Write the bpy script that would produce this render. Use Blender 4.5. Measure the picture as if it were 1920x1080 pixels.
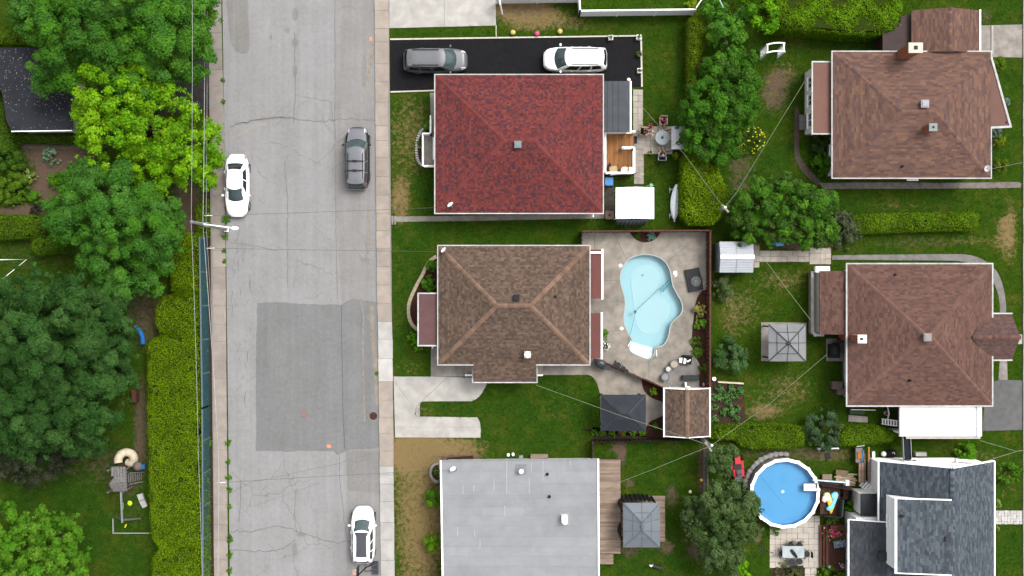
import bpy, math, random
import numpy as np
from mathutils import Vector, Matrix
from math import radians as R, sin, cos, pi, sqrt, atan2, hypot
random.seed(11); rng = np.random.default_rng(11)
sc = bpy.context.scene
for o in list(bpy.data.objects): bpy.data.objects.remove(o)
COL = sc.collection
# ------------------------------------------------------------------ camera, sky, sun, exposure
H = 80.0; S = 25.0                      # drone height (m), photo pixels per metre on the ground
cam = bpy.data.cameras.new('camera'); camo = bpy.data.objects.new('camera', cam); COL.objects.link(camo)
camo.location = (0, 0, H); camo.rotation_euler = (0, 0, 0)
cam.sensor_width = 36; cam.lens = 36 * H / (1920 / S); cam.clip_end = 2000; cam.clip_start = 1
sc.camera = camo
SUN_EL, SUN_AZ = 60, 40                 # azimuth measured from +X towards +Y
w = bpy.data.worlds.new('World'); sc.world = w; w.use_nodes = True
nt = w.node_tree; bg = nt.nodes['Background']
sky = nt.nodes.new('ShaderNodeTexSky'); sky.sky_type = 'NISHITA'; sky.sun_disc = False
sky.sun_elevation = R(SUN_EL); sky.sun_rotation = R(90 - SUN_AZ)
sky.air_density = 1.0; sky.dust_density = 6.0; sky.ozone_density = 1.0
hs = nt.nodes.new('ShaderNodeHueSaturation'); hs.inputs['Saturation'].default_value = 0.22
nt.links.new(sky.outputs[0], hs.inputs['Color']); nt.links.new(hs.outputs[0], bg.inputs['Color'])
bg.inputs['Strength'].default_value = 0.15
sl = bpy.data.lights.new('sun', 'SUN'); so = bpy.data.objects.new('sun', sl); COL.objects.link(so)
sl.energy = .85; sl.angle = R(18); sl.color = (1, 0.965, 0.92)
dv = Vector((cos(R(SUN_EL)) * cos(R(SUN_AZ)), cos(R(SUN_EL)) * sin(R(SUN_AZ)), sin(R(SUN_EL))))
so.rotation_euler = dv.to_track_quat('Z', 'Y').to_euler(); so.location = dv * 60
vs = sc.view_settings; vs.view_transform = 'Standard'; vs.look = 'None'; vs.gamma = 1; vs.use_curve_mapping = False
vs.exposure = 1.08
# ------------------------------------------------------------------ helpers
def P(px, py, h=0.0):
    k = (H - h) / H / S
    return Vector(((px - 960) * k, (540 - py) * k, h))
def XY(px, py, h=0.0):
    p = P(px, py, h); return (p.x, p.y)
def lerp(a, b, t): return a + (b - a) * t
def catmull(pts, n=6, closed=True):
    out = []; m = len(pts)
    rngi = range(m) if closed else range(m - 1)
    g = (lambda i: pts[i % m]) if closed else (lambda i: pts[max(0, min(m - 1, i))])
    for i in rngi:
        p0, p1, p2, p3 = [np.array(g(i + k), float) for k in (-1, 0, 1, 2)]
        for j in range(n):
            t = j / n
            out.append(tuple(.5 * (2 * p1 + (p2 - p0) * t + (2 * p0 - 5 * p1 + 4 * p2 - p3) * t * t + (3 * p1 - p0 - 3 * p2 + p3) * t ** 3)))
    if not closed: out.append(tuple(pts[-1]))
    return out
def area2(p):
    return sum(p[i][0] * p[(i + 1) % len(p)][1] - p[(i + 1) % len(p)][0] * p[i][1] for i in range(len(p)))
def inside(X, Y, poly):
    r = np.zeros(X.shape, bool); n = len(poly); j = n - 1
    for i in range(n):
        xi, yi = poly[i][:2]; xj, yj = poly[j][:2]
        if yi != yj:
            r ^= ((yi > Y) != (yj > Y)) & (X < (xj - xi) * (Y - yi) / (yj - yi) + xi)
        j = i
    return r
def edge_dist(X, Y, poly):
    d = np.full(X.shape, 1e9); n = len(poly)
    for i in range(n):
        ax, ay = poly[i][:2]; bx, by = poly[(i + 1) % n][:2]
        L = (bx - ax) ** 2 + (by - ay) ** 2 + 1e-9
        t = np.clip(((X - ax) * (bx - ax) + (Y - ay) * (by - ay)) / L, 0, 1)
        d = np.minimum(d, np.hypot(X - ax - t * (bx - ax), Y - ay - t * (by - ay)))
    return d
def setp(o, label=None, cat=None, group=None, kind=None):
    if label: o['label'] = label
    if cat: o['category'] = cat
    if group: o['group'] = group
    if kind: o['kind'] = kind
    return o
def thing(name, label, cat, loc=(0, 0, 0), rz=0, group=None):
    o = bpy.data.objects.new(name, None); COL.objects.link(o); o.empty_display_size = .3
    o.location = loc; o.rotation_euler = (0, 0, rz)
    return setp(o, label, cat, group)
def abspos(o):
    p = Vector((0, 0, 0))
    while o is not None: p = p + o.location; o = o.parent
    return p
def link(name, me, mat, root=None, loc=None):
    o = bpy.data.objects.new(name, me); COL.objects.link(o)
    if mat is not None:
        for m in (mat if isinstance(mat, (list, tuple)) else [mat]): me.materials.append(m)
    if root is not None: o.parent = root
    if loc is not None: o.location = loc
    return o
class MB:
    def __init__(s, local=False): s.v = []; s.f = []; s.c = []; s.local = local; s.col = None
    def add(s, vs, fs, col=None):
        b = len(s.v); s.v += [tuple(q) for q in vs]
        s.f += [tuple(b + i for i in f) for f in fs]
        s.c += [col if col is not None else s.col] * len(fs)
        return s
    def box(s, c, size, rz=0, ry=0, rx=0, col=None):
        m = Matrix.Rotation(rz, 3, 'Z') @ Matrix.Rotation(ry, 3, 'Y') @ Matrix.Rotation(rx, 3, 'X')
        c = Vector(c); vs = [c + m @ Vector((x * size[0] / 2, y * size[1] / 2, z * size[2] / 2)) for z in (-1, 1) for y in (-1, 1) for x in (-1, 1)]
        return s.add(vs, [(0, 2, 3, 1), (4, 5, 7, 6), (0, 1, 5, 4), (2, 6, 7, 3), (0, 4, 6, 2), (1, 3, 7, 5)], col)
    def bar(s, a, b, wd, ht, col=None):          # box from a to b, wd wide, ht high (centred on the line)
        a = Vector(a); b = Vector(b); d = b - a; L = d.length
        x = d.normalized(); up = Vector((0, 0, 1)) if abs(x.z) < .95 else Vector((0, 1, 0))
        y = up.cross(x).normalized(); z = x.cross(y)
        vs = [p + y * (j * wd / 2) + z * (k * ht / 2) for k in (-1, 1) for j in (-1, 1) for p in (a, b)]
        return s.add(vs, [(0, 2, 3, 1), (4, 5, 7, 6), (0, 1, 5, 4), (2, 6, 7, 3), (0, 4, 6, 2), (1, 3, 7, 5)], col)
    def prism(s, pts, z0, z1, col=None):
        pts = [tuple(p[:2]) for p in pts]
        if area2(pts) < 0: pts = pts[::-1]
        n = len(pts)
        vs = [(x, y, z0) for x, y in pts] + [(x, y, z1) for x, y in pts]
        fs = [tuple(range(n, 2 * n)), tuple(range(n - 1, -1, -1))] + [(i, (i + 1) % n, n + (i + 1) % n, n + i) for i in range(n)]
        return s.add(vs, fs, col)
    def flat(s, pts, z, col=None):
        pts = [tuple(p[:2]) for p in pts]
        if area2(pts) < 0: pts = pts[::-1]
        return s.add([(x, y, z) for x, y in pts], [tuple(range(len(pts)))], col)
    def tube(s, path, r, n=6, col=None, cap=True):
        path = [Vector(p) for p in path]; m = len(path)
        rs = r if isinstance(r, (list, tuple)) else [r] * m
        vs = []; fs = []; prev = None
        for i, p in enumerate(path):
            d = (path[min(m - 1, i + 1)] - path[max(0, i - 1)])
            d = d.normalized() if d.length > 1e-9 else Vector((0, 0, 1))
            ref = prev if prev is not None else (Vector((0, 0, 1)) if abs(d.z) < .9 else Vector((1, 0, 0)))
            y = ref - d * ref.dot(d); y = y.normalized() if y.length > 1e-6 else Vector((1, 0, 0)).cross(d).normalized()
            prev = y; z = d.cross(y)
            vs += [p + y * cos(2 * pi * k / n) * rs[i] + z * sin(2 * pi * k / n) * rs[i] for k in range(n)]
        for i in range(m - 1):
            for k in range(n):
                fs.append((i * n + k, i * n + (k + 1) % n, (i + 1) * n + (k + 1) % n, (i + 1) * n + k))
        if cap: fs += [tuple(range(n - 1, -1, -1)), tuple(range((m - 1) * n, m * n))]
        return s.add(vs, fs, col)
    def lathe(s, c, prof, n=16, col=None):        # prof = [(r, z)] bottom to top
        c = Vector(c); vs = []; fs = []; m = len(prof)
        for r_, z in prof: vs += [c + Vector((r_ * cos(2 * pi * k / n), r_ * sin(2 * pi * k / n), z)) for k in range(n)]
        for i in range(m - 1):
            for k in range(n): fs.append((i * n + k, i * n + (k + 1) % n, (i + 1) * n + (k + 1) % n, (i + 1) * n + k))
        fs += [tuple(range(n - 1, -1, -1)), tuple(range((m - 1) * n, m * n))]
        return s.add(vs, fs, col)
    def ell(s, c, r, nu=12, nv=7, col=None, rz=0):
        c = Vector(c); m = Matrix.Rotation(rz, 3, 'Z'); vs = []; fs = []
        for j in range(nv + 1):
            a = -pi / 2 + pi * j / nv; cr = max(cos(a), .02)
            vs += [c + m @ Vector((r[0] * cr * cos(2 * pi * k / nu), r[1] * cr * sin(2 * pi * k / nu), r[2] * sin(a))) for k in range(nu)]
        for j in range(nv):
            for k in range(nu): fs.append((j * nu + k, j * nu + (k + 1) % nu, (j + 1) * nu + (k + 1) % nu, (j + 1) * nu + k))
        fs += [tuple(range(nu - 1, -1, -1)), tuple(range(nv * nu, (nv + 1) * nu))]
        return s.add(vs, fs, col)
    def build(s, name, mat, root=None, smooth=False, label=None, cat=None, group=None, kind=None):
        me = bpy.data.meshes.new(name)
        if root is not None: off = Vector((0, 0, 0)) if s.local else abspos(root)
        elif s.local: off = Vector((0, 0, 0))
        else:
            A = np.array(s.v); off = Vector(((A[:, 0].min() + A[:, 0].max()) / 2, (A[:, 1].min() + A[:, 1].max()) / 2, A[:, 2].min()))
        me.from_pydata([(x - off.x, y - off.y, z - off.z) for x, y, z in s.v], [], s.f)
        if any(c is not None for c in s.c) or (isinstance(mat, bpy.types.Material) and mat.get('vc')):
            at = me.color_attributes.new('Col', 'FLOAT_COLOR', 'CORNER')
            arr = []
            for f, c in zip(s.f, s.c): arr += (list(c or (1, 1, 1)) + [1]) * len(f)
            at.data.foreach_set('color', np.array(arr, np.float32))
        if smooth: me.polygons.foreach_set('use_smooth', [True] * len(me.polygons))
        me.update()
        o = link(name, me, mat, root, None if root is not None else off)
        return setp(o, label, cat, group, kind)
def fast(name, V, F, mat, root=None, C=None, smooth=False):      # numpy quads; V world coords
    me = bpy.data.meshes.new(name); V = np.asarray(V, np.float32); F = np.asarray(F, np.int32)
    if root is not None: V = V - np.array(abspos(root), np.float32); off = None
    else:
        off = np.array([(V[:, 0].min() + V[:, 0].max()) / 2, (V[:, 1].min() + V[:, 1].max()) / 2, V[:, 2].min()], np.float32); V = V - off
    k = F.shape[1]
    me.vertices.add(len(V)); me.vertices.foreach_set('co', V.ravel())
    me.loops.add(F.size); me.loops.foreach_set('vertex_index', F.ravel())
    me.polygons.add(len(F)); me.polygons.foreach_set('loop_start', np.arange(0, F.size, k, dtype=np.int32))
    if smooth: me.polygons.foreach_set('use_smooth', np.ones(len(F), bool))
    if C is not None:
        at = me.color_attributes.new('Col', 'FLOAT_COLOR', 'CORNER')
        c4 = np.ones((len(F), k, 4), np.float32); c4[:, :, :3] = np.asarray(C, np.float32)[:, None, :]
        at.data.foreach_set('color', c4.ravel())
    me.update(calc_edges=True); me.validate()
    return link(name, me, mat, root, off)
# ------------------------------------------------------------------ materials
def nodes(name):
    m = bpy.data.materials.new(name); m.use_nodes = True
    t = m.node_tree; b = t.nodes['Principled BSDF']
    return m, t, b
def N(t, typ, **kw):
    n = t.nodes.new(typ)
    for k, v in kw.items(): setattr(n, k, v)
    return n
def mix(t, fac, a, b, mode='MIX'):
    n = N(t, 'ShaderNodeMix', data_type='RGBA', blend_type=mode)
    for i, v in ((0, fac), (6, a), (7, b)):
        if isinstance(v, bpy.types.NodeSocket): t.links.new(v, n.inputs[i])
        else: n.inputs[i].default_value = v if i == 0 else (*v[:3], 1)
    return n.outputs[2]
def noise(t, vec, scale, detail=4, rough=.55, dist=0):
    n = N(t, 'ShaderNodeTexNoise'); n.inputs['Scale'].default_value = scale; n.inputs['Detail'].default_value = detail
    n.inputs['Roughness'].default_value = rough; n.inputs['Distortion'].default_value = dist
    t.links.new(vec, n.inputs['Vector']); return n.outputs['Fac']
def ramp(t, fac, lo, hi):
    n = N(t, 'ShaderNodeMapRange'); n.inputs[1].default_value = lo; n.inputs[2].default_value = hi
    n.clamp = True; t.links.new(fac, n.inputs[0]); return n.outputs[0]
def pos(t, stretch=None):
    g = N(t, 'ShaderNodeNewGeometry').outputs['Position']
    if stretch:
        m = N(t, 'ShaderNodeVectorMath', operation='MULTIPLY'); m.inputs[1].default_value = stretch
        t.links.new(g, m.inputs[0]); g = m.outputs[0]
    return g
K = .74                                 # the photograph is exposed for the shade: ordinary surfaces are this much darker than they look
def M(name, a, b=None, scale=4, rough=.8, metal=0, bump=0, bscale=40, spec=.3, lo=.35, hi=.65, big=0, bigscale=.35, stretch=None, fine=0, vcol=False, coat=0, detail=4):
    m, t, bs = nodes(name); p = pos(t, stretch)
    b = b or tuple(c * .82 for c in a)
    if max(a) < .62: a = tuple(K * c for c in a); b = tuple(K * c for c in b)
    c = mix(t, ramp(t, noise(t, p, scale, detail), lo, hi), a, b)
    if vcol:
        m['vc'] = 1; at = N(t, 'ShaderNodeAttribute', attribute_name='Col'); c = mix(t, 1.0, at.outputs['Color'], c, 'MULTIPLY')
    if big:
        g = ramp(t, noise(t, pos(t), bigscale, 3), .3, .7); d = 1 - big
        c = mix(t, g, c, mix(t, 1.0, c, (d, d, d), 'MULTIPLY'))
    if fine:
        g = ramp(t, noise(t, pos(t), 22, 2, .7), .3, .7); d = 1 - fine
        c = mix(t, g, c, mix(t, 1.0, c, (d, d, d), 'MULTIPLY'))
    t.links.new(c, bs.inputs['Base Color'])
    bs.inputs['Roughness'].default_value = rough; bs.inputs['Metallic'].default_value = metal
    bs.inputs['Specular IOR Level'].default_value = spec * (.25 if rough >= .4 else 1); bs.inputs['Coat Weight'].default_value = coat
    if bump:
        bn = N(t, 'ShaderNodeBump'); bn.inputs['Strength'].default_value = bump; bn.inputs['Distance'].default_value = .03
        t.links.new(noise(t, pos(t), bscale, 4), bn.inputs['Height']); t.links.new(bn.outputs[0], bs.inputs['Normal'])
    return m
def leafmat(name, trans=.25, rough=.55):
    m, t, bs = nodes(name); at = N(t, 'ShaderNodeAttribute', attribute_name='Col')
    kk = mix(t, 1.0, at.outputs['Color'], (K, K, K), 'MULTIPLY')
    t.links.new(kk, bs.inputs['Base Color']); bs.inputs['Roughness'].default_value = rough
    bs.inputs['Specular IOR Level'].default_value = 0
    tr = N(t, 'ShaderNodeBsdfTranslucent'); t.links.new(kk, tr.inputs['Color'])
    mx = N(t, 'ShaderNodeMixShader'); mx.inputs[0].default_value = trans
    out = t.nodes['Material Output']
    t.links.new(bs.outputs[0], mx.inputs[1]); t.links.new(tr.outputs[0], mx.inputs[2]); t.links.new(mx.outputs[0], out.inputs['Surface'])
    return m
def watermat(name, tint, ripple=.05, scale=3):
    m, t, bs = nodes(name); out = t.nodes['Material Output']; t.nodes.remove(bs)
    tr = N(t, 'ShaderNodeBsdfTransparent'); tr.inputs[0].default_value = (*tint, 1)
    gl = N(t, 'ShaderNodeBsdfGlossy'); gl.inputs['Roughness'].default_value = .06
    fr = N(t, 'ShaderNodeFresnel'); fr.inputs[0].default_value = 1.33
    bn = N(t, 'ShaderNodeBump'); bn.inputs['Strength'].default_value = ripple; bn.inputs['Distance'].default_value = .1
    t.links.new(noise(t, pos(t), scale, 3), bn.inputs['Height'])
    t.links.new(bn.outputs[0], gl.inputs['Normal']); t.links.new(bn.outputs[0], fr.inputs['Normal'])
    mx = N(t, 'ShaderNodeMixShader'); t.links.new(fr.outputs[0], mx.inputs[0])
    t.links.new(tr.outputs[0], mx.inputs[1]); t.links.new(gl.outputs[0], mx.inputs[2]); t.links.new(mx.outputs[0], out.inputs['Surface'])
    return m
GUTW = M('white_gutter_paint', (.58, .58, .565), (.42, .42, .40), 2.5, .6, big=.2, bigscale=.8, fine=.1)
WHITE = M('white_paint', (.82, .82, .81), (.76, .76, .75), 6, .55)
SIDING = M('white_siding', (.76, .76, .74), (.70, .70, .68), 2, .7)
CREAM = M('cream_stucco', (.55, .52, .46), (.47, .44, .39), 3, .85)
BLACKP = M('black_plastic', (.018, .018, .02), (.028, .028, .03), 12, .5)
DARKM = M('dark_metal', (.035, .037, .04), (.05, .052, .055), 9, .45)
GREYM = M('grey_metal', (.33, .34, .35), (.26, .27, .28), 5, .4, .5)
GLASS = M('window_glass', (.03, .04, .045), (.05, .06, .065), 2, .06, spec=.6)
RUBBER = M('tyre_rubber', (.012, .012, .012), (.02, .02, .02), 30, .8)
CONC = M('driveway_concrete', (.47, .452, .42), (.38, .362, .335), 1.4, .9, bump=.15, big=.14, fine=.1, detail=8)
CONC2 = M('old_concrete', (.38, .35, .31), (.26, .235, .21), 1.6, .9, bump=.25, big=.28, fine=.2, detail=10)
PATIO = M('patio_concrete', (.42, .375, .315), (.25, .225, .195), 1.5, .9, bump=.25, big=.36, bigscale=.22, fine=.2, detail=10, lo=.32, hi=.72)
SIDEW = M('sidewalk_concrete', (.365, .318, .276), (.30, .265, .235), 1.6, .9, bump=.2, big=.15, fine=.12, vcol=True, detail=7)
PAVER = M('paver', (.43, .385, .33), (.345, .31, .265), 3, .9, bump=.2, fine=.12, vcol=True)
STONE = M('field_stone', (.36, .35, .325), (.22, .21, .20), 6, .9, bump=.4)
SOIL = M('garden_soil', (.07, .045, .03), (.035, .022, .016), 9, .95, bump=.8, bscale=30, fine=.3)
MULCH = M('red_mulch', (.075, .032, .022), (.035, .016, .012), 16, .95, bump=.9, bscale=45, fine=.35)
GRAVEL = M('gravel', (.30, .28, .26), (.16, .15, .14), 26, .95, bump=.8, bscale=50)
WOOD = M('cedar_boards', (.36, .17, .065), (.27, .12, .045), 5, .7, stretch=(1, .15, 1), fine=.15, vcol=True)
GWOOD = M('weathered_boards', (.33, .25, .20), (.22, .165, .13), 5, .85, stretch=(.2, 1, 1), fine=.2, vcol=True)
BRWOOD = M('brown_stained_boards', (.105, .05, .036), (.07, .034, .026), 5, .75, stretch=(1, .2, 1), fine=.2, vcol=True)
FENCEW = M('brown_fence_wood', (.13, .055, .042), (.085, .04, .032), 5, .8, fine=.2)
GREYW = M('grey_old_wood', (.23, .22, .215), (.15, .145, .14), 7, .9, fine=.25)
BRICK = M('orange_brick', (.42, .12, .045), (.33, .09, .035), 9, .85, bump=.3, fine=.2)
ORD = 'first second third fourth fifth sixth seventh eighth ninth tenth eleventh twelfth thirteenth fourteenth fifteenth sixteenth seventeenth'.split()
LEAF = leafmat('leaf', .12); NEEDLE = leafmat('hedge_leaf', .2)
GRASSB = leafmat('grass_blade', .2, .7)
BARK = M('bark', (.10, .075, .055), (.05, .038, .03), 14, .95, bump=.6)
SKIN = M('skin', (.52, .30, .22), (.48, .27, .20), 8, .55)
FABG = M('grey_fabric', (.27, .275, .285), (.23, .235, .245), 5, .85)
FLOWER = leafmat('petal', .2)
# ------------------------------------------------------------------ ground: one lawn sheet with painted wear and some painted tree shade
HARD = []                                # polygons (world x, y) where no grass grows
def wpoly(pts, h=0): return [XY(*p[:2], h) for p in pts]
def hard(pts, h=0): HARD.append(wpoly(pts, h))
# (px, py, rx, ry, dry, soil, lush); in the left yard lush also paints tree shade
BL = [(785, 960, 48, 190, .78, .08, -1), (850, 842, 55, 22, .75, .1, -1), (760, 845, 40, 30, .75, 0, -1), (810, 1010, 22, 70, .15, 0, 0),
      (1000, 35, 65, 25, .8, .25, -.4), (970, 15, 50, 14, .9, .3, -.4), (1090, 45, 30, 18, .35, 0, 0), (1180, 45, 70, 16, .1, 0, .3),
      (770, 250, 45, 90, .55, 0, -.3), (750, 380, 18, 40, .75, 0, 0), (795, 375, 22, 60, 0, 0, .6), (745, 200, 20, 60, .0, 0, .4),
      (860, 435, 130, 22, .05, 0, .3), (760, 560, 30, 130, 0, 0, .8), (760, 690, 40, 18, .3, 0, 0), (830, 767, 80, 20, 0, 0, 1), (1010, 770, 110, 60, .1, 0, .7),
      (1060, 760, 50, 40, .2, 0, .2), (960, 835, 90, 22, .15, .1, .3), (860, 858, 40, 6, .4, .8, 0), (1165, 850, 8, 20, .4, 1, 0), (1155, 840, 14, 10, .2, .6, 0), (1240, 870, 60, 50, .05, 0, .6),
      (1260, 930, 12, 24, .3, .6, 0), (1230, 1040, 80, 45, .05, .05, .9), (1180, 1030, 18, 14, .3, .5, .2), (1250, 1025, 14, 12, .6, .5, 0), (1312, 1030, 18, 18, .2, 1, 0), (1300, 985, 14, 20, .2, .8, 0),
      (1318, 890, 8, 60, .3, .9, 0), (1180, 905, 10, 10, .3, .6, 0), (1210, 1000, 50, 40, .0, .2, .2),
      (1240, 130, 30, 50, .3, 0, 0), (1240, 210, 40, 30, 0, 0, .6), (1220, 330, 14, 40, .1, .1, .3), (1240, 370, 14, 50, .3, 0, 0), (1160, 335, 24, 8, .2, .4, 0),
      (1452, 175, 26, 34, .55, .62, 0), (1475, 140, 30, 20, .4, .3, 0), (1388, 312, 26, 24, .3, .5, -.1), (1440, 300, 50, 40, 0, 0, .7), (1385, 352, 24, 16, .2, .45, 0), (1490, 100, 40, 30, .2, 0, .2), (1430, 105, 50, 20, 0, 0, .6),
      (1520, 60, 90, 30, .2, 0, .1), (1600, 75, 40, 14, .1, 0, .3),
      (1480, 440, 60, 30, .4, .5, 0), (1520, 457, 40, 12, .7, .4, 0), (1620, 380, 60, 20, .1, 0, .4), (1700, 385, 70, 18, .35, .1, 0), (1780, 385, 30, 14, 0, 0, .6), (1878, 395, 28, 30, .55, .2, 0), (1872, 393, 15, 14, -.6, -.2, .6),
      (1890, 430, 18, 22, .5, .15, 0), (1720, 455, 90, 14, .35, .35, 0), (1840, 450, 50, 14, .35, 0, 0), (1885, 470, 25, 20, .4, 0, 0), (1895, 640, 15, 200, .3, 0, .1),
      (1450, 560, 70, 50, .25, 0, .1), (1480, 520, 60, 22, .35, .05, 0), (1390, 600, 30, 60, .35, .05, 0), (1360, 580, 20, 80, .25, .05, .2), (1450, 740, 70, 40, .4, .1, 0), (1500, 700, 50, 50, .2, 0, .2), (1430, 775, 30, 14, .5, .3, 0),
      (1480, 850, 110, 12, .35, .5, 0), (1560, 850, 50, 16, .1, 0, .4), (1400, 990, 22, 60, .25, .1, .2), (1420, 1000, 10, 20, .5, .5, 0), (1560, 860, 40, 20, .2, .2, 0),
      (1760, 845, 90, 14, .2, .1, .2), (1840, 870, 60, 30, .35, .2, 0), (1890, 930, 30, 40, .3, .1, .1), (1895, 1040, 25, 40, .1, 0, .5), (1895, 1010, 30, 20, .0, 0, .4),
      (1895, 170, 22, 70, .1, .1, .4), (1875, 300, 25, 40, .05, 0, .5), (1880, 25, 40, 25, .05, 0, .5), (1850, 30, 10, 14, .3, .5, 0),
      (120, 300, 55, 24, .1, 1, -.4), (85, 350, 26, 30, .3, 1, -.4), (40, 395, 40, 10, .1, 1, -.3), (20, 330, 45, 60, 0, 0, .5), (60, 280, 40, 16, 0, .4, .2),
      (60, 480, 110, 40, 0, .25, .6), (280, 590, 50, 60, 0, .6, .4), (265, 790, 14, 80, 0, .7, .3), (150, 980, 160, 110, 0, .05, 1.0), (240, 910, 26, 24, .1, .35, .1), (245, 960, 28, 20, .1, .25, .3), (200, 870, 60, 40, 0, .4, .4),  # left yard: deep lush green and thinned soil also paint in tree shade
      (350, 400, 30, 60, 0, .9, 0), (30, 25, 40, 30, 0, 0, .6), (395, 600, 8, 600, .2, .6, 0)]
def wear(px, py):
    d = np.zeros(px.shape); s = np.zeros(px.shape); l = np.zeros(px.shape)
    for x, y, rx, ry, a, b, c in BL:
        q = ((px - x) / rx) ** 2 + ((py - y) / ry) ** 2
        g = np.exp(-np.clip(q, 0, 30) ** 1.5 * .6)
        d += a * g; s += b * g; l += c * g
    return np.clip(d - .12, 0, 1), np.clip(s, 0, 1), np.clip(l * .5 + .45, 0, 1)
POOL = catmull([(1211, 477), (1232, 481), (1247, 491), (1256, 507), (1259, 523), (1262, 537), (1270, 552), (1278, 567), (1279.5, 578), (1277, 588), (1268, 597), (1260, 605), (1256, 615), (1254, 628), (1248, 642), (1240, 649), (1228, 652), (1227, 661), (1222, 670), (1214, 673), (1200, 668), (1184, 660), (1180, 651), (1185, 638), (1180, 629), (1173, 615), (1169.5, 602), (1170, 588), (1172, 570), (1170, 554), (1166, 540), (1162.5, 522), (1166, 505), (1175, 490), (1188, 481)], 4)
def lawn():
    gx = np.concatenate([[-400, -150, -70], np.arange(-42, 42.01, .3), [70, 150, 400]])
    gy = np.concatenate([[-400, -150, -50], np.arange(-25, 25.01, .3), [50, 150, 400]])
    X, Y = np.meshgrid(gx, gy); nx, ny = len(gx), len(gy)
    V = np.stack([X.ravel(), Y.ravel(), np.zeros(X.size)], 1); hole = inside(X, Y, wpoly(POOL))
    i = np.arange(nx * ny).reshape(ny, nx)
    F = np.stack([i[:-1, :-1], i[:-1, 1:], i[1:, 1:], i[1:, :-1]], -1).reshape(-1, 4); F = F[~hole.ravel()[F].any(1)]
    m, t, b = nodes('lawn_grass'); at = N(t, 'ShaderNodeAttribute', attribute_name='wear')
    sp = N(t, 'ShaderNodeSeparateColor'); t.links.new(at.outputs['Color'], sp.inputs[0]); p = pos(t)
    n1 = noise(t, p, .9, 6, .65); n2 = noise(t, p, 7, 5, .7); n3 = noise(t, p, 26, 3, .8)
    g = mix(t, ramp(t, n2, .3, .7), (.018, .044, .003), (.040, .074, .004))
    lush = mix(t, ramp(t, n2, .3, .7), (.012, .038, .004), (.028, .070, .007))
    def thr(sock, nz, soft):
        a = N(t, 'ShaderNodeMath', operation='ADD'); t.links.new(sock, a.inputs[0])
        k = N(t, 'ShaderNodeMath', operation='MULTIPLY_ADD'); t.links.new(nz, k.inputs[0]); k.inputs[1].default_value = 2.1; k.inputs[2].default_value = -1.05
        t.links.new(k.outputs[0], a.inputs[1]); return ramp(t, a.outputs[0], .5 - soft, .5 + soft)
    c = mix(t, thr(sp.outputs[2], n1, .45), g, lush); c = mix(t, ramp(t, noise(t, p, .55, 7, .7), .48, .72), c, mix(t, ramp(t, n2, .3, .7), (.045, .058, .006), (.072, .082, .012)))
    c = mix(t, ramp(t, noise(t, p, 1.9, 6, .7), .32, .68), mix(t, 1.0, c, (.72, .74, .8), 'MULTIPLY'), mix(t, 1.0, c, (1.22, 1.16, 1.1), 'MULTIPLY'))
    dry = mix(t, ramp(t, n3, .3, .7), (.12, .088, .034), (.24, .168, .082))
    c = mix(t, thr(sp.outputs[0], noise(t, p, 3.0, 8, .75), .22), c, dry)
    soil = mix(t, ramp(t, n3, .3, .7), (.055, .036, .025), (.15, .105, .078))
    c = mix(t, thr(sp.outputs[1], noise(t, p, 3.2, 7, .75), .22), c, soil)
    c = mix(t, ramp(t, n3, .35, .75), c, mix(t, 1.0, c, (.62, .62, .62), 'MULTIPLY'))
    t.links.new(c, b.inputs['Base Color']); b.inputs['Roughness'].default_value = .95; b.inputs['Specular IOR Level'].default_value = 0
    bn = N(t, 'ShaderNodeBump'); bn.inputs['Strength'].default_value = .9; bn.inputs['Distance'].default_value = .06
    t.links.new(noise(t, p, 18, 5, .75), bn.inputs['Height']); t.links.new(bn.outputs[0], b.inputs['Normal'])
    o = fast('lawn', V, F, m); o['kind'] = 'structure'
    px = V[:, 0] * S + 960; py = 540 - V[:, 1] * S
    d, s_, l = wear(px, py); a = o.data.color_attributes.new('wear', 'FLOAT_COLOR', 'POINT')
    a.data.foreach_set('color', np.stack([d, s_, l, np.ones_like(d)], 1).astype(np.float32).ravel())
lawn()
def sheet(name, pts, z, mat, root=None, kind='structure', base=None, excl=True, **kw):
    W = wpoly(pts)
    if excl: HARD.append(W)
    return MB().prism(W, z - .05 if base is None else base, z, kw.pop('col', None)).build(name, mat, root, kind=None if root is not None else kind, **kw)
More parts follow.
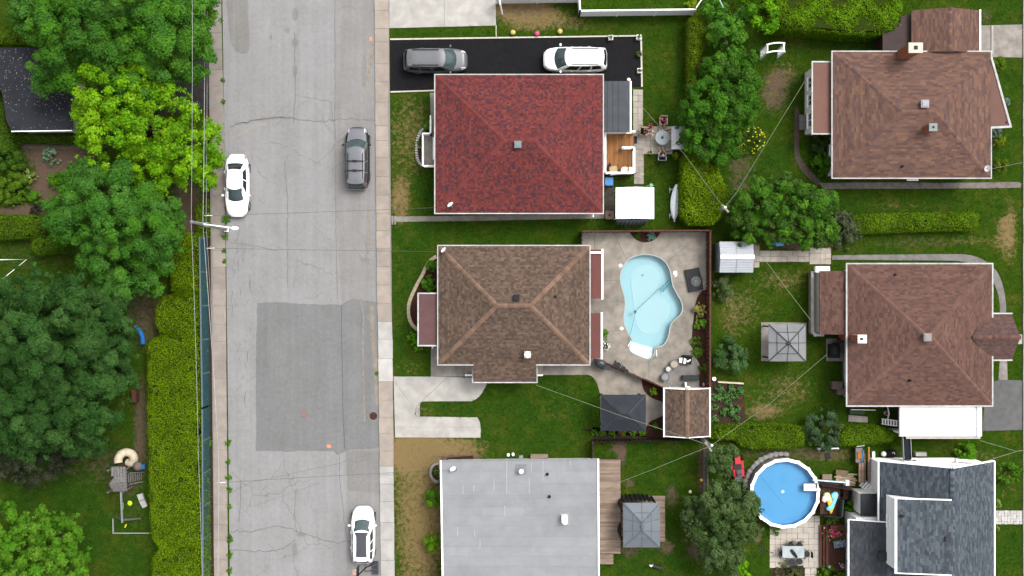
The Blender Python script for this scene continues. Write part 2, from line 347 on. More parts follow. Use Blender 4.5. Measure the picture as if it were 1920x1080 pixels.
# ------------------------------------------------------------------ road
def roadmat(name, a, b, k=1.0):
    a = tuple(K * c for c in a); b = tuple(K * c for c in b)
    m, t, bs = nodes(name); p = pos(t)
    st = pos(t, (1.6, .05, 1)); c = mix(t, ramp(t, noise(t, st, 1.3, 5, .6), .3, .7), a, b)
    c = mix(t, ramp(t, noise(t, p, .5, 5, .6), .35, .7), c, mix(t, 1.0, c, (.88, .87, .86), 'MULTIPLY')); c = mix(t, ramp(t, noise(t, p, 3.5, 6, .75), .3, .75), mix(t, 1.0, c, (1.08, 1.08, 1.08), 'MULTIPLY'), mix(t, 1.0, c, (.86, .86, .86), 'MULTIPLY'))
    c = mix(t, ramp(t, noise(t, p, 24, 3, .8), .35, .7), c, mix(t, 1.0, c, (.86, .86, .86), 'MULTIPLY'))
    v = N(t, 'ShaderNodeTexVoronoi', feature='DISTANCE_TO_EDGE'); v.inputs['Scale'].default_value = .28
    wv = N(t, 'ShaderNodeVectorMath', operation='ADD'); t.links.new(p, wv.inputs[0])
    nn = N(t, 'ShaderNodeTexNoise'); nn.inputs['Scale'].default_value = 1.2; nn.inputs['Detail'].default_value = 6; t.links.new(p, nn.inputs['Vector'])
    t.links.new(nn.outputs['Color'], wv.inputs[1]); t.links.new(wv.outputs[0], v.inputs['Vector'])
    cr = ramp(t, v.outputs['Distance'], .012, .0); gate = ramp(t, noise(t, p, .16, 2), .5, .62)
    mm = N(t, 'ShaderNodeMath', operation='MULTIPLY'); t.links.new(cr, mm.inputs[0]); t.links.new(gate, mm.inputs[1])
    m2 = N(t, 'ShaderNodeMath', operation='MULTIPLY'); t.links.new(mm.outputs[0], m2.inputs[0]); m2.inputs[1].default_value = .55 * k
    c = mix(t, m2.outputs[0], c, (.09, .085, .08))
    t.links.new(c, bs.inputs['Base Color']); bs.inputs['Roughness'].default_value = .9; bs.inputs['Specular IOR Level'].default_value = .06
    bn = N(t, 'ShaderNodeBump'); bn.inputs['Strength'].default_value = .3; bn.inputs['Distance'].default_value = .01
    t.links.new(noise(t, p, 60, 3), bn.inputs['Height']); t.links.new(bn.outputs[0], bs.inputs['Normal'])
    return m
ROAD = roadmat('worn_asphalt', (.298, .297, .298), (.256, .255, .255))
ROADR = roadmat('worn_asphalt_kerb_lane', (.275, .269, .265), (.235, .229, .224))
PATCH = roadmat('asphalt_repair', (.205, .208, .207), (.178, .182, .184), .35)
STAIN = roadmat('stained_asphalt', (.25, .244, .237), (.205, .2, .19), .8)
SAND = M('sandy_gutter', (.33, .28, .225), (.24, .21, .175), 3, .95, fine=.2, big=.2)
BLACKTOP = M('fresh_blacktop', (.009, .0088, .0102), (.013, .0128, .0145), 3, .75, bump=.3, bscale=70, big=.2, fine=.12)
road = sheet('road', [(415, -2500), (417, 0), (425, 540), (431, 1080), (440, 3500), (726, 3500), (714, 1080), (707, 540), (702, 0), (700, -2500)], .004, ROAD, base=-.2)
def rsheet(name, pts, z, mat, jag=0, **kw):
    if jag:
        q = []
        for i in range(len(pts)):
            a, b = pts[i], pts[(i + 1) % len(pts)]; n = max(1, int(hypot(b[0] - a[0], b[1] - a[1]) / 8))
            q += [(lerp(a[0], b[0], k / n) + random.uniform(-jag, jag), lerp(a[1], b[1], k / n) + random.uniform(-jag, jag)) for k in range(n)]
        pts = q
    return MB().flat(wpoly(pts), z).build(name, mat, road, **kw)
rsheet('kerb_lane', [(627, -60), (700.5, -60), (703, 270), (705.5, 540), (707, 590), (712.5, 1180), (652, 1180), (650, 1010), (649, 860), (640, 560), (631, 430), (629, 200)], .008, ROADR, .5)
rsheet('asphalt_patch', [(482, 567), (530, 567), (562, 570), (612, 571), (640, 571), (655, 563), (664, 560), (680, 563), (706, 566), (710, 700), (711, 838), (700, 842), (655, 843), (640, 850), (632, 852), (625, 846), (560, 845), (536, 848), (528, 846), (480, 845), (480, 700)], .012, PATCH, .8)
rsheet('asphalt_patch', [(650, 846), (711, 846), (712, 925), (690, 922), (652, 920)], .012, roadmat('asphalt_repair_brown', (.245, .238, .232), (.21, .204, .198), .4), 1)
rsheet('oil_stain', catmull([(424, -20), (436, -30), (462, -10), (466, 40), (467, 90), (458, 100), (440, 94), (430, 60)]), .009, STAIN, .8)
for x, y, rx, ry in ((553, 28, 6, 13), (539, 57, 5, 6), (553, 133, 5, 12), (508, 69, 3, 5), (552, 1030, 6, 14), (566, 1002, 10, 5), (695, 595, 9, 7), (682, 135, 6, 35), (553, 80, 7, 10)):
    rsheet('tar_spot', [(x + rx * cos(a) * random.uniform(.8, 1.1), y + ry * sin(a) * random.uniform(.8, 1.1)) for a in np.arange(0, 6.28, .42)], .013, STAIN)
SEAL = M('crack_filler', (.19, .183, .175), (.135, .13, .122), 9, .9)
def crack(pts, wpx, mat=SEAL, name='crack', z=.0165, wob=1.2):
    q = []
    for i in range(len(pts) - 1):
        a, b = pts[i], pts[i + 1]; n = max(2, int(hypot(b[0] - a[0], b[1] - a[1]) / 6))
        q += [(lerp(a[0], b[0], k / n) + random.gauss(0, wob * .5), lerp(a[1], b[1], k / n) + random.gauss(0, wob * .5)) for k in range(n)]
    q.append(pts[-1]); L = []; Rr = []
    for i, p in enumerate(q):
        a = q[max(0, i - 1)]; b = q[min(len(q) - 1, i + 1)]; dx, dy = b[0] - a[0], b[1] - a[1]; l = hypot(dx, dy) or 1
        ww = wpx * random.uniform(.35, .65); L.append((p[0] - dy / l * ww, p[1] + dx / l * ww)); Rr.append((p[0] + dy / l * ww, p[1] - dx / l * ww))
    vs = [(*XY(*p), z) for p in L] + [(*XY(*p), z) for p in Rr]; n = len(q)
    return MB().add(vs, [(i, i + 1, n + i + 1, n + i) for i in range(n - 1)]).build(name, mat, road)
crack([(430, 238), (470, 228), (520, 218), (560, 224), (600, 228), (650, 222), (703, 226)], 1.5, wob=2.6)
crack([(440, 232), (500, 222), (545, 219)], 1.2, wob=2.5)
crack([(432, 998), (470, 996), (520, 985), (548, 992), (580, 1005), (620, 1016), (660, 1016)], 1.5, wob=2.6)
crack([(432, 1030), (480, 1034), (530, 1030), (555, 1012)], 1.4, wob=2)
crack([(553, 60), (553, 120), (554, 180), (550, 230)], 1.4); crack([(628, 0), (628, 220), (630, 430), (633, 560)], 1.0, wob=.4)
crack([(452, 900), (451, 940), (448, 980)], 1.4, wob=.5); crack([(533, 300), (540, 380), (538, 450), (540, 540)], 1.0)
crack([(636, 850), (637, 900), (650, 1010)], 1.0); crack([(640, 572), (641, 650), (643, 760), (646, 842)], 1.1, M('tar_line', (.09, .10, .12)), wob=.4)
crack([(450, 430), (446, 445), (440, 452)], .8); crack([(430, 455), (470, 460), (520, 470)], .8); crack([(560, 180), (620, 190), (630, 260)], .7); crack([(556, 915), (552, 960), (556, 1000)], 1.0)
crack([(430, 925), (470, 905), (560, 885), (630, 870), (700, 850)], .7, wob=.6); crack([(470, 950), (530, 930), (600, 905)], .5, wob=.6)
for k in range(26):
    x, y = random.uniform(436, 470), random.uniform(440, 760); crack([(x, y), (x + random.uniform(-4, 4), y + random.uniform(6, 22))], .9, wob=1.5)
for k in range(16):
    x, y = random.uniform(460, 630), random.uniform(250, 540); crack([(x, y), (x + random.uniform(-8, 20), y + random.uniform(-4, 12))], .6, wob=1.2)
crack([(676, 560), (682, 590), (680, 640), (681, 700), (684, 790)], 2.6, SAND, 'sand_streak', wob=.6); crack([(697, 570), (700, 640), (706, 720), (707, 760)], 7, SAND, 'sand_streak', z=.014, wob=.8)
crack([(688, 160), (694, 120), (702, 80)], 6, SAND, 'sand_streak', z=.014); crack([(690, 385), (692, 430), (691, 460)], 3, SAND, 'sand_streak', z=.014); crack([(432, 262), (470, 240), (500, 232)], 3.5, M('dusty_asphalt', (.30, .275, .245), (.26, .24, .22), 6, .95), 'sand_streak', z=.010)
ORANGE = M('orange_spray_paint', (.9, .16, .05), (.8, .22, .12), 20, .8)
rsheet('survey_mark', [(613, 834), (620, 834), (621, 838), (617, 840), (613, 838)], .0185, ORANGE); rsheet('survey_mark', [(693, 70), (697, 69), (698, 76), (693, 76)], .0185, ORANGE)
rsheet('survey_mark', [(661, 1068), (672, 1066), (673, 1077), (662, 1078)], .0185, M('faded_orange_paint', (.55, .36, .30), (.40, .34, .31), 9))
def manhole(px, py, r, mat, lab, rim):
    p = P(px, py, .012); t_ = thing('manhole_cover', lab, 'manhole cover', p)
    b = MB(); b.lathe(p, [(r * 1.12, 0), (r * 1.12, .008), (r * 1.0, .009)], 28).build('rim', rim, t_)
    b = MB(); b.lathe(p, [(r * .97, .006), (r * .97, .014)], 28).build('lid', mat, t_)
    b = MB()
    for k in range(-4, 5):
        hw = sqrt(max(0, (r * .8) ** 2 - (k * r * .19) ** 2))
        if hw > .03: b.box(p + Vector((0, k * r * .19, .017)), (hw * 2, r * .06, .006))
    b.build('tread', mat, t_)
manhole(571, 776, .36, M('faded_pink_iron', (.24, .17, .16), (.17, .13, .125), 14), 'faded pink round manhole cover in the middle of the road', PATCH)
manhole(700, 780, .31, M('rusty_iron', (.07, .035, .032), (.045, .025, .025), 14), 'dark rusty round manhole cover beside the right kerb', SAND)
# ------------------------------------------------------------------ pavements: every slab its own piece
def pavement(name, xl, xr, joints, colf):
    base = MB().prism(wpoly([(xl(-1500), -1500), (xr(-1500), -1500), (xr(-45), -45), (xr(1125), 1125), (xr(2600), 2600), (xl(2600), 2600), (xl(1125), 1125), (xl(-45), -45)]), -.1, .085).build(name, GRAVEL, kind='structure')
    HARD.append(wpoly([(xl(-60), -60), (xr(-60), -60), (xr(1140), 1140), (xl(1140), 1140)]))
    for a, b in zip(joints[:-1], joints[1:]):
        j = lambda: random.uniform(-.4, .4)
        q = [(xl(a) + j(), a + .35), (xr(a) + j(), a + .35), (xr(b) + j(), b - .35), (xl(b) + j(), b - .35)]
        k = random.uniform(.92, 1.08); c = colf((a + b) / 2)
        MB().prism(wpoly(q), .05, .11 + random.uniform(-.006, .006), tuple(k * x for x in c)).build('slab', SIDEW, base)
    return base
def lin(*pts):
    ys = [p[0] for p in pts]; xs = [p[1] for p in pts]
    return lambda y: float(np.interp(y, ys, xs))
jr = [-40, -12, 20, 54, 79, 120, 154, 192, 236, 264, 295, 331, 366, 400, 433, 466, 500, 534, 569, 603, 636, 672, 715, 750, 783, 812, 845, 874, 890, 907, 940, 979, 1012, 1050, 1085, 1120]
pavement('sidewalk', lin((-1500, 695), (0, 702.5), (270, 704.5), (540, 707), (610, 709), (1080, 714.5), (2600, 724)), lin((-1500, 722), (0, 729), (190, 730), (193, 727), (400, 731), (600, 733.5), (606, 736), (1080, 740), (2600, 752)), jr,
         lambda y: (1.42, 1.55, 1.68) if (603 < y < 715) else ((1.32, 1.45, 1.58) if y > 873 else (1.06, 1.04, 1.02)))
jl = list(range(-40, 1130, 34)); jl = [y + random.uniform(-3, 3) for y in jl]
pavement('sidewalk', lin((-1500, 375), (0, 391), (250, 396), (540, 400), (1080, 402), (2600, 410)), lin((-1500, 402), (0, 415), (250, 421), (540, 424), (1080, 428), (2600, 437)), jl, lambda y: (.82, .83, .84) if y < 430 else (.98, .98, .98))
pavement('sidewalk', lambda y: 1917.5, lambda y: 1946, list(range(-40, 1130, 33)), lambda y: (1.2, 1.25, 1.3))
# ------------------------------------------------------------------ driveways, paths, pads
def joint(root, a, b, z, wpx=.7):
    pa, pb = P(*a), P(*b); d = (pb - pa).normalized(); n = Vector((-d.y, d.x, 0)) * wpx / S / 2
    MB().add([pa - n + Vector((0, 0, z)), pb - n + Vector((0, 0, z)), pb + n + Vector((0, 0, z)), pa + n + Vector((0, 0, z))], [(0, 1, 2, 3)]).build('joint', SEAL, root)
d1 = sheet('driveway', [(730, -120), (929, -120), (930, 48), (730, 53)], .05, CONC); joint(d1, (833, -100), (833, 51), .054); joint(d1, (731, -20), (930, -20), .054)
d2 = sheet('driveway', [(731.5, 75), (1203, 68), (1204, 163), (1183, 164), (1183, 158), (980, 158), (815, 170), (732, 171.5)], .03, BLACKTOP)
for q in ([(731.5, 72.5), (1203, 66), (1203, 68.5), (731.5, 75.2)], [(732, 171.3), (815, 168.6), (815, 171), (732, 173.8)], [(1200.5, 68), (1203.5, 68), (1205, 163), (1202, 163)], [(929.5, 48), (931, 48), (931, 71), (929.5, 71)]):
    MB().prism(wpoly(q), -.02, .065).build('edging', M('pale_edging', (.58, .54, .47), (.5, .46, .4)), d2)
dr = catmull([(893, 716), (912, 718), (906, 733), (897, 745), (885, 752)], 5, False)
d3 = sheet('driveway', [(738, 706), (808, 706), (886, 708)] + dr + [(792, 752.5), (785, 757), (779, 767), (777.5, 776), (784, 781), (895, 782.5), (900, 792), (901.5, 805), (901, 820.5), (741, 820)], .05, CONC)
joint(d3, (838, 708), (791, 752), .054); joint(d3, (740, 716), (778, 766), .054, .5); joint(d3, (741, 800), (901, 801), .054, .3)
MB().prism(wpoly(catmull([(788, 754), (781, 763), (779, 773), (783, 780), (787, 780), (787, 765)], 4)), 0, .12).build('bed_edging', STONE, d3)
walk = sheet('path', [(808, 652), (821, 652), (821, 681), (900, 681), (900, 706), (808, 706)], .047, CONC2)
walk2 = sheet('path', [(1000, 680), (1112, 672), (1130, 700), (1090, 703), (1008, 703)], .047, PATIO)
sheet('path', [(732, 406), (822, 405), (1150, 400), (1150, 409), (900, 414), (822, 415), (733, 416)], .02, CONC2)
for x in (734.5, 739.5): MB().prism(wpoly([(x, 405), (x + 3, 405), (x + 3, 421), (x, 421)]), .0, .12).build('edging_stone', CONC2, d3)
sheet('path', [(806, 174), (816, 174), (816, 250), (809, 250)], .02, CONC2)
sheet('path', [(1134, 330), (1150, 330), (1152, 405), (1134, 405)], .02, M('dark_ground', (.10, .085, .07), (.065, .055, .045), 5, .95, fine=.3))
sheet('gravel_strip', [(386, -60), (396, 250), (399, 540), (402, 1120), (388, 1120), (388, 450), (384, 440), (378, -60)], .006, SOIL, excl=False)
# patio round the kidney pool (hole cut by building the deck as strips around the outline)
OUT = [(1090, 434), (1180, 433)] + catmull([(1180, 436), (1190, 447), (1200, 453), (1210, 454.5), (1222, 452), (1232, 445), (1238, 436)], 4, False) + [(1238, 433), (1324, 432), (1325, 543)] + catmull([(1316, 545), (1308, 556), (1303, 572), (1301, 590), (1299, 610), (1297, 630), (1298, 652), (1303, 668), (1311, 682), (1313, 694), (1310, 703)], 3, False) + [(1311, 727), (1250, 727), (1246, 730), (1246, 782), (1228, 786), (1216, 793), (1210, 806), (1126, 806), (1126, 741)] + catmull([(1124, 735), (1119, 718), (1110, 706), (1100, 702)], 4, False) + [(1090, 700), (1112, 672), (1107, 668), (1107, 470), (1090, 466)]
def ringmesh(outer, inner, z, name, mat, kind='structure'):
    # triangulate a polygon with a hole through bmesh
    import bmesh
    from mathutils.geometry import delaunay_2d_cdt
    o = wpoly(outer); i = wpoly(inner)
    if area2(o) < 0: o = o[::-1]
    if area2(i) < 0: i = i[::-1]
    vs = [Vector(p) for p in o + i]; n, m_ = len(o), len(i)
    ed = [(k, (k + 1) % n) for k in range(n)] + [(n + k, n + (k + 1) % m_) for k in range(m_)]
    vv, ee, ff, *_ = delaunay_2d_cdt(vs, ed, [], 0, 1e-5)
    ff = [f for f in ff]
    cx = np.array([sum(vv[a].x for a in f) / len(f) for f in ff]); cy = np.array([sum(vv[a].y for a in f) / len(f) for f in ff])
    keep = inside(cx, cy, o) & ~inside(cx, cy, i)
    mb = MB(); mb.add([(v.x, v.y, z) for v in vv], [f for f, k in zip(ff, keep) if k])
    HARD.append(o)
    return mb.build(name, mat, kind=kind)
deck = ringmesh(OUT, POOL, .04, 'patio', PATIO)
for a, b in (((1150, 434), (1175, 488)), ((1115, 434), (1115, 470)), ((1248, 492), (1300, 452)), ((1132, 526), (1163, 526)), ((1120, 567), (1170, 565)), ((1260, 531), (1287, 530)), ((1256, 620), (1288, 621)), ((1140, 621), (1166, 619)), ((1216, 674), (1217, 710)), ((1245, 648), (1256, 664))):
    joint(deck, a, b, .046, 1.0)
STAINP = M('dark_water_stain', (.16, .145, .125), (.27, .24, .20), 2.2, .9, fine=.3, lo=.3, hi=.7)
def blotch(root, px, py, rx, ry, z, mat, name='stain', n=18, j=.3):
    MB().flat([XY(px + rx * cos(2 * pi * k / n) * random.uniform(1 - j, 1 + j), py + ry * sin(2 * pi * k / n) * random.uniform(1 - j, 1 + j)) for k in range(n)], z).build(name, mat, root)
sheet('patio_corner', [(1250, 690), (1262, 676), (1290, 660), (1304, 676), (1311, 692), (1310, 703), (1309, 725), (1250, 725)], .046, M('stained_concrete', (.16, .15, .14), (.27, .25, .23), 1.3, .9, fine=.3, detail=9, lo=.3, hi=.7), base=.03)
sheet('path', catmull([(1560, 479), (1600, 478), (1700, 477), (1790, 476.5), (1822, 479), (1848, 490), (1868, 508), (1880, 535), (1886, 570), (1886, 592)], 5, False) + catmull([(1874, 592), (1874, 570), (1869, 545), (1858, 523), (1842, 505), (1822, 495), (1790, 489), (1700, 488), (1600, 487), (1560, 487)], 5, False), .03, M('grey_walk', (.26, .245, .235), (.19, .18, .17), 2, .9, fine=.2, big=.25))
sheet('path', [(1535, 343), (1600, 342), (1720, 342), (1760, 343), (1860, 342), (1908, 341), (1915, 344), (1914, 352), (1860, 353), (1720, 354), (1600, 354), (1545, 355)], .03, M('grey_walk_rough', (.25, .22, .20), (.17, .15, .135), 2.5, .9, fine=.25, big=.25))
sheet('driveway', [(1838, 48), (1916.5, 46), (1916.5, 108), (1858, 107), (1838, 100)], .03, CONC2)
sheet('driveway', [(1846, 740), (1860, 716), (1875, 712), (1916.5, 713), (1916.5, 806), (1842, 808)], .03, M('grey_blacktop', (.15, .15, .15), (.12, .12, .12), 2, .9, fine=.15, big=.2))
sheet('path', [(1874, 676), (1888, 676), (1889, 712), (1872, 712)], .026, CONC2); sheet('path', [(1896, 627), (1916.5, 627), (1916.5, 645), (1896, 645)], .026, CONC)
sheet('path', catmull([(1490, 198), (1498, 206), (1501, 230), (1498, 270), (1502, 296), (1520, 320), (1541, 342)], 4, False) + catmull([(1532, 348), (1508, 326), (1492, 300), (1489, 270), (1490, 230)], 4, False), .02, M('old_plank_walk', (.12, .09, .075), (.07, .055, .045), 6, .9, fine=.3))
sheet('path', [(30, 272), (60, 270), (130, 268), (175, 270), (175, 279), (60, 279), (35, 277)], .02, M('dark_brown_walk', (.17, .13, .11), (.11, .085, .07), 4, .9, fine=.3))  # dark brown garden walk with mottled tone
sheet('driveway', [(300, 118), (392, 110), (395, 205), (300, 215)], .02, M('old_blacktop', (.065, .06, .06), (.045, .042, .042), 2, .9, fine=.3, big=.3))
sheet('pad', [(1427, 604), (1512, 605), (1511, 677), (1427, 677)], .04, CONC2); sheet('pad', [(1549, 635), (1581, 635), (1581, 677), (1549, 677)], .04, CONC2)
sheet('bed', [(1090, 806), (1245, 804), (1245, 823), (1112, 824), (1111, 800)], .012, SOIL)
sheet('bed', catmull([(1207, 709), (1245, 729), (1246, 752), (1232, 750), (1219, 744), (1208, 733), (1204, 720)], 4), .05, MULCH, base=0); sheet('bed', catmull([(1246, 782), (1228, 786), (1216, 793), (1210, 806), (1212, 818), (1246, 820)], 4), .05, MULCH, base=0)
sheet('bed', [(1178, 433), (1240, 433), (1238, 437), (1232, 446), (1222, 453), (1210, 455), (1199, 454), (1189, 448), (1180, 437)], .034, MULCH, base=0); sheet('bed', [(1327, 543), (1327, 730), (1312, 730), (1313, 694), (1311, 682), (1302, 668), (1297, 652), (1296, 630), (1298, 610), (1300, 590), (1302, 572), (1307, 556), (1315, 544)], .034, MULCH, base=0)
sheet('bed', catmull([(818, 484), (802, 497), (790, 528), (774, 562), (770, 588), (776, 606), (790, 620), (806, 640), (812, 660), (824, 655), (824, 486)], 3), .012, MULCH, base=0)
sheet('bed', [(1333, 714), (1393, 719), (1398, 792), (1333, 794)], .012, SOIL); sheet('bed', [(1446, 1065), (1508, 1065), (1508, 1100), (1446, 1100)], .03, SOIL)
sheet('bed', catmull([(806, 240), (792, 252), (783, 268), (782, 292), (790, 308), (812, 316), (818, 280)], 3), .012, SOIL, base=0)
# ------------------------------------------------------------------ foliage
def leafquads(C, Nn, size, asp=.6, bend=.0):
    n = len(C); Nn = Nn / (np.linalg.norm(Nn, axis=1, keepdims=True) + 1e-9)
    a = rng.normal(size=(n, 3)); U = a - (a * Nn).sum(1, keepdims=True) * Nn; U /= np.linalg.norm(U, axis=1, keepdims=True) + 1e-9
    W = np.cross(Nn, U); s = (size * rng.uniform(.65, 1.35, n))[:, None]
    k = asp * .5
    V = np.stack([C - U * s * .5, C + W * s * k, C + U * s * .5, C - W * s * k], 1)
    return V.reshape(-1, 3), np.arange(n * 4).reshape(-1, 4)
def pick(pal, n):
    pal = np.array(pal); i = rng.integers(0, len(pal), n); j = rng.integers(0, len(pal), n); t = rng.random((n, 1))
    return pal[i] * t + pal[j] * (1 - t)
def clumps(cl, leaf, pal, dens=1.2, asp=.6, up=.35, var=.25, shell=.55):
    """cl: list of (x, y, z, r, flat). Leaves in the outer shell of every clump, facing outwards."""
    Vs, Cs = [], []
    for x, y, z, r, fl in cl:
        rs = min(max(r * random.uniform(.28, .5), leaf * 1.1), r); m = 1 if r < leaf * 2 else int(2.6 * (r / rs) ** 2)        # puffs over the clump's skin
        n = max(8, int(dens * 4.2 * pi * rs * rs * .5 / (leaf * leaf * asp * .5)))
        D = rng.normal(size=(m, 3)); D[:, 2] = np.abs(D[:, 2]) * .9 - .3 * (rng.random(m) < .4); D /= np.linalg.norm(D, axis=1, keepdims=True)
        ctr = np.array([x, y, z]) + D * np.array([1, 1, fl]) * ((r - rs * .7) * rng.uniform(.75, 1.1, m) if m > 1 else np.zeros(m))[:, None]
        ctr = np.repeat(ctr, n, 0); N_ = m * n
        d = rng.normal(size=(N_, 3)); d[:, 2] = np.abs(d[:, 2]) * .95 - .25 * (rng.random(N_) < .35); d /= np.linalg.norm(d, axis=1, keepdims=True)
        rad = rs * (shell + (1 - shell) * rng.random(N_) ** .5) * (1 + .26 * rng.normal(size=N_))
        c = ctr + d * rad[:, None] * np.array([1, 1, fl])
        nn = d + np.repeat(D, n, 0) * .5 + rng.normal(size=(N_, 3)) * .42 + np.array([0, 0, up * .3])
        V, _ = leafquads(c, nn, leaf, asp); Vs.append(V)
        base = pick(pal, 1) * rng.uniform(1 - var, 1 + var)
        cc = .5 * base + .25 * np.repeat(pick(pal, m), n, 0) + .25 * pick(pal, N_); cc = cc * rng.uniform(.8, 1.2, (N_, 1)); Cs.append(cc)
    V = np.concatenate(Vs); C = np.concatenate(Cs)
    return V, np.arange(len(V)).reshape(-1, 4), np.clip(C, 0, 1)
def lobe_clumps(lobes, cr, spread=1.0, seed=0):
    """lobes: (px, py, rpx, h_centre, vertical radius m) -> clump list over their upper surfaces"""
    out = []
    for px, py, rp, hc, vr in lobes:
        c = P(px, py, hc); R_ = rp / S * (H - hc) / H
        n = max(5, int(1.2 * R_ * R_ / (cr * cr)))
        g = (1 + 5 ** .5) / 2
        for i in range(n):
            z = 1 - (i + .5) / n * 1.25; q = sqrt(max(0, 1 - z * z)); a = 2 * pi * i / g + random.uniform(-.3, .3)
            r = cr * random.uniform(.6, 1.4)
            k = (R_ - r * .55) * random.uniform(.72, 1.06)
            out.append((c.x + cos(a) * q * k, c.y + sin(a) * q * k, c.z + z * (vr - r * .3) * random.uniform(.65, 1.2), r, .85))
        for i in range(n // 2):                                    # sprays that break the outline
            a = random.uniform(0, 6.28); k = R_ * random.uniform(.9, 1.1); r = cr * random.uniform(.25, .5)
            out.append((c.x + cos(a) * k, c.y + sin(a) * k, c.z + random.uniform(-.35, .2) * vr, r, .8))
        for i in range(n // 4):                                    # inner fill
            a = random.uniform(0, 6.28); k = R_ * .75 * sqrt(random.random())
            out.append((c.x + cos(a) * k, c.y + sin(a) * k, c.z + random.uniform(-.5, .1) * vr, cr, .85))
    return out
def tree(name, label, lobes, pal, leaf=.2, cr=.75, dens=1.1, asp=.6, trunk_h=None, group=None, base=None, up=.35, var=.28, cat='tree', tr=.22, shell=.6):
    hx = sum(l[0] * l[2] for l in lobes) / sum(l[2] for l in lobes); hy = sum(l[1] * l[2] for l in lobes) / sum(l[2] for l in lobes); hm = sum(l[3] for l in lobes) / len(lobes)
    p = P(hx, hy, hm); b = Vector((p.x, p.y, 0)) if base is None else P(*base)
    t_ = thing(name, label, cat, b, group=group)
    cl = lobe_clumps(lobes, cr)
    V, F, C = clumps(cl, leaf, pal, dens, asp, up, var, shell)
    fast('crown', V, F, LEAF, t_, C)
    m = MB(); top = Vector((p.x, p.y, hm * .9)); pts = [b, lerp(b, top, .3) + Vector((.1, .05, 0)), lerp(b, top, .65), top]
    m.tube(pts, [tr * 1.35, tr, tr * .75, tr * .35], 9); m.build('trunk', BARK, t_, True)
    m = MB()
    for l in lobes:
        q = P(l[0], l[1], l[3]); R_ = l[2] / S
        for k in range(3):
            a = random.uniform(0, 6.28); e = q + Vector((cos(a) * R_ * .6, sin(a) * R_ * .6, l[4] * random.uniform(.0, .5)))
            s_ = lerp(b, top, random.uniform(.35, .7)); mid = lerp(s_, e, .5) + Vector((0, 0, .15))
            m.tube([s_, mid, e], [tr * .45, tr * .28, tr * .1], 6)
    m.build('limb', BARK, t_, True)
    return t_
def shrub(label, px, py, rp, h, pal, leaf=.12, cr=None, dens=1.2, name='shrub', group=None, asp=.6, var=.2, flat=1.0, cat='shrub', flowers=None):
    c = P(px, py, h * .5); b = Vector((c.x, c.y, 0)); t_ = thing(name, label, cat, b, group=group)
    R_ = rp / S * (H - h * .5) / H; cr = cr or max(.12, R_ * .32)
    cl = lobe_clumps([(px, py, rp, h * .45, h * .5 * flat)], cr)
    V, F, C = clumps(cl, leaf, pal, dens, asp, .4, var); V[:, 2] = np.maximum(V[:, 2], .02)
    fast('foliage', V, F, LEAF, t_, C)
    m = MB()
    for k in range(4):
        a = k * 1.6 + random.random(); m.tube([b + Vector((0, 0, -.02)), b + Vector((cos(a) * R_ * .3, sin(a) * R_ * .3, h * .35)), b + Vector((cos(a) * R_ * .6, sin(a) * R_ * .6, h * .6))], [.03, .02, .008], 5)
    m.build('stem', BARK, t_)
    if flowers:
        col, n, sz = flowers; d = rng.normal(size=(n, 3)); d[:, 2] = np.abs(d[:, 2]); d /= np.linalg.norm(d, axis=1, keepdims=True)
        cc = np.array([c.x, c.y, h * .5]) + d * np.array([R_, R_, h * .55]) * 1.02
        V, F = leafquads(cc, d + np.array([0, 0, .8]), sz, 1.0); fast('blossom', V, F, FLOWER, t_, pick(col, n))
    return t_
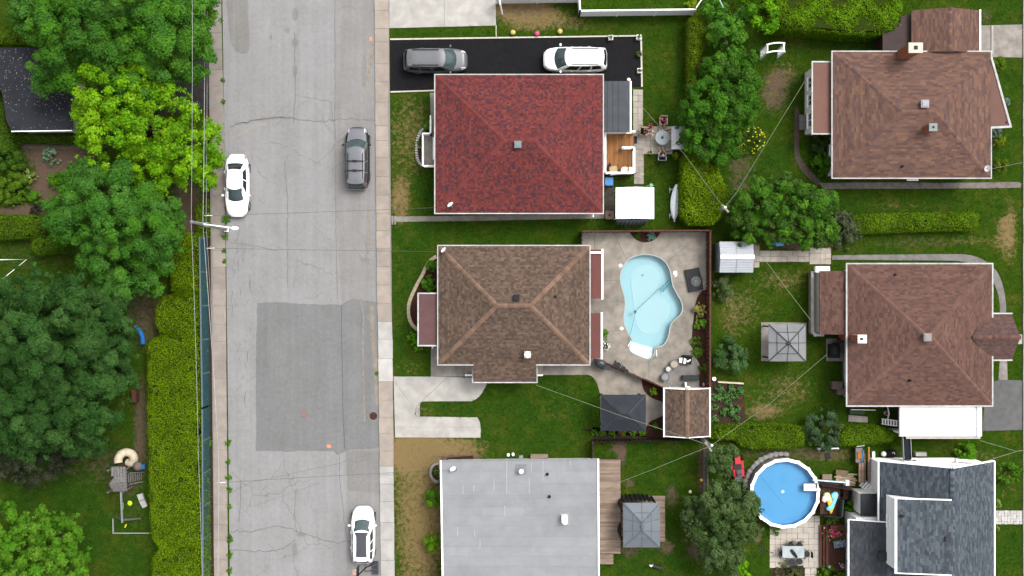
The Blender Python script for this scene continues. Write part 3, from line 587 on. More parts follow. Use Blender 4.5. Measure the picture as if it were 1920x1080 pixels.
def hedge(label, pts, h, pal, leaf=.10, dens=480, round_=.35, group=None, bump=.06, holes=1):
    W0 = wpoly(pts, h); W = W0
    cx = sum(p[0] for p in W) / len(W); cy = sum(p[1] for p in W) / len(W)
    t_ = thing('hedge', label, 'hedge', (cx, cy, 0), group=group)
    x0, x1 = min(p[0] for p in W), max(p[0] for p in W); y0, y1 = min(p[1] for p in W), max(p[1] for p in W)
    A = abs(area2(W)) / 2; n = int(dens * (x1 - x0) * (y1 - y0))
    X = rng.uniform(x0, x1, n); Y = rng.uniform(y0, y1, n); k = inside(X, Y, W); X, Y = X[k], Y[k]; D = edge_dist(X, Y, W)
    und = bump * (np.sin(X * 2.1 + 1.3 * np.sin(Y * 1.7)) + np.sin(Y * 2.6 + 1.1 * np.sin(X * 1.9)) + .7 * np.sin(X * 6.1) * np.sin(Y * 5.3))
    for _ in range(int(A * .5)):                                      # thin spots where the top opens up
        hx, hy, hr = rng.uniform(x0, x1), rng.uniform(y0, y1), rng.uniform(.06, .2); ok = (np.hypot(X - hx, (Y - hy) * rng.uniform(.5, 1.6)) > hr) | (rng.random(len(X)) < .12); X, Y, D, und = X[ok], Y[ok], D[ok], und[ok]
    Z = h - round_ * np.exp(-(D / .22) ** 1.2) + und + rng.normal(0, .05, len(X))
    Nn = rng.normal(size=(len(X), 3)) * .6 + np.array([0, 0, 1.0])
    V1, _ = leafquads(np.stack([X, Y, Z], 1), Nn, leaf, .5)
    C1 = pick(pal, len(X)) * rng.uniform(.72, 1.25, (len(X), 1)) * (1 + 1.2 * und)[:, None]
    per = []; PN = []
    for i in range(len(W)):
        a, b = np.array(W[i]), np.array(W[(i + 1) % len(W)]); L = np.linalg.norm(b - a); m = int(L * h * dens * .55)
        t = rng.random(m)[:, None]; q = a + (b - a) * t; nd = np.array([(b - a)[1], -(b - a)[0]]) / (L + 1e-9)
        if area2(W) < 0: nd = -nd
        z = rng.random(m) * (h - .1); off = rng.normal(0, .05, m)[:, None]
        per.append(np.concatenate([q + nd * off, z[:, None]], 1)); PN.append(np.tile([nd[0], nd[1], .25], (m, 1)) + rng.normal(size=(m, 3)) * .5)
    per = np.concatenate(per); PN = np.concatenate(PN)
    V2, _ = leafquads(per, PN, leaf * 1.1, .5); C2 = pick(pal, len(per)) * rng.uniform(.6, 1.2, (len(per), 1))
    V = np.concatenate([V1, V2]); fast('foliage', V, np.arange(len(V)).reshape(-1, 4), NEEDLE, t_, np.clip(np.concatenate([C1, C2]), 0, 1))
    s_ = lambda f: [(cx + (x - cx) * f[0], cy + (y - cy) * f[1]) for x, y in W]
    fx = max(.5, 1 - .3 / max(.4, (x1 - x0) / 2)); fy = max(.5, 1 - .3 / max(.4, (y1 - y0) / 2))
    MB().prism(s_((fx, fy)), 0, h - .16).build('inner_branches', bpy.data.materials.get('hedge_core') or M('hedge_core', (.03, .045, .004), (.018, .028, .003), 14, .95), t_)
    return t_
YG = [(0.1426, 0.245, 0.006), (0.1012, 0.19, 0.005), (0.184, 0.29, 0.01), (0.0782, 0.145, 0.005)]
GG = [(.065, .14, .014), (.095, .18, .016), (.045, .105, .012)]
DK = [(0.0447, 0.1419, 0.0206), (0.0645, 0.1763, 0.0292), (0.031, 0.1049, 0.0155), (0.086, 0.2064, 0.0396)]
MED = [(0.0546, 0.1722, 0.0101), (0.0798, 0.2268, 0.0126), (0.0403, 0.1344, 0.0092), (0.1134, 0.2604, 0.0202)]
BRT = [(0.1247, 0.306, 0.006), (0.172, 0.378, 0.009), (0.0731, 0.216, 0.006), (0.2236, 0.423, 0.016), (0.07, 0.19, 0.012)]
OLV = [(0.063, 0.108, 0.0288), (0.0882, 0.1395, 0.0432), (0.0432, 0.081, 0.0216), (0.108, 0.162, 0.0648)]
CON = [(0.028, 0.0811, 0.017), (0.0437, 0.1108, 0.0231), (0.0184, 0.0562, 0.0122), (0.0612, 0.1326, 0.0322)]
# ---- trees of the left yards
tree('maple_tree', 'broad mid green maple crown filling the top left corner over the sidewalk', [(150, 60, 85, 6.5, 3.2), (230, 20, 110, 7.2, 3.4), (310, 70, 95, 6.4, 3.0), (370, 20, 52, 5.2, 2.2), (90, 40, 60, 5.5, 2.4), (120, 130, 60, 5.2, 2.4), (250, 125, 80, 5.6, 2.6), (340, 110, 40, 4.8, 2.0), (60, 10, 50, 5, 2)], MED + DK, .155, .72)
tree('lime_tree', 'bright yellow green loose leaved tree overhanging the left sidewalk', [(215, 180, 78, 6.2, 2.6), (300, 235, 80, 6.0, 2.6), (215, 250, 75, 5.8, 2.4), (350, 290, 62, 5.0, 2.0), (260, 130, 42, 6.2, 1.8), (390, 250, 25, 4.2, 1.2), (290, 310, 60, 4.8, 1.9), (175, 210, 40, 5.2, 1.6), (402, 300, 18, 3.6, .8), (395, 340, 16, 3.4, .8)], BRT, .19, .5, .62, asp=.55, var=.3, shell=.35)
tree('maple_tree', 'round dark green maple crown below the bright lime tree', [(200, 390, 92, 6.0, 3.2), (260, 430, 82, 6.2, 3.0), (150, 400, 65, 5.2, 2.4), (225, 480, 75, 5.4, 2.6), (165, 335, 45, 4.6, 2.0), (290, 480, 45, 4.6, 2.0), (210, 525, 42, 4.2, 1.8), (300, 395, 40, 4.8, 2), (280, 525, 30, 3.8, 1.5)], DK + MED[:2], .15, .66, 1.1)
tree('ash_tree', 'huge dark feathery tree crown at the left edge below the round maple', [(110, 640, 125, 8.0, 3.8), (60, 590, 85, 7.0, 3.0), (190, 620, 75, 6.8, 2.8), (130, 740, 110, 7.0, 3.2), (30, 700, 90, 7.2, 3.0), (210, 700, 50, 5.6, 2.2), (50, 800, 70, 5.4, 2.2), (150, 790, 65, 5.6, 2.2), (215, 590, 35, 5, 1.6), (5, 620, 70, 7, 3)], CON, .18, .62, 1.15, asp=.38, shell=.4)
tree('pine_tree', 'sparse dull olive conifer under the huge feathery tree', [(70, 860, 55, 3.6, 1.8), (30, 840, 45, 3.6, 1.6), (115, 850, 40, 3.2, 1.4), (20, 880, 30, 3, 1.2)], [(.04, .05, .026), (.06, .068, .038), (.028, .036, .018)], .2, .42, .8, asp=.3, shell=.2)
tree('cherry_tree', 'light green small leaved tree in the bottom left corner', [(55, 1040, 68, 4.4, 2.2), (110, 1010, 48, 4.2, 1.8), (10, 985, 42, 4.4, 1.8), (130, 1055, 45, 4.0, 1.6), (40, 1085, 60, 4.2, 2), (70, 985, 35, 4.2, 1.6)], MED + [(.10, .19, .02)], .17, .42, .85, shell=.35)
# ---- left garden shrubs
shrub('silver green mounded hosta beside the garden path', 95, 294, 17, .6, [(.16, .26, .15), (.24, .34, .22), (.10, .19, .10)], .2, .2, 1.0, flat=.9)
shrub('small cream edged shrub in the left garden bed', 53, 333, 15, .7, [(.20, .28, .05), (.14, .22, .03), (.30, .36, .12)], .14, .2)
shrub('low bright green shrub mass at the left photo edge', 22, 352, 34, .9, [(.08, .16, .012), (.11, .2, .015), (.05, .11, .01)], .14, .25)
shrub('taller dark green shrub by the dark flat roof corner', 18, 295, 30, 1.4, [(.045, .10, .012), (.06, .13, .014), (.03, .07, .01)], .14, .28)
shrub('small round bright green shrub left of the dark maple', 66, 372, 14, .8, MED, .12, .2); shrub('dark purple leaved shrub under the round maple edge', 70, 395, 13, .9, [(.02, .022, .018), (.03, .03, .022)], .12, .2)
shrub('leafy shrub on the soil just above the round maple', 105, 338, 16, .8, MED, .12, .2)
hedge('low green hedge strip along the lower edge of the dark flat roof', [(25, 250), (140, 248), (165, 252), (165, 266), (90, 267), (25, 264)], 1.0, GG + [(.09, .15, .012)], .12)
hedge('leafy hedge clinging to the left side of the dark flat roof', [(-30, 170), (2, 165), (10, 220), (22, 250), (20, 285), (-30, 285)], 1.4, GG, .12)
hedge('clipped hedge block at the far left above the dark roof', [(-40, 46), (50, 46), (55, 60), (52, 80), (-40, 82)], 1.6, YG[:2] + GG, .11)
hedge('rounded clipped hedge at the left edge beside the dark maple', [(-40, 405), (60, 403), (78, 410), (84, 428), (70, 445), (-40, 449)], 1.5, YG[:2] + GG, .1)
hedge('short clipped hedge end tucked under the dark maple', [(56, 452), (62, 445), (112, 445), (116, 472), (70, 478), (57, 470)], 1.5, YG[:2] + GG, .1)
hedge('narrow hedge beside the street lamp above the blue fence', [(364, 385), (384, 372), (386, 430), (384, 445), (366, 440)], 1.2, YG[:2] + GG, .1)
hedge('hedge section between the dark maple and the blue fence top', [(320, 440), (345, 436), (372, 440), (374, 548), (350, 551), (320, 546), (318, 500)], 1.9, YG, .1)
hedge('rounded hedge block just below the small gap in the tall hedge', [(291, 572), (302, 558), (325, 552), (374, 553), (375, 628), (330, 630), (298, 624), (289, 606)], 1.9, YG, .1)
hedge('long tall clipped hedge running beside the blue fence', [(275, 650), (282, 638), (300, 629), (375, 627), (381, 1030), (300, 1032), (284, 1012), (281, 990), (277, 880), (274, 760)], 1.9, YG, .1)
hedge('rounded hedge end at the bottom edge beside the blue fence', [(284, 1048), (298, 1030), (320, 1026), (381, 1028), (382, 1130), (284, 1130)], 1.9, YG, .1)
# ---- hedges and trees of the right yards
hedge('wide yellow green hedge between the kayak and the utility pole', [(1283, 292), (1300, 284), (1346, 290), (1352, 330), (1365, 352), (1364, 385), (1350, 410), (1335, 421), (1292, 420), (1278, 404), (1278, 350)], 2.0, YG + [(.11, .17, .01)], .12, 420, bump=.1)
hedge('tall narrow hedge along the lawn right of the blacktop driveway', [(1293, 35), (1325, 22), (1330, 60), (1312, 110), (1310, 180), (1294, 180)], 1.9, YG[:2] + [(.12, .19, .01), (.16, .18, .02)], .11)
hedge('large hedge mass along the top edge beside the brown garage', [(1455, -40), (1690, -40), (1694, 10), (1690, 40), (1680, 52), (1650, 62), (1590, 62), (1540, 55), (1470, 52), (1452, 40)], 2.6, YG + MED[:2], .12, 420, bump=.13)
hedge('low hedge strip left of the middle brown house path', [(1600, 405), (1640, 401), (1830, 398), (1840, 406), (1838, 424), (1828, 430), (1740, 432), (1604, 437)], 1.2, [(.115, .22, .010), (.08, .165, .008), (.155, .26, .014)], .1, 480)
hedge('clipped hedge running between the vegetable bed and the round pool', [(1332, 822), (1345, 802), (1400, 797), (1480, 799), (1510, 803), (1510, 836), (1480, 842), (1420, 842), (1390, 838), (1380, 826)], 1.3, [(.10, .19, .008), (.075, .145, .008), (.14, .24, .012)], .1)
hedge('clipped hedge end right of the dark round shrub near the carport', [(1575, 801), (1640, 800), (1672, 806), (1688, 816), (1672, 828), (1630, 834), (1575, 838)], 1.3, [(.10, .20, .008), (.075, .15, .008), (.15, .26, .012)], .1)
tree('lilac_tree', 'dense mid green tree between the swing canopy and the bare soil', [(1330, 200, 60, 3.6, 2.0), (1370, 160, 50, 3.6, 1.9), (1370, 215, 45, 3.4, 1.7), (1315, 250, 45, 2.8, 1.6), (1342, 128, 28, 2.7, 1.2), (1385, 125, 38, 2.8, 1.3), (1300, 225, 32, 2.6, 1.3), (1350, 270, 40, 2.4, 1.2), (1405, 195, 22, 2.4, 1)], [(.05, .155, .012), (.075, .21, .016), (.036, .115, .011), (.045, .08, .02)], .16, .44, 1.1)
tree('lilac_tree', 'small round dark green tree above the white garden arbour', [(1362, 60, 36, 2.8, 1.5), (1370, 85, 22, 2.2, 1.1), (1340, 20, 24, 2.4, 1), (1385, 30, 22, 2.6, 1)], MED + DK, .15, .36)
tree('maple_sapling', 'light green young tree at the top edge beside the hedge mass', [(1425, 20, 34, 3.2, 1.5), (1440, 50, 20, 2.6, 1.1), (1400, 25, 18, 3, 1), (1412, -15, 40, 3, 1.4)], BRT[:3] + MED, .19, .36, .8, shell=.4)
tree('mixed_shrub_tree', 'wide dense green tree thicket above the striped white shed', [(1420, 385, 50, 3.0, 1.7), (1470, 375, 48, 3.4, 1.8), (1510, 390, 45, 3.0, 1.6), (1450, 420, 45, 2.8, 1.5), (1400, 420, 38, 2.4, 1.3), (1545, 385, 28, 2.2, 1.2), (1500, 430, 40, 2.2, 1.2), (1385, 385, 24, 2.2, 1.1), (1540, 430, 35, 1.8, 1)], MED + [(.045, .06, .022), (.06, .08, .03), (.03, .065, .02)], .15, .38, 1.1, var=.38)
shrub('sparse grey green shrub right of the green thicket', 1580, 430, 38, 1.0, [(.08, .10, .05), (.11, .13, .075), (.05, .075, .025)], .14, .3, .55)
tree('apple_tree', 'big dull olive tree covering the left rim of the round pool', [(1348, 946, 50, 3.2, 1.7), (1385, 938, 38, 3.2, 1.5), (1340, 1000, 50, 3.0, 1.6), (1380, 990, 45, 3.0, 1.6), (1310, 960, 35, 2.4, 1.2), (1355, 1040, 45, 2.6, 1.4), (1400, 955, 30, 2.8, 1.2)], OLV + [(.04, .085, .02)], .15, .38, 1.0)
tree('apple_tree', 'small olive green tree left of the red garden tractor', [(1348, 856, 24, 2.4, 1.2), (1354, 880, 18, 2.1, 1.0), (1340, 868, 18, 2.2, 1), (1370, 846, 13, 1.9, .8)], OLV + [(.05, .09, .025)], .15, .32)
shrub('bright green seedling tree at the bottom edge beside the olive tree', 1382, 1075, 24, 2.0, BRT[:3], .2, .3, .8)
shrub('round grey green bush beside the brown slat fence', 1367, 668, 34, 1.7, [(.05, .115, .03), (.08, .15, .05), (.035, .08, .025)], .15, .34)
shrub('grey green bush below the striped white shed', 1353, 540, 24, 1.3, [(.06, .10, .03), (.085, .13, .045), (.10, .12, .05)], .14, .28)
shrub('dark round bush at the right end of the clipped hedge', 1544, 806, 38, 2.0, [(.04, .085, .03), (.06, .11, .045), (.025, .055, .022), (.10, .15, .08)], .16, .34)
shrub('round golden variegated bush at the pool fence', 1312, 581, 13, .8, [(.30, .28, .06), (.22, .22, .03), (.38, .35, .12)], .1, .16)
shrub('light green bush below the golden bush at the pool fence', 1313, 607, 12, .7, [(.12, .26, .02), (.17, .32, .04), (.08, .18, .02)], .1, .16)
for i, (x, y, r_) in enumerate(((1304, 640, 11), (1308, 660, 12), (1318, 690, 9))): shrub(['dark green low plant in the pool fence bed, nearest the light bush', 'dark green low plant in the middle of the pool fence bed', 'dark green low plant at the lower end of the pool fence bed'][i], x, y, r_, .35, GG, .1, .15)
shrub('yellow flowering bush in the lawn beside the long cable', 1408, 262, 26, 1.1, [(.05, .09, .02), (.07, .11, .03)], .13, .22, .35, flowers=([(.55, .55, .03), (.42, .48, .03)], 60, .12))
shrub('yellow green shrub inside the white fence corner at the top', 1297, 8, 12, 1.0, [(.28, .36, .02), (.18, .30, .015)], .12, .18)
shrub('bright green round bush at the gable wall of the grey shingled house', 1811, 845, 18, 1.1, [(.09, .26, .012), (.13, .33, .018), (.06, .18, .01)], .13, .24)
shrub('dark green spreading bush right of the grey shingled house', 1890, 887, 24, 1.0, GG + MED, .15, .26, .6)
shrub('green shrub against the front wall of the flat roofed house', 812, 935, 17, 1.6, [(.08, .20, .012), (.12, .27, .015), (.05, .13, .01)], .13, .26)
shrub('yellow green shrub lower along the flat roofed house front', 815, 1018, 20, 1.6, [(.13, .26, .012), (.18, .34, .02), (.08, .18, .01)], .13, .26)
shrub('green shrub in the curved bed by the brown house corner', 810, 500, 12, .8, MED, .12, .2); shrub('larger green shrub in the curved bed by the brown house porch', 806, 533, 16, .9, MED, .12, .22)
shrub('light green plant below the maroon porch roof, nearer the lawn', 772, 630, 9, .5, [(.08, .25, .01), (.11, .3, .015)], .12, .16); shrub('light green plant below the maroon porch roof, nearer the walk', 782, 648, 11, .5, [(.08, .25, .01), (.11, .3, .015)], .12, .16)
shrub('round bright bush in the teardrop mulch bed', 1224, 733, 8, .6, [(.13, .27, .01), (.17, .33, .015)], .09, .13); shrub('small leafy plant in the lower mulch bed beside the dark gazebo', 1229, 799, 6, .4, MED, .1, .1)
shrub('blue green hosta in the half round mulch bed', 1220, 442, 8, .4, [(.12, .22, .15), (.16, .28, .2)], .18, .12); shrub('green low plant in the left of the half round mulch bed', 1195, 441, 6, .3, GG, .1, .1)
for i, (x, y) in enumerate(((1115, 812), (1130, 811), (1148, 812), (1166, 812), (1186, 812), (1204, 812))): shrub(ORD[i] + ' low leafy plant from the left in the soil bed below the dark gazebo', x, y, 7, .35, MED + [(.12, .2, .02)], .1, .12, group='plants in the bed under the dark gazebo', flowers=([(.5, .08, .15)], 10, .07) if i == 3 else None)
shrub('green bush by the maroon canopy at the pool deck', 1134, 627, 9, .7, MED, .1, .15); shrub('white flowering bush at the lower end of the maroon canopy', 1135, 648, 9, .6, [(.03, .07, .015), (.04, .09, .02)], .1, .15, flowers=([(.75, .72, .7)], 28, .12))
shrub('green shrub at the lower left of the top right house', 1545, 265, 26, 1.2, [(.05, .09, .02), (.07, .12, .03), (.04, .07, .02)], .14, .28); shrub('dense shrub beside the curved plank walk of the top right house', 1545, 305, 24, 1.2, MED, .14, .28)
shrub('yellow green bush by the front corner of the top right house', 1874, 198, 0.1, .1, MED) if False else None
shrub('round yellow green bush right of the top right house', 1877, 311, 14, .9, [(.10, .15, .012), (.13, .18, .015), (.07, .11, .01)], .1, .2); shrub('yellow flowering shrub beside the brown canopy corner', 1873, 265, 12, .7, [(.12, .18, .015), (.22, .26, .02)], .11, .18); shrub('silver blue shrub under the brown canopy corner', 1868, 247, 12, .6, [(.12, .16, .14), (.16, .2, .18)], .11, .18)
shrub('round green bush at the upper right of the top right house', 1872, 120, 13, .8, [(.08, .15, .012), (.11, .18, .015)], .1, .2); shrub('silver shrub along the slanted eave of the top right house', 1886, 192, 9, .5, [(.14, .2, .16), (.18, .24, .2)], .11, .15)
shrub('pale bush on the street side of the grey shingled house', 1869, 945, 9, .6, [(.2, .27, .06), (.15, .22, .04)], .1, .15); shrub('small pale bush lower down the street side of the grey shingled house', 1867, 990, 7, .5, [(.2, .27, .06), (.15, .22, .04)], .1, .14)
shrub('fern beside the lower rim of the round pool', 1453, 995, 12, .5, [(.06, .17, .012), (.09, .22, .015)], .14, .2, .8); shrub('golden ornamental grass behind the round pool deck', 1602, 930, 13, .7, [(.26, .18, .015), (.18, .17, .015), (.12, .15, .02)], .16, .2, asp=.25)
shrub('green shrubs between the pool deck and the grey shingled house', 1598, 952, 15, .8, MED, .12, .2); shrub('low green plants under the curved black pool railing', 1560, 982, 14, .4, GG + [(.15, .17, .05)], .11, .18)
shrub('green plants at the bottom edge beside the narrow tile path', 1560, 1078, 26, .7, [(.09, .2, .015), (.12, .25, .02), (.05, .12, .01)], .13, .22); shrub('mixed low plants in the planting bed below the tiles', 1478, 1078, 26, .4, [(.09, .13, .03), (.14, .14, .06), (.06, .09, .02)], .12, .2, .7)
for i, (x, y) in enumerate(((1349, 727), (1372, 728), (1388, 733), (1337, 745), (1350, 745), (1363, 741), (1377, 743), (1339, 765), (1367, 755), (1357, 772), (1370, 772), (1382, 766), (1382, 781), (1340, 785))):
    shrub('leafy vegetable plant, ' + ORD[(0, 1, 2, 0, 1, 2, 3, 0, 1, 0, 1, 2, 1, 0)[i]] + ' from the left in the ' + ORD[(0, 0, 0, 1, 1, 1, 1, 2, 2, 3, 3, 3, 4, 4)[i]] + ' row of the soil bed', x, y, 7.5, .45, [(.08, .2, .05), (.11, .26, .07), (.06, .14, .035)], .16, .14, .8, name='vegetable_plant', group='vegetable plants in the soil bed', cat='vegetable')
for i, (x, y, r_) in enumerate(((423, 411, 8), (422, 444, 6), (421, 470, 5), (421, 490, 4), (428, 830, 6), (428, 866, 4), (428, 895, 6), (429, 917, 6), (430, 950, 4), (431, 1010, 7), (431, 1040, 6), (430, 1070, 6), (391, 830, 7), (707, 700, 3), (418, 150, 3), (419, 190, 4))):
    shrub(['weed clump just below the white sedan at the kerb', 'weed clump right under the street lamp head', 'small weed below the street lamp pole', 'tiny weed lower down from the street lamp pole', 'weed in the left kerb gap beside the bottom of the asphalt patch', 'small weed in the left kerb gap just above the lower cable clamp', 'weed in the left kerb gap level with the lower cable clamp', 'weed in the left kerb gap just below the lower cable clamp', 'small weed in the left kerb gap level with the white hatchback hood', 'large weed where the lower road crack meets the left kerb', 'weed in the left kerb gap level with the white hatchback tail', 'lowest weed in the left kerb gap at the photo bottom', 'weed between the teal fence and the left sidewalk', 'tiny weed at the right kerb above the rusty manhole cover', 'tiny weed at the left kerb beside the old blacktop drive, upper one', 'tiny weed at the left kerb beside the old blacktop drive, lower one'][i], x, y, r_, .22, [(.06, .17, .012), (.09, .22, .015)], .12, .1, .8, name='weed', group='weeds at the sidewalk edges', cat='weed')
# ------------------------------------------------------------------ roofs and houses
SHING = M('asphalt_shingle', (1, 1, 1), (.9, .9, .9), 9, .95, bump=.35, bscale=60, vcol=True, spec=.1, big=.1, bigscale=.4)
def shingles(mb, poly, pal, course=.145, tab=.22, lift=.02, con=.7):
    """poly: planar convex 3-D polygon, edge 0-1 is the eave. Rows of overlapping tabs, each its own tilted face."""
    p = [Vector(q) for q in poly]; u = (p[1] - p[0]).normalized(); n = (p[1] - p[0]).cross(p[-1] - p[0]).normalized()
    if n.z < 0: n = -n
    s = n.cross(u)
    if s.z < -1e-9: s = -s
    L = [((q - p[0]).dot(u), (q - p[0]).dot(s)) for q in p]; tm = max(t for _, t in L)
    if tm < .02: return
    def span(t):
        xs = []
        for i in range(len(L)):
            (a, ta), (b, tb) = L[i], L[(i + 1) % len(L)]
            if abs(ta - tb) < 1e-9:
                if abs(ta - t) < 1e-6: xs += [a, b]
            elif min(ta, tb) - 1e-9 <= t <= max(ta, tb) + 1e-9: xs.append(a + (b - a) * (t - ta) / (tb - ta))
        return (min(xs), max(xs)) if xs else None
    rows = max(1, int(round(tm / course))); dt = tm / rows; pal_ = np.array(pal) * .61; mean_ = pal_.mean(0)
    for r in range(rows):
        t0, t1 = r * dt, min(tm - 1e-4, (r + 1) * dt); a = span(t0 + 1e-5); b = span(t1)
        if not a or not b: continue
        rowk = random.uniform(.92, 1.08); x = min(a[0], b[0]) - random.uniform(0, tab); xe = max(a[1], b[1])
        while x < xe:
            w_ = tab * random.uniform(.6, 1.25); x2 = x + w_
            q = [max(x, a[0]), min(x2, a[1]), min(x2, b[1]), max(x, b[0])]
            x = x2
            if q[1] <= q[0] + .005 and q[2] <= q[3] + .005: continue
            q[1] = max(q[0], q[1]); q[2] = max(q[3], q[2])
            c = (pal_[random.randrange(len(pal_))] * con + mean_ * (1 - con)) * random.uniform(.9, 1.1) * rowk
            lf = lift * random.uniform(.8, 1.3)
            B = lambda xx, tt, hh: p[0] + u * xx + s * tt + n * hh
            mb.add([B(q[0], t0, lf), B(q[1], t0, lf), B(q[2], t1, .005), B(q[3], t1, .005), B(q[0], t0, .001), B(q[1], t0, .001)], [(0, 1, 2, 3), (4, 5, 1, 0)], tuple(c))
def caps(mb, a, b, pal, wd=.3, step=.22, h=.03):
    a, b = Vector(a), Vector(b); d = (b - a); L = d.length; d = d.normalized(); sd = Vector((-d.y, d.x, 0)).normalized(); n = int(L / step)
    for i in range(n):
        p0, p1 = a + d * (i * L / n), a + d * ((i + 1.25) * L / n); c = np.array(pal[random.randrange(len(pal))]) * .66 * random.uniform(.9, 1.12)
        z0, z1 = Vector((0, 0, h + .02)), Vector((0, 0, h)); e = sd * wd / 2; dn = Vector((0, 0, -wd * .17))
        mb.add([p0 + z0, p0 + e + z0 + dn, p1 + e + z1 + dn, p1 + z1, p0 - e + z0 + dn, p1 - e + z1 + dn], [(0, 1, 2, 3), (4, 0, 3, 5)], tuple(c))
DECKM = M('roof_underlay', (.10, .09, .085), (.08, .07, .065), 5, .95)
def roof_faces(root, polys, pal, ridges=(), cap_pal=None, course=.145, name='roof', under=None, tab=.22, con=.7):
    """deck + shingles (+ caps). polys: list of 3-D polygons with the eave edge first"""
    m = MB()
    for q in polys:
        n = len(q); q = [Vector(v) for v in q]
        nn = (q[1] - q[0]).cross(q[-1] - q[0])
        if nn.z < 0: pass
        m.add(q + [v - Vector((0, 0, .12)) for v in q], [tuple(range(n)), tuple(range(2 * n - 1, n - 1, -1))] + [(i, (i + 1) % n, n + (i + 1) % n, n + i) for i in range(n)])
    r = m.build(name, under or DECKM, root)
    sm = MB()
    for q in polys: shingles(sm, q, pal, course, tab, .02, con)
    sm.build('shingle_courses', SHING, r, kind='stuff')
    if ridges:
        cm = MB()
        for a, b in ridges: caps(cm, a, b, cap_pal or pal)
        cm.build('ridge_caps', SHING, r, kind='stuff')
    return r
def gutter(root, pts, z, wd=.08, closed=True, mat=GUTW, name='gutter', ht=.13):
    """white gutter run along world xy points"""
    n = len(pts)
    for i in range(n if closed else n - 1):
        a, b = Vector((*pts[i][:2], z)), Vector((*pts[(i + 1) % n][:2], z)); d = (b - a).normalized() * (wd / 2 - .004)
        MB().bar(a - d, b + d if i % 2 == 0 else b - d * 1.02, wd, ht - (.004 if i % 2 else 0)).build(name, mat, root)
def window(root, c, n, w_=1.0, h_=1.0, frame=WHITE):
    """c: centre on the wall (world), n: outward unit normal (2-D)"""
    c = Vector(c); n = Vector((n[0], n[1], 0)).normalized(); a = atan2(n.y, n.x)
    f = MB()
    t = Vector((-n.y, n.x, 0))
    for s_ in (-1, 1):
        f.box(c + t * s_ * w_ / 2 + n * .03, (.06, .08, h_ + .08), a); f.box(c + Vector((0, 0, s_ * h_ / 2)) + n * .03, (.06, w_ - .08, .08), a)
    f.box(c + n * .028, (.05, .05, h_ - .1), a); f.box(c + Vector((0, 0, -h_ / 2 - .06)) + n * .06, (.12, w_ + .2, .05), a)
    fo = f.build('window', frame, root)
    MB().box(c + n * .012, (.02, w_ - .05, h_ - .05), a).build('pane', GLASS, fo)
def door(root, c, n, mat):
    c = Vector(c); n = Vector((n[0], n[1], 0)).normalized(); a = atan2(n.y, n.x)
    d = MB().box(c + n * .025, (.05, .95, 2.05), a).build('door', mat, root)
    t = Vector((-n.y, n.x, 0)); MB().box(c + n * .08 + t * .36, (.06, .04, .14), a).build('handle', GREYM, d)
def walls(root, x0, y0, x1, y1, h, mat, wins=(2, 2, 2, 2), z0=0, foundation=True, doors=()):
    MB().box(((x0 + x1) / 2, (y0 + y1) / 2, z0 + (h - z0) / 2), (x1 - x0, y1 - y0, h - z0)).build('wall', mat, root)
    if foundation: MB().box(((x0 + x1) / 2, (y0 + y1) / 2, .2), (x1 - x0 + .06, y1 - y0 + .06, .4)).build('foundation', CONC2, root)
    z = z0 + (h - z0) * .58
    for k in range(wins[0]): window(root, (x0, lerp(y0, y1, (k + .5) / wins[0]), z), (-1, 0), 1.1, 1.0)
    for k in range(wins[1]): window(root, (lerp(x0, x1, (k + .5) / wins[1]), y1, z), (0, 1), 1.1, 1.0)
    for k in range(wins[2]): window(root, (x1, lerp(y0, y1, (k + .5) / wins[2]), z), (1, 0), 1.1, 1.0)
    for k in range(wins[3]): window(root, (lerp(x0, x1, (k + .5) / wins[3]), y0, z), (0, -1), 1.1, 1.0)
    for c, n, mt in doors: door(root, c, n, mt)
    HARD.append([(x0, y0), (x1, y0), (x1, y1), (x0, y1)])
def hip(x0, y0, x1, y1, z, pitch):
    """four slopes over an eave rectangle; returns polygons and ridge lines"""
    w_, d = x1 - x0, y1 - y0
    if w_ >= d:
        q = d / 2; zr = z + q * pitch; a = Vector((x0 + q, (y0 + y1) / 2, zr)); b = Vector((x1 - q, (y0 + y1) / 2, zr))
    else:
        q = w_ / 2; zr = z + q * pitch; a = Vector(((x0 + x1) / 2, y0 + q, zr)); b = Vector(((x0 + x1) / 2, y1 - q, zr))
    A, B, C, D = Vector((x0, y0, z)), Vector((x1, y0, z)), Vector((x1, y1, z)), Vector((x0, y1, z))
    if w_ >= d: polys = [[A, B, b, a], [B, C, b], [C, D, a, b], [D, A, a]]
    else: polys = [[A, B, a], [B, C, b, a], [C, D, b], [D, A, a, b]]
    rid = [(A, a), (D, a), (B, b), (C, b), (a, b)] if w_ >= d else [(A, a), (B, a), (C, b), (D, b), (a, b)]
    return polys, rid, zr
def rz_on(polys, x, y):
    """roof height at x, y (max over the slope planes whose outline holds the point)"""
    best = None
    for q in polys:
        q = [Vector(v) for v in q]
        if inside(np.array([x]), np.array([y]), [(v.x, v.y) for v in q])[0]:
            n = (q[1] - q[0]).cross(q[2] - q[0]); z = q[0].z - (n.x * (x - q[0].x) + n.y * (y - q[0].y)) / n.z
            best = z if best is None else max(best, z)
    return best if best is not None else 3
def at_roof(polys, px, py, h0=4):
    h = h0
    for _ in range(4):
        p = P(px, py, h); h = rz_on(polys, p.x, p.y)
    return P(px, py, h)
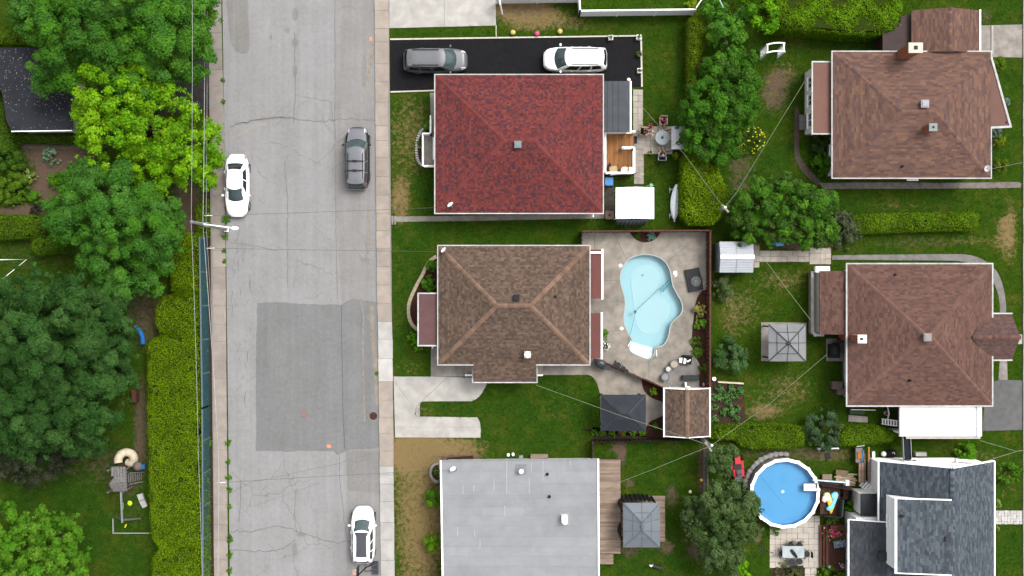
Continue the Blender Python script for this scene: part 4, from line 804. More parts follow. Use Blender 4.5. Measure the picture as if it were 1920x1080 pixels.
def vent(root, p, s_=.42, h=.3, mat=GREYM, name='roof_vent', lid=None):
    o = MB().box(p + Vector((0, 0, h / 2 - .05)), (s_ * .8, s_ * .8, h + .1)).build(name, mat, root)
    m = MB(); m.prism([(p.x - s_ / 2, p.y - s_ / 2), (p.x + s_ / 2, p.y - s_ / 2), (p.x + s_ / 2, p.y + s_ / 2), (p.x - s_ / 2, p.y + s_ / 2)], p.z + h, p.z + h + .06); m.box(p + Vector((0, 0, h + .085)), (s_ * .7, s_ * .7, .05)); m.build('cap', lid or mat, o)
def pipe(root, p, r=.07, h=.35, mat=BLACKP): MB().lathe(p + Vector((0, 0, -.05)), [(r * 1.6, 0), (r * 1.6, .09), (r, .1), (r, h), (r * .6, h + .001), (r * .6, h - .1)], 12).build('vent_pipe', mat, root)
def dish(root, p, ang=0.8):
    m = MB(); m.lathe(p + Vector((0, 0, .0)), [(.03, 0), (.03, .5)], 6); m.tube([p + Vector((0, 0, .45)), p + Vector((cos(ang) * .4, sin(ang) * .4, .55))], .02, 5); o = m.build('antenna_mast', GREYM, root)
    b = MB(); c = p + Vector((cos(ang) * .12, sin(ang) * .12, .5))
    vs = []; n = 14; d = Vector((cos(ang), sin(ang), .55)).normalized(); u = Vector((-sin(ang), cos(ang), 0)); v = d.cross(u)
    for r_, dz in ((.0, 0), (.12, .015), (.24, .07)): vs += [c + u * cos(2 * pi * k / n) * r_ + v * sin(2 * pi * k / n) * r_ * 1.1 + d * dz for k in range(n)]
    b.add(vs, [(i * n + k, i * n + (k + 1) % n, (i + 1) * n + (k + 1) % n, (i + 1) * n + k) for i in range(2) for k in range(n)]).build('dish', WHITE, o)
def rect(px0, pyb, px1, pyt, h):          # left, bottom, right, top in photo pixels at height h
    a, b = P(px0, pyb, h), P(px1, pyt, h); return a.x, a.y, b.x, b.y
def flatroof(root, pts, z, mat, name='roof', thick=.16):
    return MB().prism(pts, z - thick, z).build(name, mat, root)
def corners(x0, y0, x1, y1): return [(x0, y0), (x1, y0), (x1, y1), (x0, y1)]
E = 2.9
# ---- red hip-roofed bungalow
RED = [(.205, .052, .046), (.185, .049, .045), (.15, .044, .045), (.10, .043, .052), (.23, .058, .049), (.17, .046, .044), (.082, .04, .049)]
x0, y0, x1, y1 = rect(816.5, 399, 1130, 141, E)
hr = thing('bungalow', 'bungalow with a red shingled hip roof beside the blacktop driveway', 'house', ((x0 + x1) / 2, (y0 + y1) / 2, 0))
walls(hr, x0 + .4, y0 + .35, x1 - .4, y1 - .75, E - .02, CREAM, (2, 3, 2, 3), doors=[((x0 + .4, (y0 + y1) / 2 - .3, 1.45), (-1, 0), WHITE)])
pl, rd, _ = hip(x0, y0, x1, y1, E, .33); rf = roof_faces(hr, pl, RED, rd, tab=.17, con=.9, cap_pal=[(.19, .05, .045), (.16, .045, .044), (.175, .047, .045)])
gutter(rf, corners(x0 - .05, y0 - .05, x1 + .05, y1 + .05), E - .02)
vent(rf, at_roof(pl, 971, 272), .5, .3, M('blue_grey_vent', (.14, .17, .18)), lid=M('blue_grey_lid', (.20, .25, .26))); dish(rf, at_roof(pl, 848, 388), 2.2)
a = P(1112, 402, 2.6); MB().tube([a + Vector((0, .1, .2)), a + Vector((0, -.15, .1)), a + Vector((0, -.15, -2.4))], .05, 6).build('downspout', WHITE, hr)
# lean-to with grey membrane
q = rect(1131, 247, 1181, 152, 2.6); MB().box(((q[0] + q[2]) / 2, (q[1] + q[3]) / 2, 1.22), (q[2] - q[0] - .2, q[3] - q[1] - .2, 2.44)).build('annex_wall', SIDING, hr)
HARD.append(corners(*q)); an = flatroof(hr, corners(*q), 2.6, M('grey_membrane', (.075, .082, .09), (.062, .068, .076), 1.5, .7, fine=.1), 'annex_roof')
for k in (.16, .36, .57): MB().box((lerp(q[0], q[2], k), (q[1] + q[3]) / 2, 2.61), (.025, q[3] - q[1] - .02, .02)).build('seam', DARKM, an)
MB().bar((q[2] + .06, q[1] - .05, 2.56), (q[2] + .06, q[3], 2.56), .12, .14).build('gutter', WHITE, an); MB().lathe((q[2] - .05, q[3] + .15, 2.3), [(.1, 0), (.13, .08), (.06, .16)], 10).build('lamp', WHITE, an)
# front porch of the red house
q = rect(795, 310, 815, 250, .7); MB().box(((q[0] + q[2]) / 2, (q[1] + q[3]) / 2, .35), (q[2] - q[0], q[3] - q[1], .7)).build('porch', CONC2, hr); HARD.append(corners(*q))
def rail(root, pts, z, h=.9, wd=.09, mat=WHITE, name='railing', post=1.2):
    for i in range(len(pts) - 1):
        a, b = Vector((*pts[i][:2], z)), Vector((*pts[i + 1][:2], z)); L = (b - a).length; m = MB()
        m.bar(a + Vector((0, 0, h)), b + Vector((0, 0, h)), wd, .06); m.bar(a + Vector((0, 0, .1)), b + Vector((0, 0, .1)), wd * .5, .05); n = max(1, int(L / post))
        for k in range(n + 1): m.box(lerp(a, b, k / n) + Vector((0, 0, h / 2)), (wd * 1.05, wd * 1.05, h + .05))
        nb = int(L / .14)
        for k in range(1, nb): m.box(lerp(a, b, k / nb) + Vector((0, 0, h / 2)), (.03, .03, h - .05))
        m.build(name, mat, root)
rail(hr, [XY(815, 311, 1.6), XY(792.5, 311, 1.6), XY(792.5, 250, 1.6), XY(807, 250, 1.6), XY(808, 219, 1.2)], .7)
q = rect(811, 298, 814, 256, 1.5); b = MB(); b.box(((q[0] + q[2]) / 2, (q[1] + q[3]) / 2, 1.15), (q[2] - q[0], q[3] - q[1], .08)); b.build('porch_bench', WHITE, hr)
for k in range(3): a = P(811, 246 - k * 7, .5); MB().box((a.x, a.y, .25 - k * .08), (.5, .26, .5 - k * .16)).build('step', CONC2, hr)
# cedar deck with white rails
q = rect(1133, 328, 1188, 250, .8); dk = thing('cedar_deck', 'orange cedar deck with white railing behind the red roofed bungalow', 'deck', ((q[0] + q[2]) / 2, (q[1] + q[3]) / 2, 0)); HARD.append(corners(*q))
n = 17; wb = (q[2] - q[0]) / n
for k in range(n): kk = random.uniform(.82, 1.18); MB().box((q[0] + (k + .5) * wb, (q[1] + q[3]) / 2, .78), (wb - .012, q[3] - q[1], .05), col=(kk, kk * random.uniform(.95, 1.04), kk)).build('board', WOOD, dk)
MB().box(((q[0] + q[2]) / 2, (q[1] + q[3]) / 2, .37), (q[2] - q[0] - .1, q[3] - q[1] - .1, .74)).build('deck_base', FENCEW, dk)
rail(dk, [(q[0] - .02, q[3]), (q[2] - .05, q[3])], .8, .95, .13); rail(dk, [XY(1168, 276.5, 1.7), (q[2] - .06, XY(1168, 276.5, 1.7)[1]), (q[2] - .06, q[1] + .06), (q[0], q[1] + .06), (q[0], q[3])], .8, .95, .13)
# ---- brown hip-roofed house with the kidney pool
BRN = [(.135, .095, .072), (.105, .076, .060), (.17, .118, .088), (.082, .062, .052), (.15, .10, .072), (.19, .132, .10)]
x0, y0, x1, y1 = rect(822, 683, 1105, 461.5, E)
hb = thing('bungalow', 'bungalow with a brown shingled hip roof beside the kidney shaped pool', 'house', ((x0 + x1) / 2, (y0 + y1) / 2, 0))
walls(hb, x0 + .4, y0 + .4, x1 - .4, y1 - .45, E - .02, SIDING, (2, 3, 3, 2))
pl, rd, zr = hip(x0, y0, x1, y1, E, .36)
ex0, ex1 = XY(887, 716, E)[0], XY(1006, 716, E)[0]; ye = XY(887, 716, E - .4)[1]; ze = E - (y0 - ye) * .36
# the south slope: left and right eaves stay, the middle runs on down over the porch
sp_ = [[Vector((ex0, ye, ze)), Vector((ex1, ye, ze)), Vector((ex1, y0, E)), Vector((ex0, y0, E))]]
CAPB = [(.21, .135, .095), (.18, .115, .082), (.235, .15, .11)]
rf = roof_faces(hb, pl + sp_, BRN, rd, CAPB)
gutter(rf, [(ex0, y0 - .05), (x0 - .05, y0 - .05), (x0 - .05, y1 + .05), (x1 + .05, y1 + .05), (x1 + .05, y0 - .05), (ex1, y0 - .05)], E - .03, closed=False)
gutter(rf, [(ex0 - .05, y0), (ex0 - .05, ye - .05), (ex1 + .05, ye - .05), (ex1 + .05, y0)], ze - .03, closed=False)
q = (ex0 + .4, ye + .4, ex1 - .4, y0 + .5); MB().box(((q[0] + q[2]) / 2, (q[1] + q[3]) / 2, (ze - .1) / 2), (q[2] - q[0], q[3] - q[1], ze - .1)).build('porch_wall', SIDING, hb); HARD.append(corners(*q))
vent(rf, at_roof(pl, 968, 558), .45, .25, BLACKP); p = at_roof(pl, 989, 664); o = MB().box(p + Vector((0, 0, .3)), (.46, .46, .8)).build('chimney', CREAM, rf); MB().lathe(p + Vector((0, 0, .7)), [(.26, 0), (.26, .06), (.14, .07), (.14, .16)], 4).build('cap', WHITE, o)
pipe(rf, at_roof(pl, 1041, 556)); dish(rf, at_roof(pl, 836, 472), 2.4)
MAROON = M('maroon_membrane', (.125, .068, .066), (.105, .058, .058), 1.2, .75, fine=.08); MAROON2 = M('maroon_metal', (.155, .062, .055), (.135, .055, .05), 1.2, .6, fine=.06)
q = rect(785, 647, 822, 551, 2.6); pr = flatroof(hb, corners(*q), 2.6, MAROON, 'porch_roof'); gutter(pr, [(q[2], q[1] - .04), (q[0] - .04, q[1] - .04), (q[0] - .04, q[3] + .04), (q[2], q[3] + .04)], 2.58, .1, False)
for yy in (q[1] + .3, q[3] - .3): MB().box((q[0] + .25, yy, 1.22), (.14, .14, 2.44)).build('porch_post', WHITE, hb)
MB().box(((q[0] + q[2]) / 2 + .1, (q[1] + q[3]) / 2, .3), (q[2] - q[0] - .3, q[3] - q[1] - .3, .6)).build('porch', CONC2, hb); HARD.append(corners(*q))
for a_, b_, c_, d_ in ((1106, 560, 1128, 468, ), (1108, 672, 1127, 587)):
    q = rect(a_, b_, c_, d_, 2.5); cn = MB().prism(corners(*q), 2.42, 2.5).build('canopy', MAROON2, hb); MB().bar((q[2] + .05, q[1] - .05, 2.48), (q[2] + .05, q[3] + .05, 2.48), .14, .16).build('canopy_edge', WHITE, cn)
    for k in range(1, 4): MB().bar((lerp(q[0], q[2], k / 4), q[1], 2.51), (lerp(q[0], q[2], k / 4), q[3], 2.51), .02, .02).build('rib', MAROON2, cn)
    for yy in (q[1] + .15, q[3] - .15): MB().box((q[2] - .06, yy, 1.2), (.08, .08, 2.4)).build('canopy_post', WHITE, hb)
a = P(1106, 473.5, 2.6); b = P(1128, 473.5, 2.6); MB().bar(a, b, .14, .1).build('canopy_beam', WHITE, hb)
for a_, b_ in ((872, 886), (1006, 1018)):
    for k in range(4): q = rect(a_ + (k * 3.5 if a_ < 900 else 0), 700, b_ - (0 if a_ < 900 else k * 3), 684, .2 + k * .15); MB().box(((q[0] + q[2]) / 2, (q[1] + q[3]) / 2, .1 + k * .08), (q[2] - q[0], q[3] - q[1], .2 + k * .16)).build('step', M('tan_step', (.42, .36, .30), (.36, .31, .26), 4), hb)
    q = rect(a_, 706, b_, 701, .9); MB().box(((q[0] + q[2]) / 2, (q[1] + q[3]) / 2, .45), (q[2] - q[0], .12, .9)).build('step_wall', WHITE, hb)
a = P(808, 652, 1); rail(hb, [XY(811, 652, 1.4), XY(811, 649, 1.4), XY(820, 649, 1.4)], .6, .9)
# curved stone edging of the front bed
ed = thing('bed_edging', 'curved tan stone edging round the bed in front of the brown roofed bungalow', 'edging', P(785, 550))
cv = catmull([(818, 481), (806, 489), (799, 500), (793, 514), (784, 530), (775, 548), (768, 566), (766, 582), (768, 598), (774, 610), (783, 618)], 4, False)
for i in range(0, len(cv) - 2, 2):
    a, b = P(*cv[i]), P(*cv[min(len(cv) - 1, i + 2)]); MB().bar(a + Vector((0, 0, .07)), lerp(a, b, .96) + Vector((0, 0, .07)), .25, .14 + random.uniform(0, .02)).build('edging_stone', M('tan_stone', (.40, .32, .23), (.33, .27, .2), 5) if i == 0 else bpy.data.materials['tan_stone'], ed)
sd = thing('stone_border', 'rounded border of pale grey stones round the porch bed of the red roofed bungalow', 'edging', P(782, 275))
cv = catmull([(800, 233), (792, 243), (786, 253), (782, 266), (781, 280), (782, 294), (786, 305), (794, 312)], 3, False)
for i in range(0, len(cv) - 1):
    a, b = P(*cv[i]), P(*cv[i + 1]); MB().ell(lerp(a, b, .5) + Vector((0, 0, .08)), ((b - a).length * .5, .14, .11), 8, 5, rz=atan2(b.y - a.y, b.x - a.x)).build('stone', M('pale_stone', (.5, .49, .46), (.38, .37, .35), 5) if i == 0 else bpy.data.materials['pale_stone'], sd)
shrub('green plants inside the stone bordered porch bed', 789, 270, 8, .4, GG, .1, .12, flowers=([(.7, .7, .1), (.7, .68, .6)], 12, .06)); shrub('green plant by the porch stair rail of the red roofed bungalow', 800, 238, 9, .4, MED, .1, .12)
# ---- flat-roofed grey house
z = 3.1; hg = thing('flat_roofed_house', 'house with a large pale grey flat roof at the bottom of the photo', 'house', P(975, 1000))
LM = M('grey_roll_roofing', (.278, .288, .295), (.245, .255, .262), 1.1, .85, fine=.08, big=.08)
q = [XY(827, 864, z), XY(1121, 861, z), XY(1123, 1230, z), XY(833, 1230, z)]
MB().prism([(x * .995 + (.3 if x < 0 else -.35), y + (-.4 if y > -20 else .4)) for x, y in q], 0, z - .12).build('wall', SIDING, hg); HARD.append([(x, y) for x, y in q])
rf = MB().prism(q, z - .14, z).build('roof', LM, hg)
# roll strips with lapped seams, each one a piece
rows = [862, 884, 906.5, 929, 934, 951, 967, 986, 1006, 1025, 1043, 1062, 1083, 1104, 1126, 1150, 1175, 1200, 1229]
for i, (ya, yb) in enumerate(zip(rows[:-1], rows[1:])):
    cuts = [0] + sorted(random.uniform(.12, .9) for _ in range(random.choice((1, 2, 2, 3)))) + [1]
    for ca, cb in zip(cuts[:-1], cuts[1:]):
        def pt(f, yy, zz): xl = lerp(827.5, 833, (yy - 864) / 366); xr = lerp(1120.5, 1123, (yy - 864) / 366); return (*XY(lerp(xl, xr, f), max(yy, 864.5 - f * 3), z), z + zz)
        k = random.uniform(.94, 1.05); h_ = .006 + .004 * (i % 2) + random.uniform(0, .003)
        MB().add([pt(ca, yb - .3, h_), pt(cb - .0008, yb - .3, h_), pt(cb - .0008, ya, h_ + .012), pt(ca, ya, h_ + .012), pt(ca, yb - .3, .001), pt(cb - .0008, yb - .3, .001)], [(0, 1, 2, 3), (4, 5, 1, 0)], (k, k, k * 1.01)).build('roofing_strip', M('grey_strip', (.278, .288, .295), (.245, .255, .262), 1.1, .85, fine=.08, big=.08, vcol=True) if 'grey_strip' not in bpy.data.materials else bpy.data.materials['grey_strip'], rf)
TARL = M('pale_sealant', (.37, .38, .39), (.32, .33, .34), 9)
for xa, ya, yb in ((868, 910, 926), (888, 910, 922), (926, 897, 920), (950, 864, 926), (946, 948, 968), (858, 988, 1006), (890, 993, 1006), (900, 1010, 1028), (992, 895, 925), (1018, 864, 900), (1069, 864, 872), (996, 867, 886)):
    a, b = P(xa, ya, z + .03), P(xa, yb, z + .03); MB().bar(a, b, .06, .012).build('sealant', TARL, rf)
for e0, e1 in (((826.5, 863), (832.5, 1230)), ((1121.5, 860), (1123.5, 1230))): MB().bar(P(*e0, z), P(*e1, z), .12, .2).build('fascia', WHITE, rf)
MB().bar(P(827, 863.2, z), P(1121, 860.2, z), .06, .16).build('fascia', GREYM, rf)
p = P(977, 880, z); MB().box(p + Vector((0, 0, .03)), (.8, .75, .05)).build('flashing', M('vent_pad', (.22, .23, .24)), rf); o = MB().lathe(p + Vector((0, -.05, 0)), [(.14, 0), (.14, .55)], 12).build('flue', GREYM, rf); MB().lathe(p + Vector((0, -.05, .55)), [(.17, 0), (.17, .08), (.04, .14)], 12).build('cap', WHITE, o)
pipe(rf, P(1026, 889, z), .075, .3); pipe(rf, P(1030, 931, z), .075, .3)
p = P(1058, 973, z); MB().box(p + Vector((0, 0, .03)), (.75, .9, .04)).build('flashing', M('vent_pad2', (.29, .3, .31)), rf); o = MB().box(p + Vector((0, .08, .3)), (.42, .5, .6)).build('roof_vent', WHITE, rf); MB().lathe(p + Vector((.02, -.08, .6)), [(.19, 0), (.19, .1), (.05, .17)], 14).build('cap', WHITE, o)
dish(rf, P(852, 881, z), 2.0); MB().tube([P(852 + 4 * cos(a), 880 + 4 * sin(a), z + .06) for a in np.arange(0, 6.4, .4)], .015, 5).build('cable_coil', BLACKP, rf)
a = P(977, 858, 2); MB().box((a.x, a.y, 1.6), (.3, .25, .4)).build('wall_vent', GREYM, hg)
pt_ = thing('half_round_planter', 'half round concrete planter ring at the corner of the flat roofed house', 'planter', P(822, 886)); m = MB()
cv = [(822 + 17 * cos(a), 886 + 20 * sin(a)) for a in np.linspace(pi * .5, pi * 1.5, 13)]; cin = [(822 + 12.5 * cos(a), 886 + 15 * sin(a)) for a in np.linspace(pi * .5, pi * 1.5, 13)]
for i in range(12): m.prism(wpoly([cv[i], cv[i + 1], cin[i + 1], cin[i]], .4), 0, .45)
m.build('ring', CONC2, pt_); MB().flat(wpoly(cin, .2), .3).build('soil', SOIL, pt_); shrub('green plants inside the half round concrete planter', 820, 886, 8, .7, GG, .1, .13)
ld = MB(); ld.box(P(1011, 857, .2), (1.3, .45, .3)); ld.build('wooden_trough', GWOOD, label='weathered wooden box against the flat roofed house wall', cat='box'); MB().prism(wpoly([(838, 858), (887, 854), (888, 862), (838, 863)]), 0, .02).build('bed', MULCH, kind='structure')
for i, (x, y) in enumerate(((953, 853), (962, 852))): MB().ell(P(x, y, .08), (.12, .14, .1), 8, 5).build('stone', WHITE, label=['white stone by the flat roofed house wall, the left one', 'white stone by the flat roofed house wall, the right one'][i], cat='stone')
# ---- grey board decks behind the flat-roofed house
def boards(label, name, px0, py0, px1, py1, z, n, mat, along='x', cat='deck', base=GREYW, colv=.2):
    q = rect(px0, py1, px1, py0, z); t_ = thing(name, label, cat, ((q[0] + q[2]) / 2, (q[1] + q[3]) / 2, 0)); HARD.append(corners(*q))
    w_ = ((q[3] - q[1]) if along == 'x' else (q[2] - q[0])) / n
    for k in range(n):
        kk = random.uniform(1 - colv, 1 + colv); c = (kk, kk * random.uniform(.96, 1.03), kk * random.uniform(.94, 1.02))
        if along == 'x': MB().box(((q[0] + q[2]) / 2 + random.uniform(-.01, .01), q[1] + (k + .5) * w_, z - .02), (q[2] - q[0], w_ - .014, .04), col=c).build('board', mat, t_)
        else: MB().box((q[0] + (k + .5) * w_, (q[1] + q[3]) / 2 + random.uniform(-.01, .01), z - .02), (w_ - .014, q[3] - q[1], .04), col=c).build('board', mat, t_)
    MB().box(((q[0] + q[2]) / 2, (q[1] + q[3]) / 2, (z - .06) / 2), (q[2] - q[0] - .06, q[3] - q[1] - .06, z - .06)).build('joists', base, t_)
    return t_, q
boards('long weathered deck along the side of the flat roofed house', 'wooden_deck', 1118, 862, 1163.5, 1038, .6, 50, GWOOD)
boards('lower weathered deck step at the bottom of the flat roofed house', 'wooden_deck', 1121, 1039, 1150, 1058, .4, 6, GWOOD)
boards('square board platform under the grey panel gazebo', 'wooden_deck', 1165, 930, 1247, 1016, .35, 25, GWOOD)
# ---- gazebos
def gazebo(label, px0, py0, px1, py1, z, pitch, mat, style, curtain=False, grp=None):
    q = rect(px0, py1, px1, py0, z); t_ = thing('gazebo', label, 'gazebo', ((q[0] + q[2]) / 2, (q[1] + q[3]) / 2, 0), group=grp)
    pl, rd, zr = hip(*q, z, pitch); m = MB()
    for g in pl: m.add([Vector(v) for v in g] + [Vector(v) - Vector((0, 0, .05)) for v in g], [tuple(range(len(g))), tuple(range(2 * len(g) - 1, len(g) - 1, -1))] + [(i, (i + 1) % len(g), len(g) + (i + 1) % len(g), len(g) + i) for i in range(len(g))])
    rf = m.build('roof', mat, t_); up = Vector((0, 0, .02)); bm = DARKM if style != 'panel' else M('blue_grey_bar', (.115, .14, .155))
    for a, b in rd: MB().bar(Vector(a) + up, Vector(b) + up, .07, .05).build('ridge_bar', bm, rf)
    for g in pl:
        g = [Vector(v) for v in g]; e0, e1 = g[0], g[1]; tp = g[2:]; a0 = (tp[-1] if len(tp) > 1 else tp[0]); a1 = tp[0]
        if style == 'ribs':
            L = (e1 - e0).length; n = int(L / .17)
            for k in range(1, n):
                f = k / n; s_ = e0.lerp(e1, f); u = (e1 - e0).normalized(); d0, d1 = f * L, (1 - f) * L
                sl = ((a0 - e0) - u * (a0 - e0).dot(u)); run = min(1, d0 / max(1e-6, (a0 - e0).dot(u)), d1 / max(1e-6, (e1 - a1).dot(u)))
                MB().bar(s_ + up * .6, s_ + sl * run + up * .6, .028, .03).build('rib', mat, rf)
        elif style == 'panel':
            for f in (.5,):
                c0, c1 = e0.lerp(a0, f), e1.lerp(a1, f); MB().bar(c0 + up * .7, c1 + up * .7, .045, .03).build('bar', bm, rf)
            for f in ((.5,) if len(tp) == 1 else (.36, .64)):
                s_ = e0.lerp(e1, f); tt = tp[0] if len(tp) == 1 else a0.lerp(a1, (f - .36) / .28 if True else f); MB().bar(s_ + up * .7, tt + up * .7, .045, .03).build('bar', bm, rf)
        else:
            c0, c1 = e0.lerp(a0, .42), e1.lerp(a1, .42); MB().bar(c0 + up * .7, c1 + up * .7, .04, .03).build('bar', bm, rf); MB().bar(e0.lerp(e1, .5) + up * .7, a0.lerp(a1, .5) + up * .7, .04, .03).build('bar', bm, rf)
    if style == 'ribs':                                             # raised upper tier
        q2 = [lerp(q[0], q[2], .27), lerp(q[1], q[3], .30), lerp(q[2], q[0], .27), lerp(q[3], q[1], .30)]; p2, r2, _ = hip(*q2, z + .3 * pitch * (q[3] - q[1]) + .06, pitch); m = MB()
        for g in p2: m.add(g, [tuple(range(len(g)))])
        cp = m.build('upper_roof', mat, t_)
        for a, b in r2: MB().bar(Vector(a) + up, Vector(b) + up, .06, .04).build('ridge_bar', mat, cp)
    if style != 'ribs': MB().ell(((q[0] + q[2]) / 2, (q[1] + q[3]) / 2, zr + .05), (.16, .16, .06), 10, 5).build('finial', bm, t_)
    for x in (q[0] + .2, q[2] - .2):
        for y in (q[1] + .2, q[3] - .2): MB().box((x, y, z / 2), (.1, .1, z)).build('post', DARKM, t_)
    if curtain:
        for pa, pb in (((q[0] + .1, q[3] + .02), (q[2] - .3, q[3] + .02)), ((q[0] - .02, q[3] - .1), (q[0] - .02, q[3] - .7)), ((q[0] - .04, q[1] + 1.3), (q[0] - .04, q[1] + .4))):
            m = MB(); n = 24; vs = []
            for k in range(n + 1):
                f = k / n; b_ = Vector((lerp(pa[0], pb[0], f), lerp(pa[1], pb[1], f), 0)); d = Vector((-(pb[1] - pa[1]), pb[0] - pa[0], 0)).normalized(); b_ += d * (.07 * sin(k * 1.9) + .12 * sin(f * 3.14)) * (1 if pa[1] == pb[1] else -1); vs += [b_ + Vector((0, 0, .1)), b_ + Vector((0, 0, z - .2))]
            m.add(vs, [(2 * k, 2 * k + 2, 2 * k + 3, 2 * k + 1) for k in range(n)]).build('curtain', BLACKP, t_)
    return t_
GZD = M('charcoal_metal_roof', (.034, .039, .047), (.028, .033, .04), 2, .7, 0); GZP = M('grey_roof_panel', (.155, .17, .19), (.13, .145, .165), .9, .5, .1); GZF = M('grey_canvas', (.225, .23, .235), (.19, .195, .2), 1.5, .85, big=.1)
gazebo('charcoal ribbed metal gazebo beside the brown shingled shed', 1127, 740, 1211, 808, 2.6, .42, GZD, 'ribs')
gazebo('grey panel roofed gazebo with black curtains on the board platform', 1168.5, 943, 1237.5, 1026.5, 2.7, .4, GZP, 'panel', True)
gazebo('grey canvas gazebo with thin black ribs on a concrete pad', 1441, 608, 1510.5, 677.5, 2.5, .35, GZF, 'canvas')
# ---- brown shingled garden shed by the pool
z = 2.3; q = rect(1246, 818, 1330, 728, z); xm = P(1289, 770, 3.1).x; zr = 3.1
sh = thing('garden_shed', 'garden shed with a brown shingled gable roof at the pool corner', 'shed', ((q[0] + q[2]) / 2, (q[1] + q[3]) / 2, 0)); MB().box(((q[0] + q[2]) / 2, (q[1] + q[3]) / 2, z / 2 - .02), (q[2] - q[0] - .4, q[3] - q[1] - .3, z - .04)).build('wall', SIDING, sh); HARD.append(corners(*q))
pl = [[(q[0], q[3], z), (q[0], q[1], z), (xm, q[1], zr), (xm, q[3], zr)], [(q[2], q[1], z), (q[2], q[3], z), (xm, q[3], zr), (xm, q[1], zr)]]
rf = roof_faces(sh, pl, BRN, [((xm, q[1], zr), (xm, q[3], zr))], CAPB)
for x in (q[0] - .04, q[2] + .04): MB().bar((x, q[1] - .05, z), (x, q[3] + .05, z), .1, .14).build('gutter', WHITE, rf)
for yy in (q[1], q[3]):
    for xa in (q[0], q[2]): MB().bar((xa, yy, z - .02), (xm, yy, zr - .02), .06, .12).build('fascia', WHITE, rf)
    MB().add([(q[0] + .2, yy * 1, z), (q[2] - .2, yy, z), (xm, yy, zr - .1)], [(0, 1, 2)]).build('gable', SIDING, sh)
door(sh, ((q[0] + .2, (q[1] + q[3]) / 2, 1.05)), (-1, 0), WHITE)
# ---- white canopy tent
z = 2.3; q = rect(1154.5, 410.5, 1226.5, 351.5, z); xm = (q[0] + q[2]) / 2; TENT = M('white_tarp', (.82, .82, .82), (.76, .76, .77), 2, .6)
tn = thing('canopy_tent', 'white gable canopy tent beside the red roofed bungalow', 'tent', ((q[0] + q[2]) / 2, (q[1] + q[3]) / 2, 0)); n = 6
for s_, xe in ((-1, q[0]), (1, q[2])):
    m = MB(); vs = []
    for k in range(n + 1):
        for j in range(4):
            f = j / 3; sag = -.03 * sin(pi * k / n * 3) ** 2; vs.append((lerp(xm, xe, f), lerp(q[1], q[3], k / n), lerp(z + .55, z, f) + sag * f))
    m.add(vs, [(k * 4 + j, k * 4 + j + 1, k * 4 + j + 5, k * 4 + j + 4) for k in range(n) for j in range(3)]).build('roof_panel', TENT, tn)
    MB().add([(xe, lerp(q[1], q[3], k / 6), zz) for zz in (z, z - .35) for k in range(7)], [(k, k + 1, k + 8, k + 7) for k in range(6)]).build('valance', TENT, tn)
for x in (q[0] + .1, q[2] - .1):
    for y in (q[1] + .1, q[3] - .1): MB().box((x, y, z / 2), (.06, .06, z)).build('pole', WHITE, tn)
m = MB(); vs = []
for k in range(31): f = k / 30; vs += [(lerp(q[0] + .1, q[2] - .3, f), q[1] - .04 + .05 * sin(k * 1.7), z - .25), (lerp(q[0] + .15, q[2] - .35, f), q[1] - .28 + .05 * sin(k * 1.7) - .12 * sin(pi * f), .05)]
m.add(vs, [(2 * k, 2 * k + 1, 2 * k + 3, 2 * k + 2) for k in range(30)]).build('side_curtain', M('grey_tarp', (.22, .25, .27), (.17, .2, .22), 5, .6), tn)
# ---- striped white metal shed
z = 2.1; q = rect(1349, 511, 1412, 453, z); ym = P(1380, 481.5, 2.5).y; RIB = M('pale_ribbed_steel', (.40, .42, .455), (.36, .38, .41), 1.5, .5, .1)
ss = thing('metal_shed', 'pale ribbed metal shed at the end of the paver path', 'shed', ((q[0] + q[2]) / 2, (q[1] + q[3]) / 2, 0)); HARD.append(corners(*q))
MB().box(((q[0] + q[2]) / 2, (q[1] + q[3]) / 2, z / 2 - .02), (q[2] - q[0] - .1, q[3] - q[1] - .1, z - .04)).build('wall', RIB, ss); rp = MB()
for y0_, y1_, za, zb in ((q[1], ym, z, 2.5), (ym, q[3], 2.5, z)): rp.add([(q[0], y0_, za), (q[2], y0_, za), (q[2], y1_, zb), (q[0], y1_, zb)], [(0, 1, 2, 3)])
rf = rp.build('roof', RIB, ss)
for k in range(13):
    y = lerp(q[1], q[3], (k + .5) / 13)
    if abs(y - ym) < .12: continue
    zz = z + .4 * (1 - abs(y - ym) / (q[3] - ym if y > ym else ym - q[1])); MB().box(((q[0] + q[2]) / 2, y, zz + .015), (q[2] - q[0], .05, .03)).build('rib', GREYM if k % 2 else RIB, rf)
MB().box(((q[0] + q[2]) / 2, ym, 2.53), (q[2] - q[0] + .02, .26, .05)).build('ridge_cap', TENT, rf); MB().box((P(1381, 480, 2.4).x, (q[1] + q[3]) / 2, 2.51), (.035, .1, .02)).build('seam', GREYM, rf)
for s_ in (-1, 1): MB().bar((P(1381, 480, 2.3).x, q[1] if s_ < 0 else q[3], z + .03), (P(1381, 480, 2.3).x, ym, 2.53), .03, .03).build('seam', GREYM, rf)
for k in range(12): MB().box((q[0] - .0, lerp(q[1], q[3], (k + .5) / 12), z / 2), (.06, .04, z - .1)).build('wall_rib', RIB, ss)
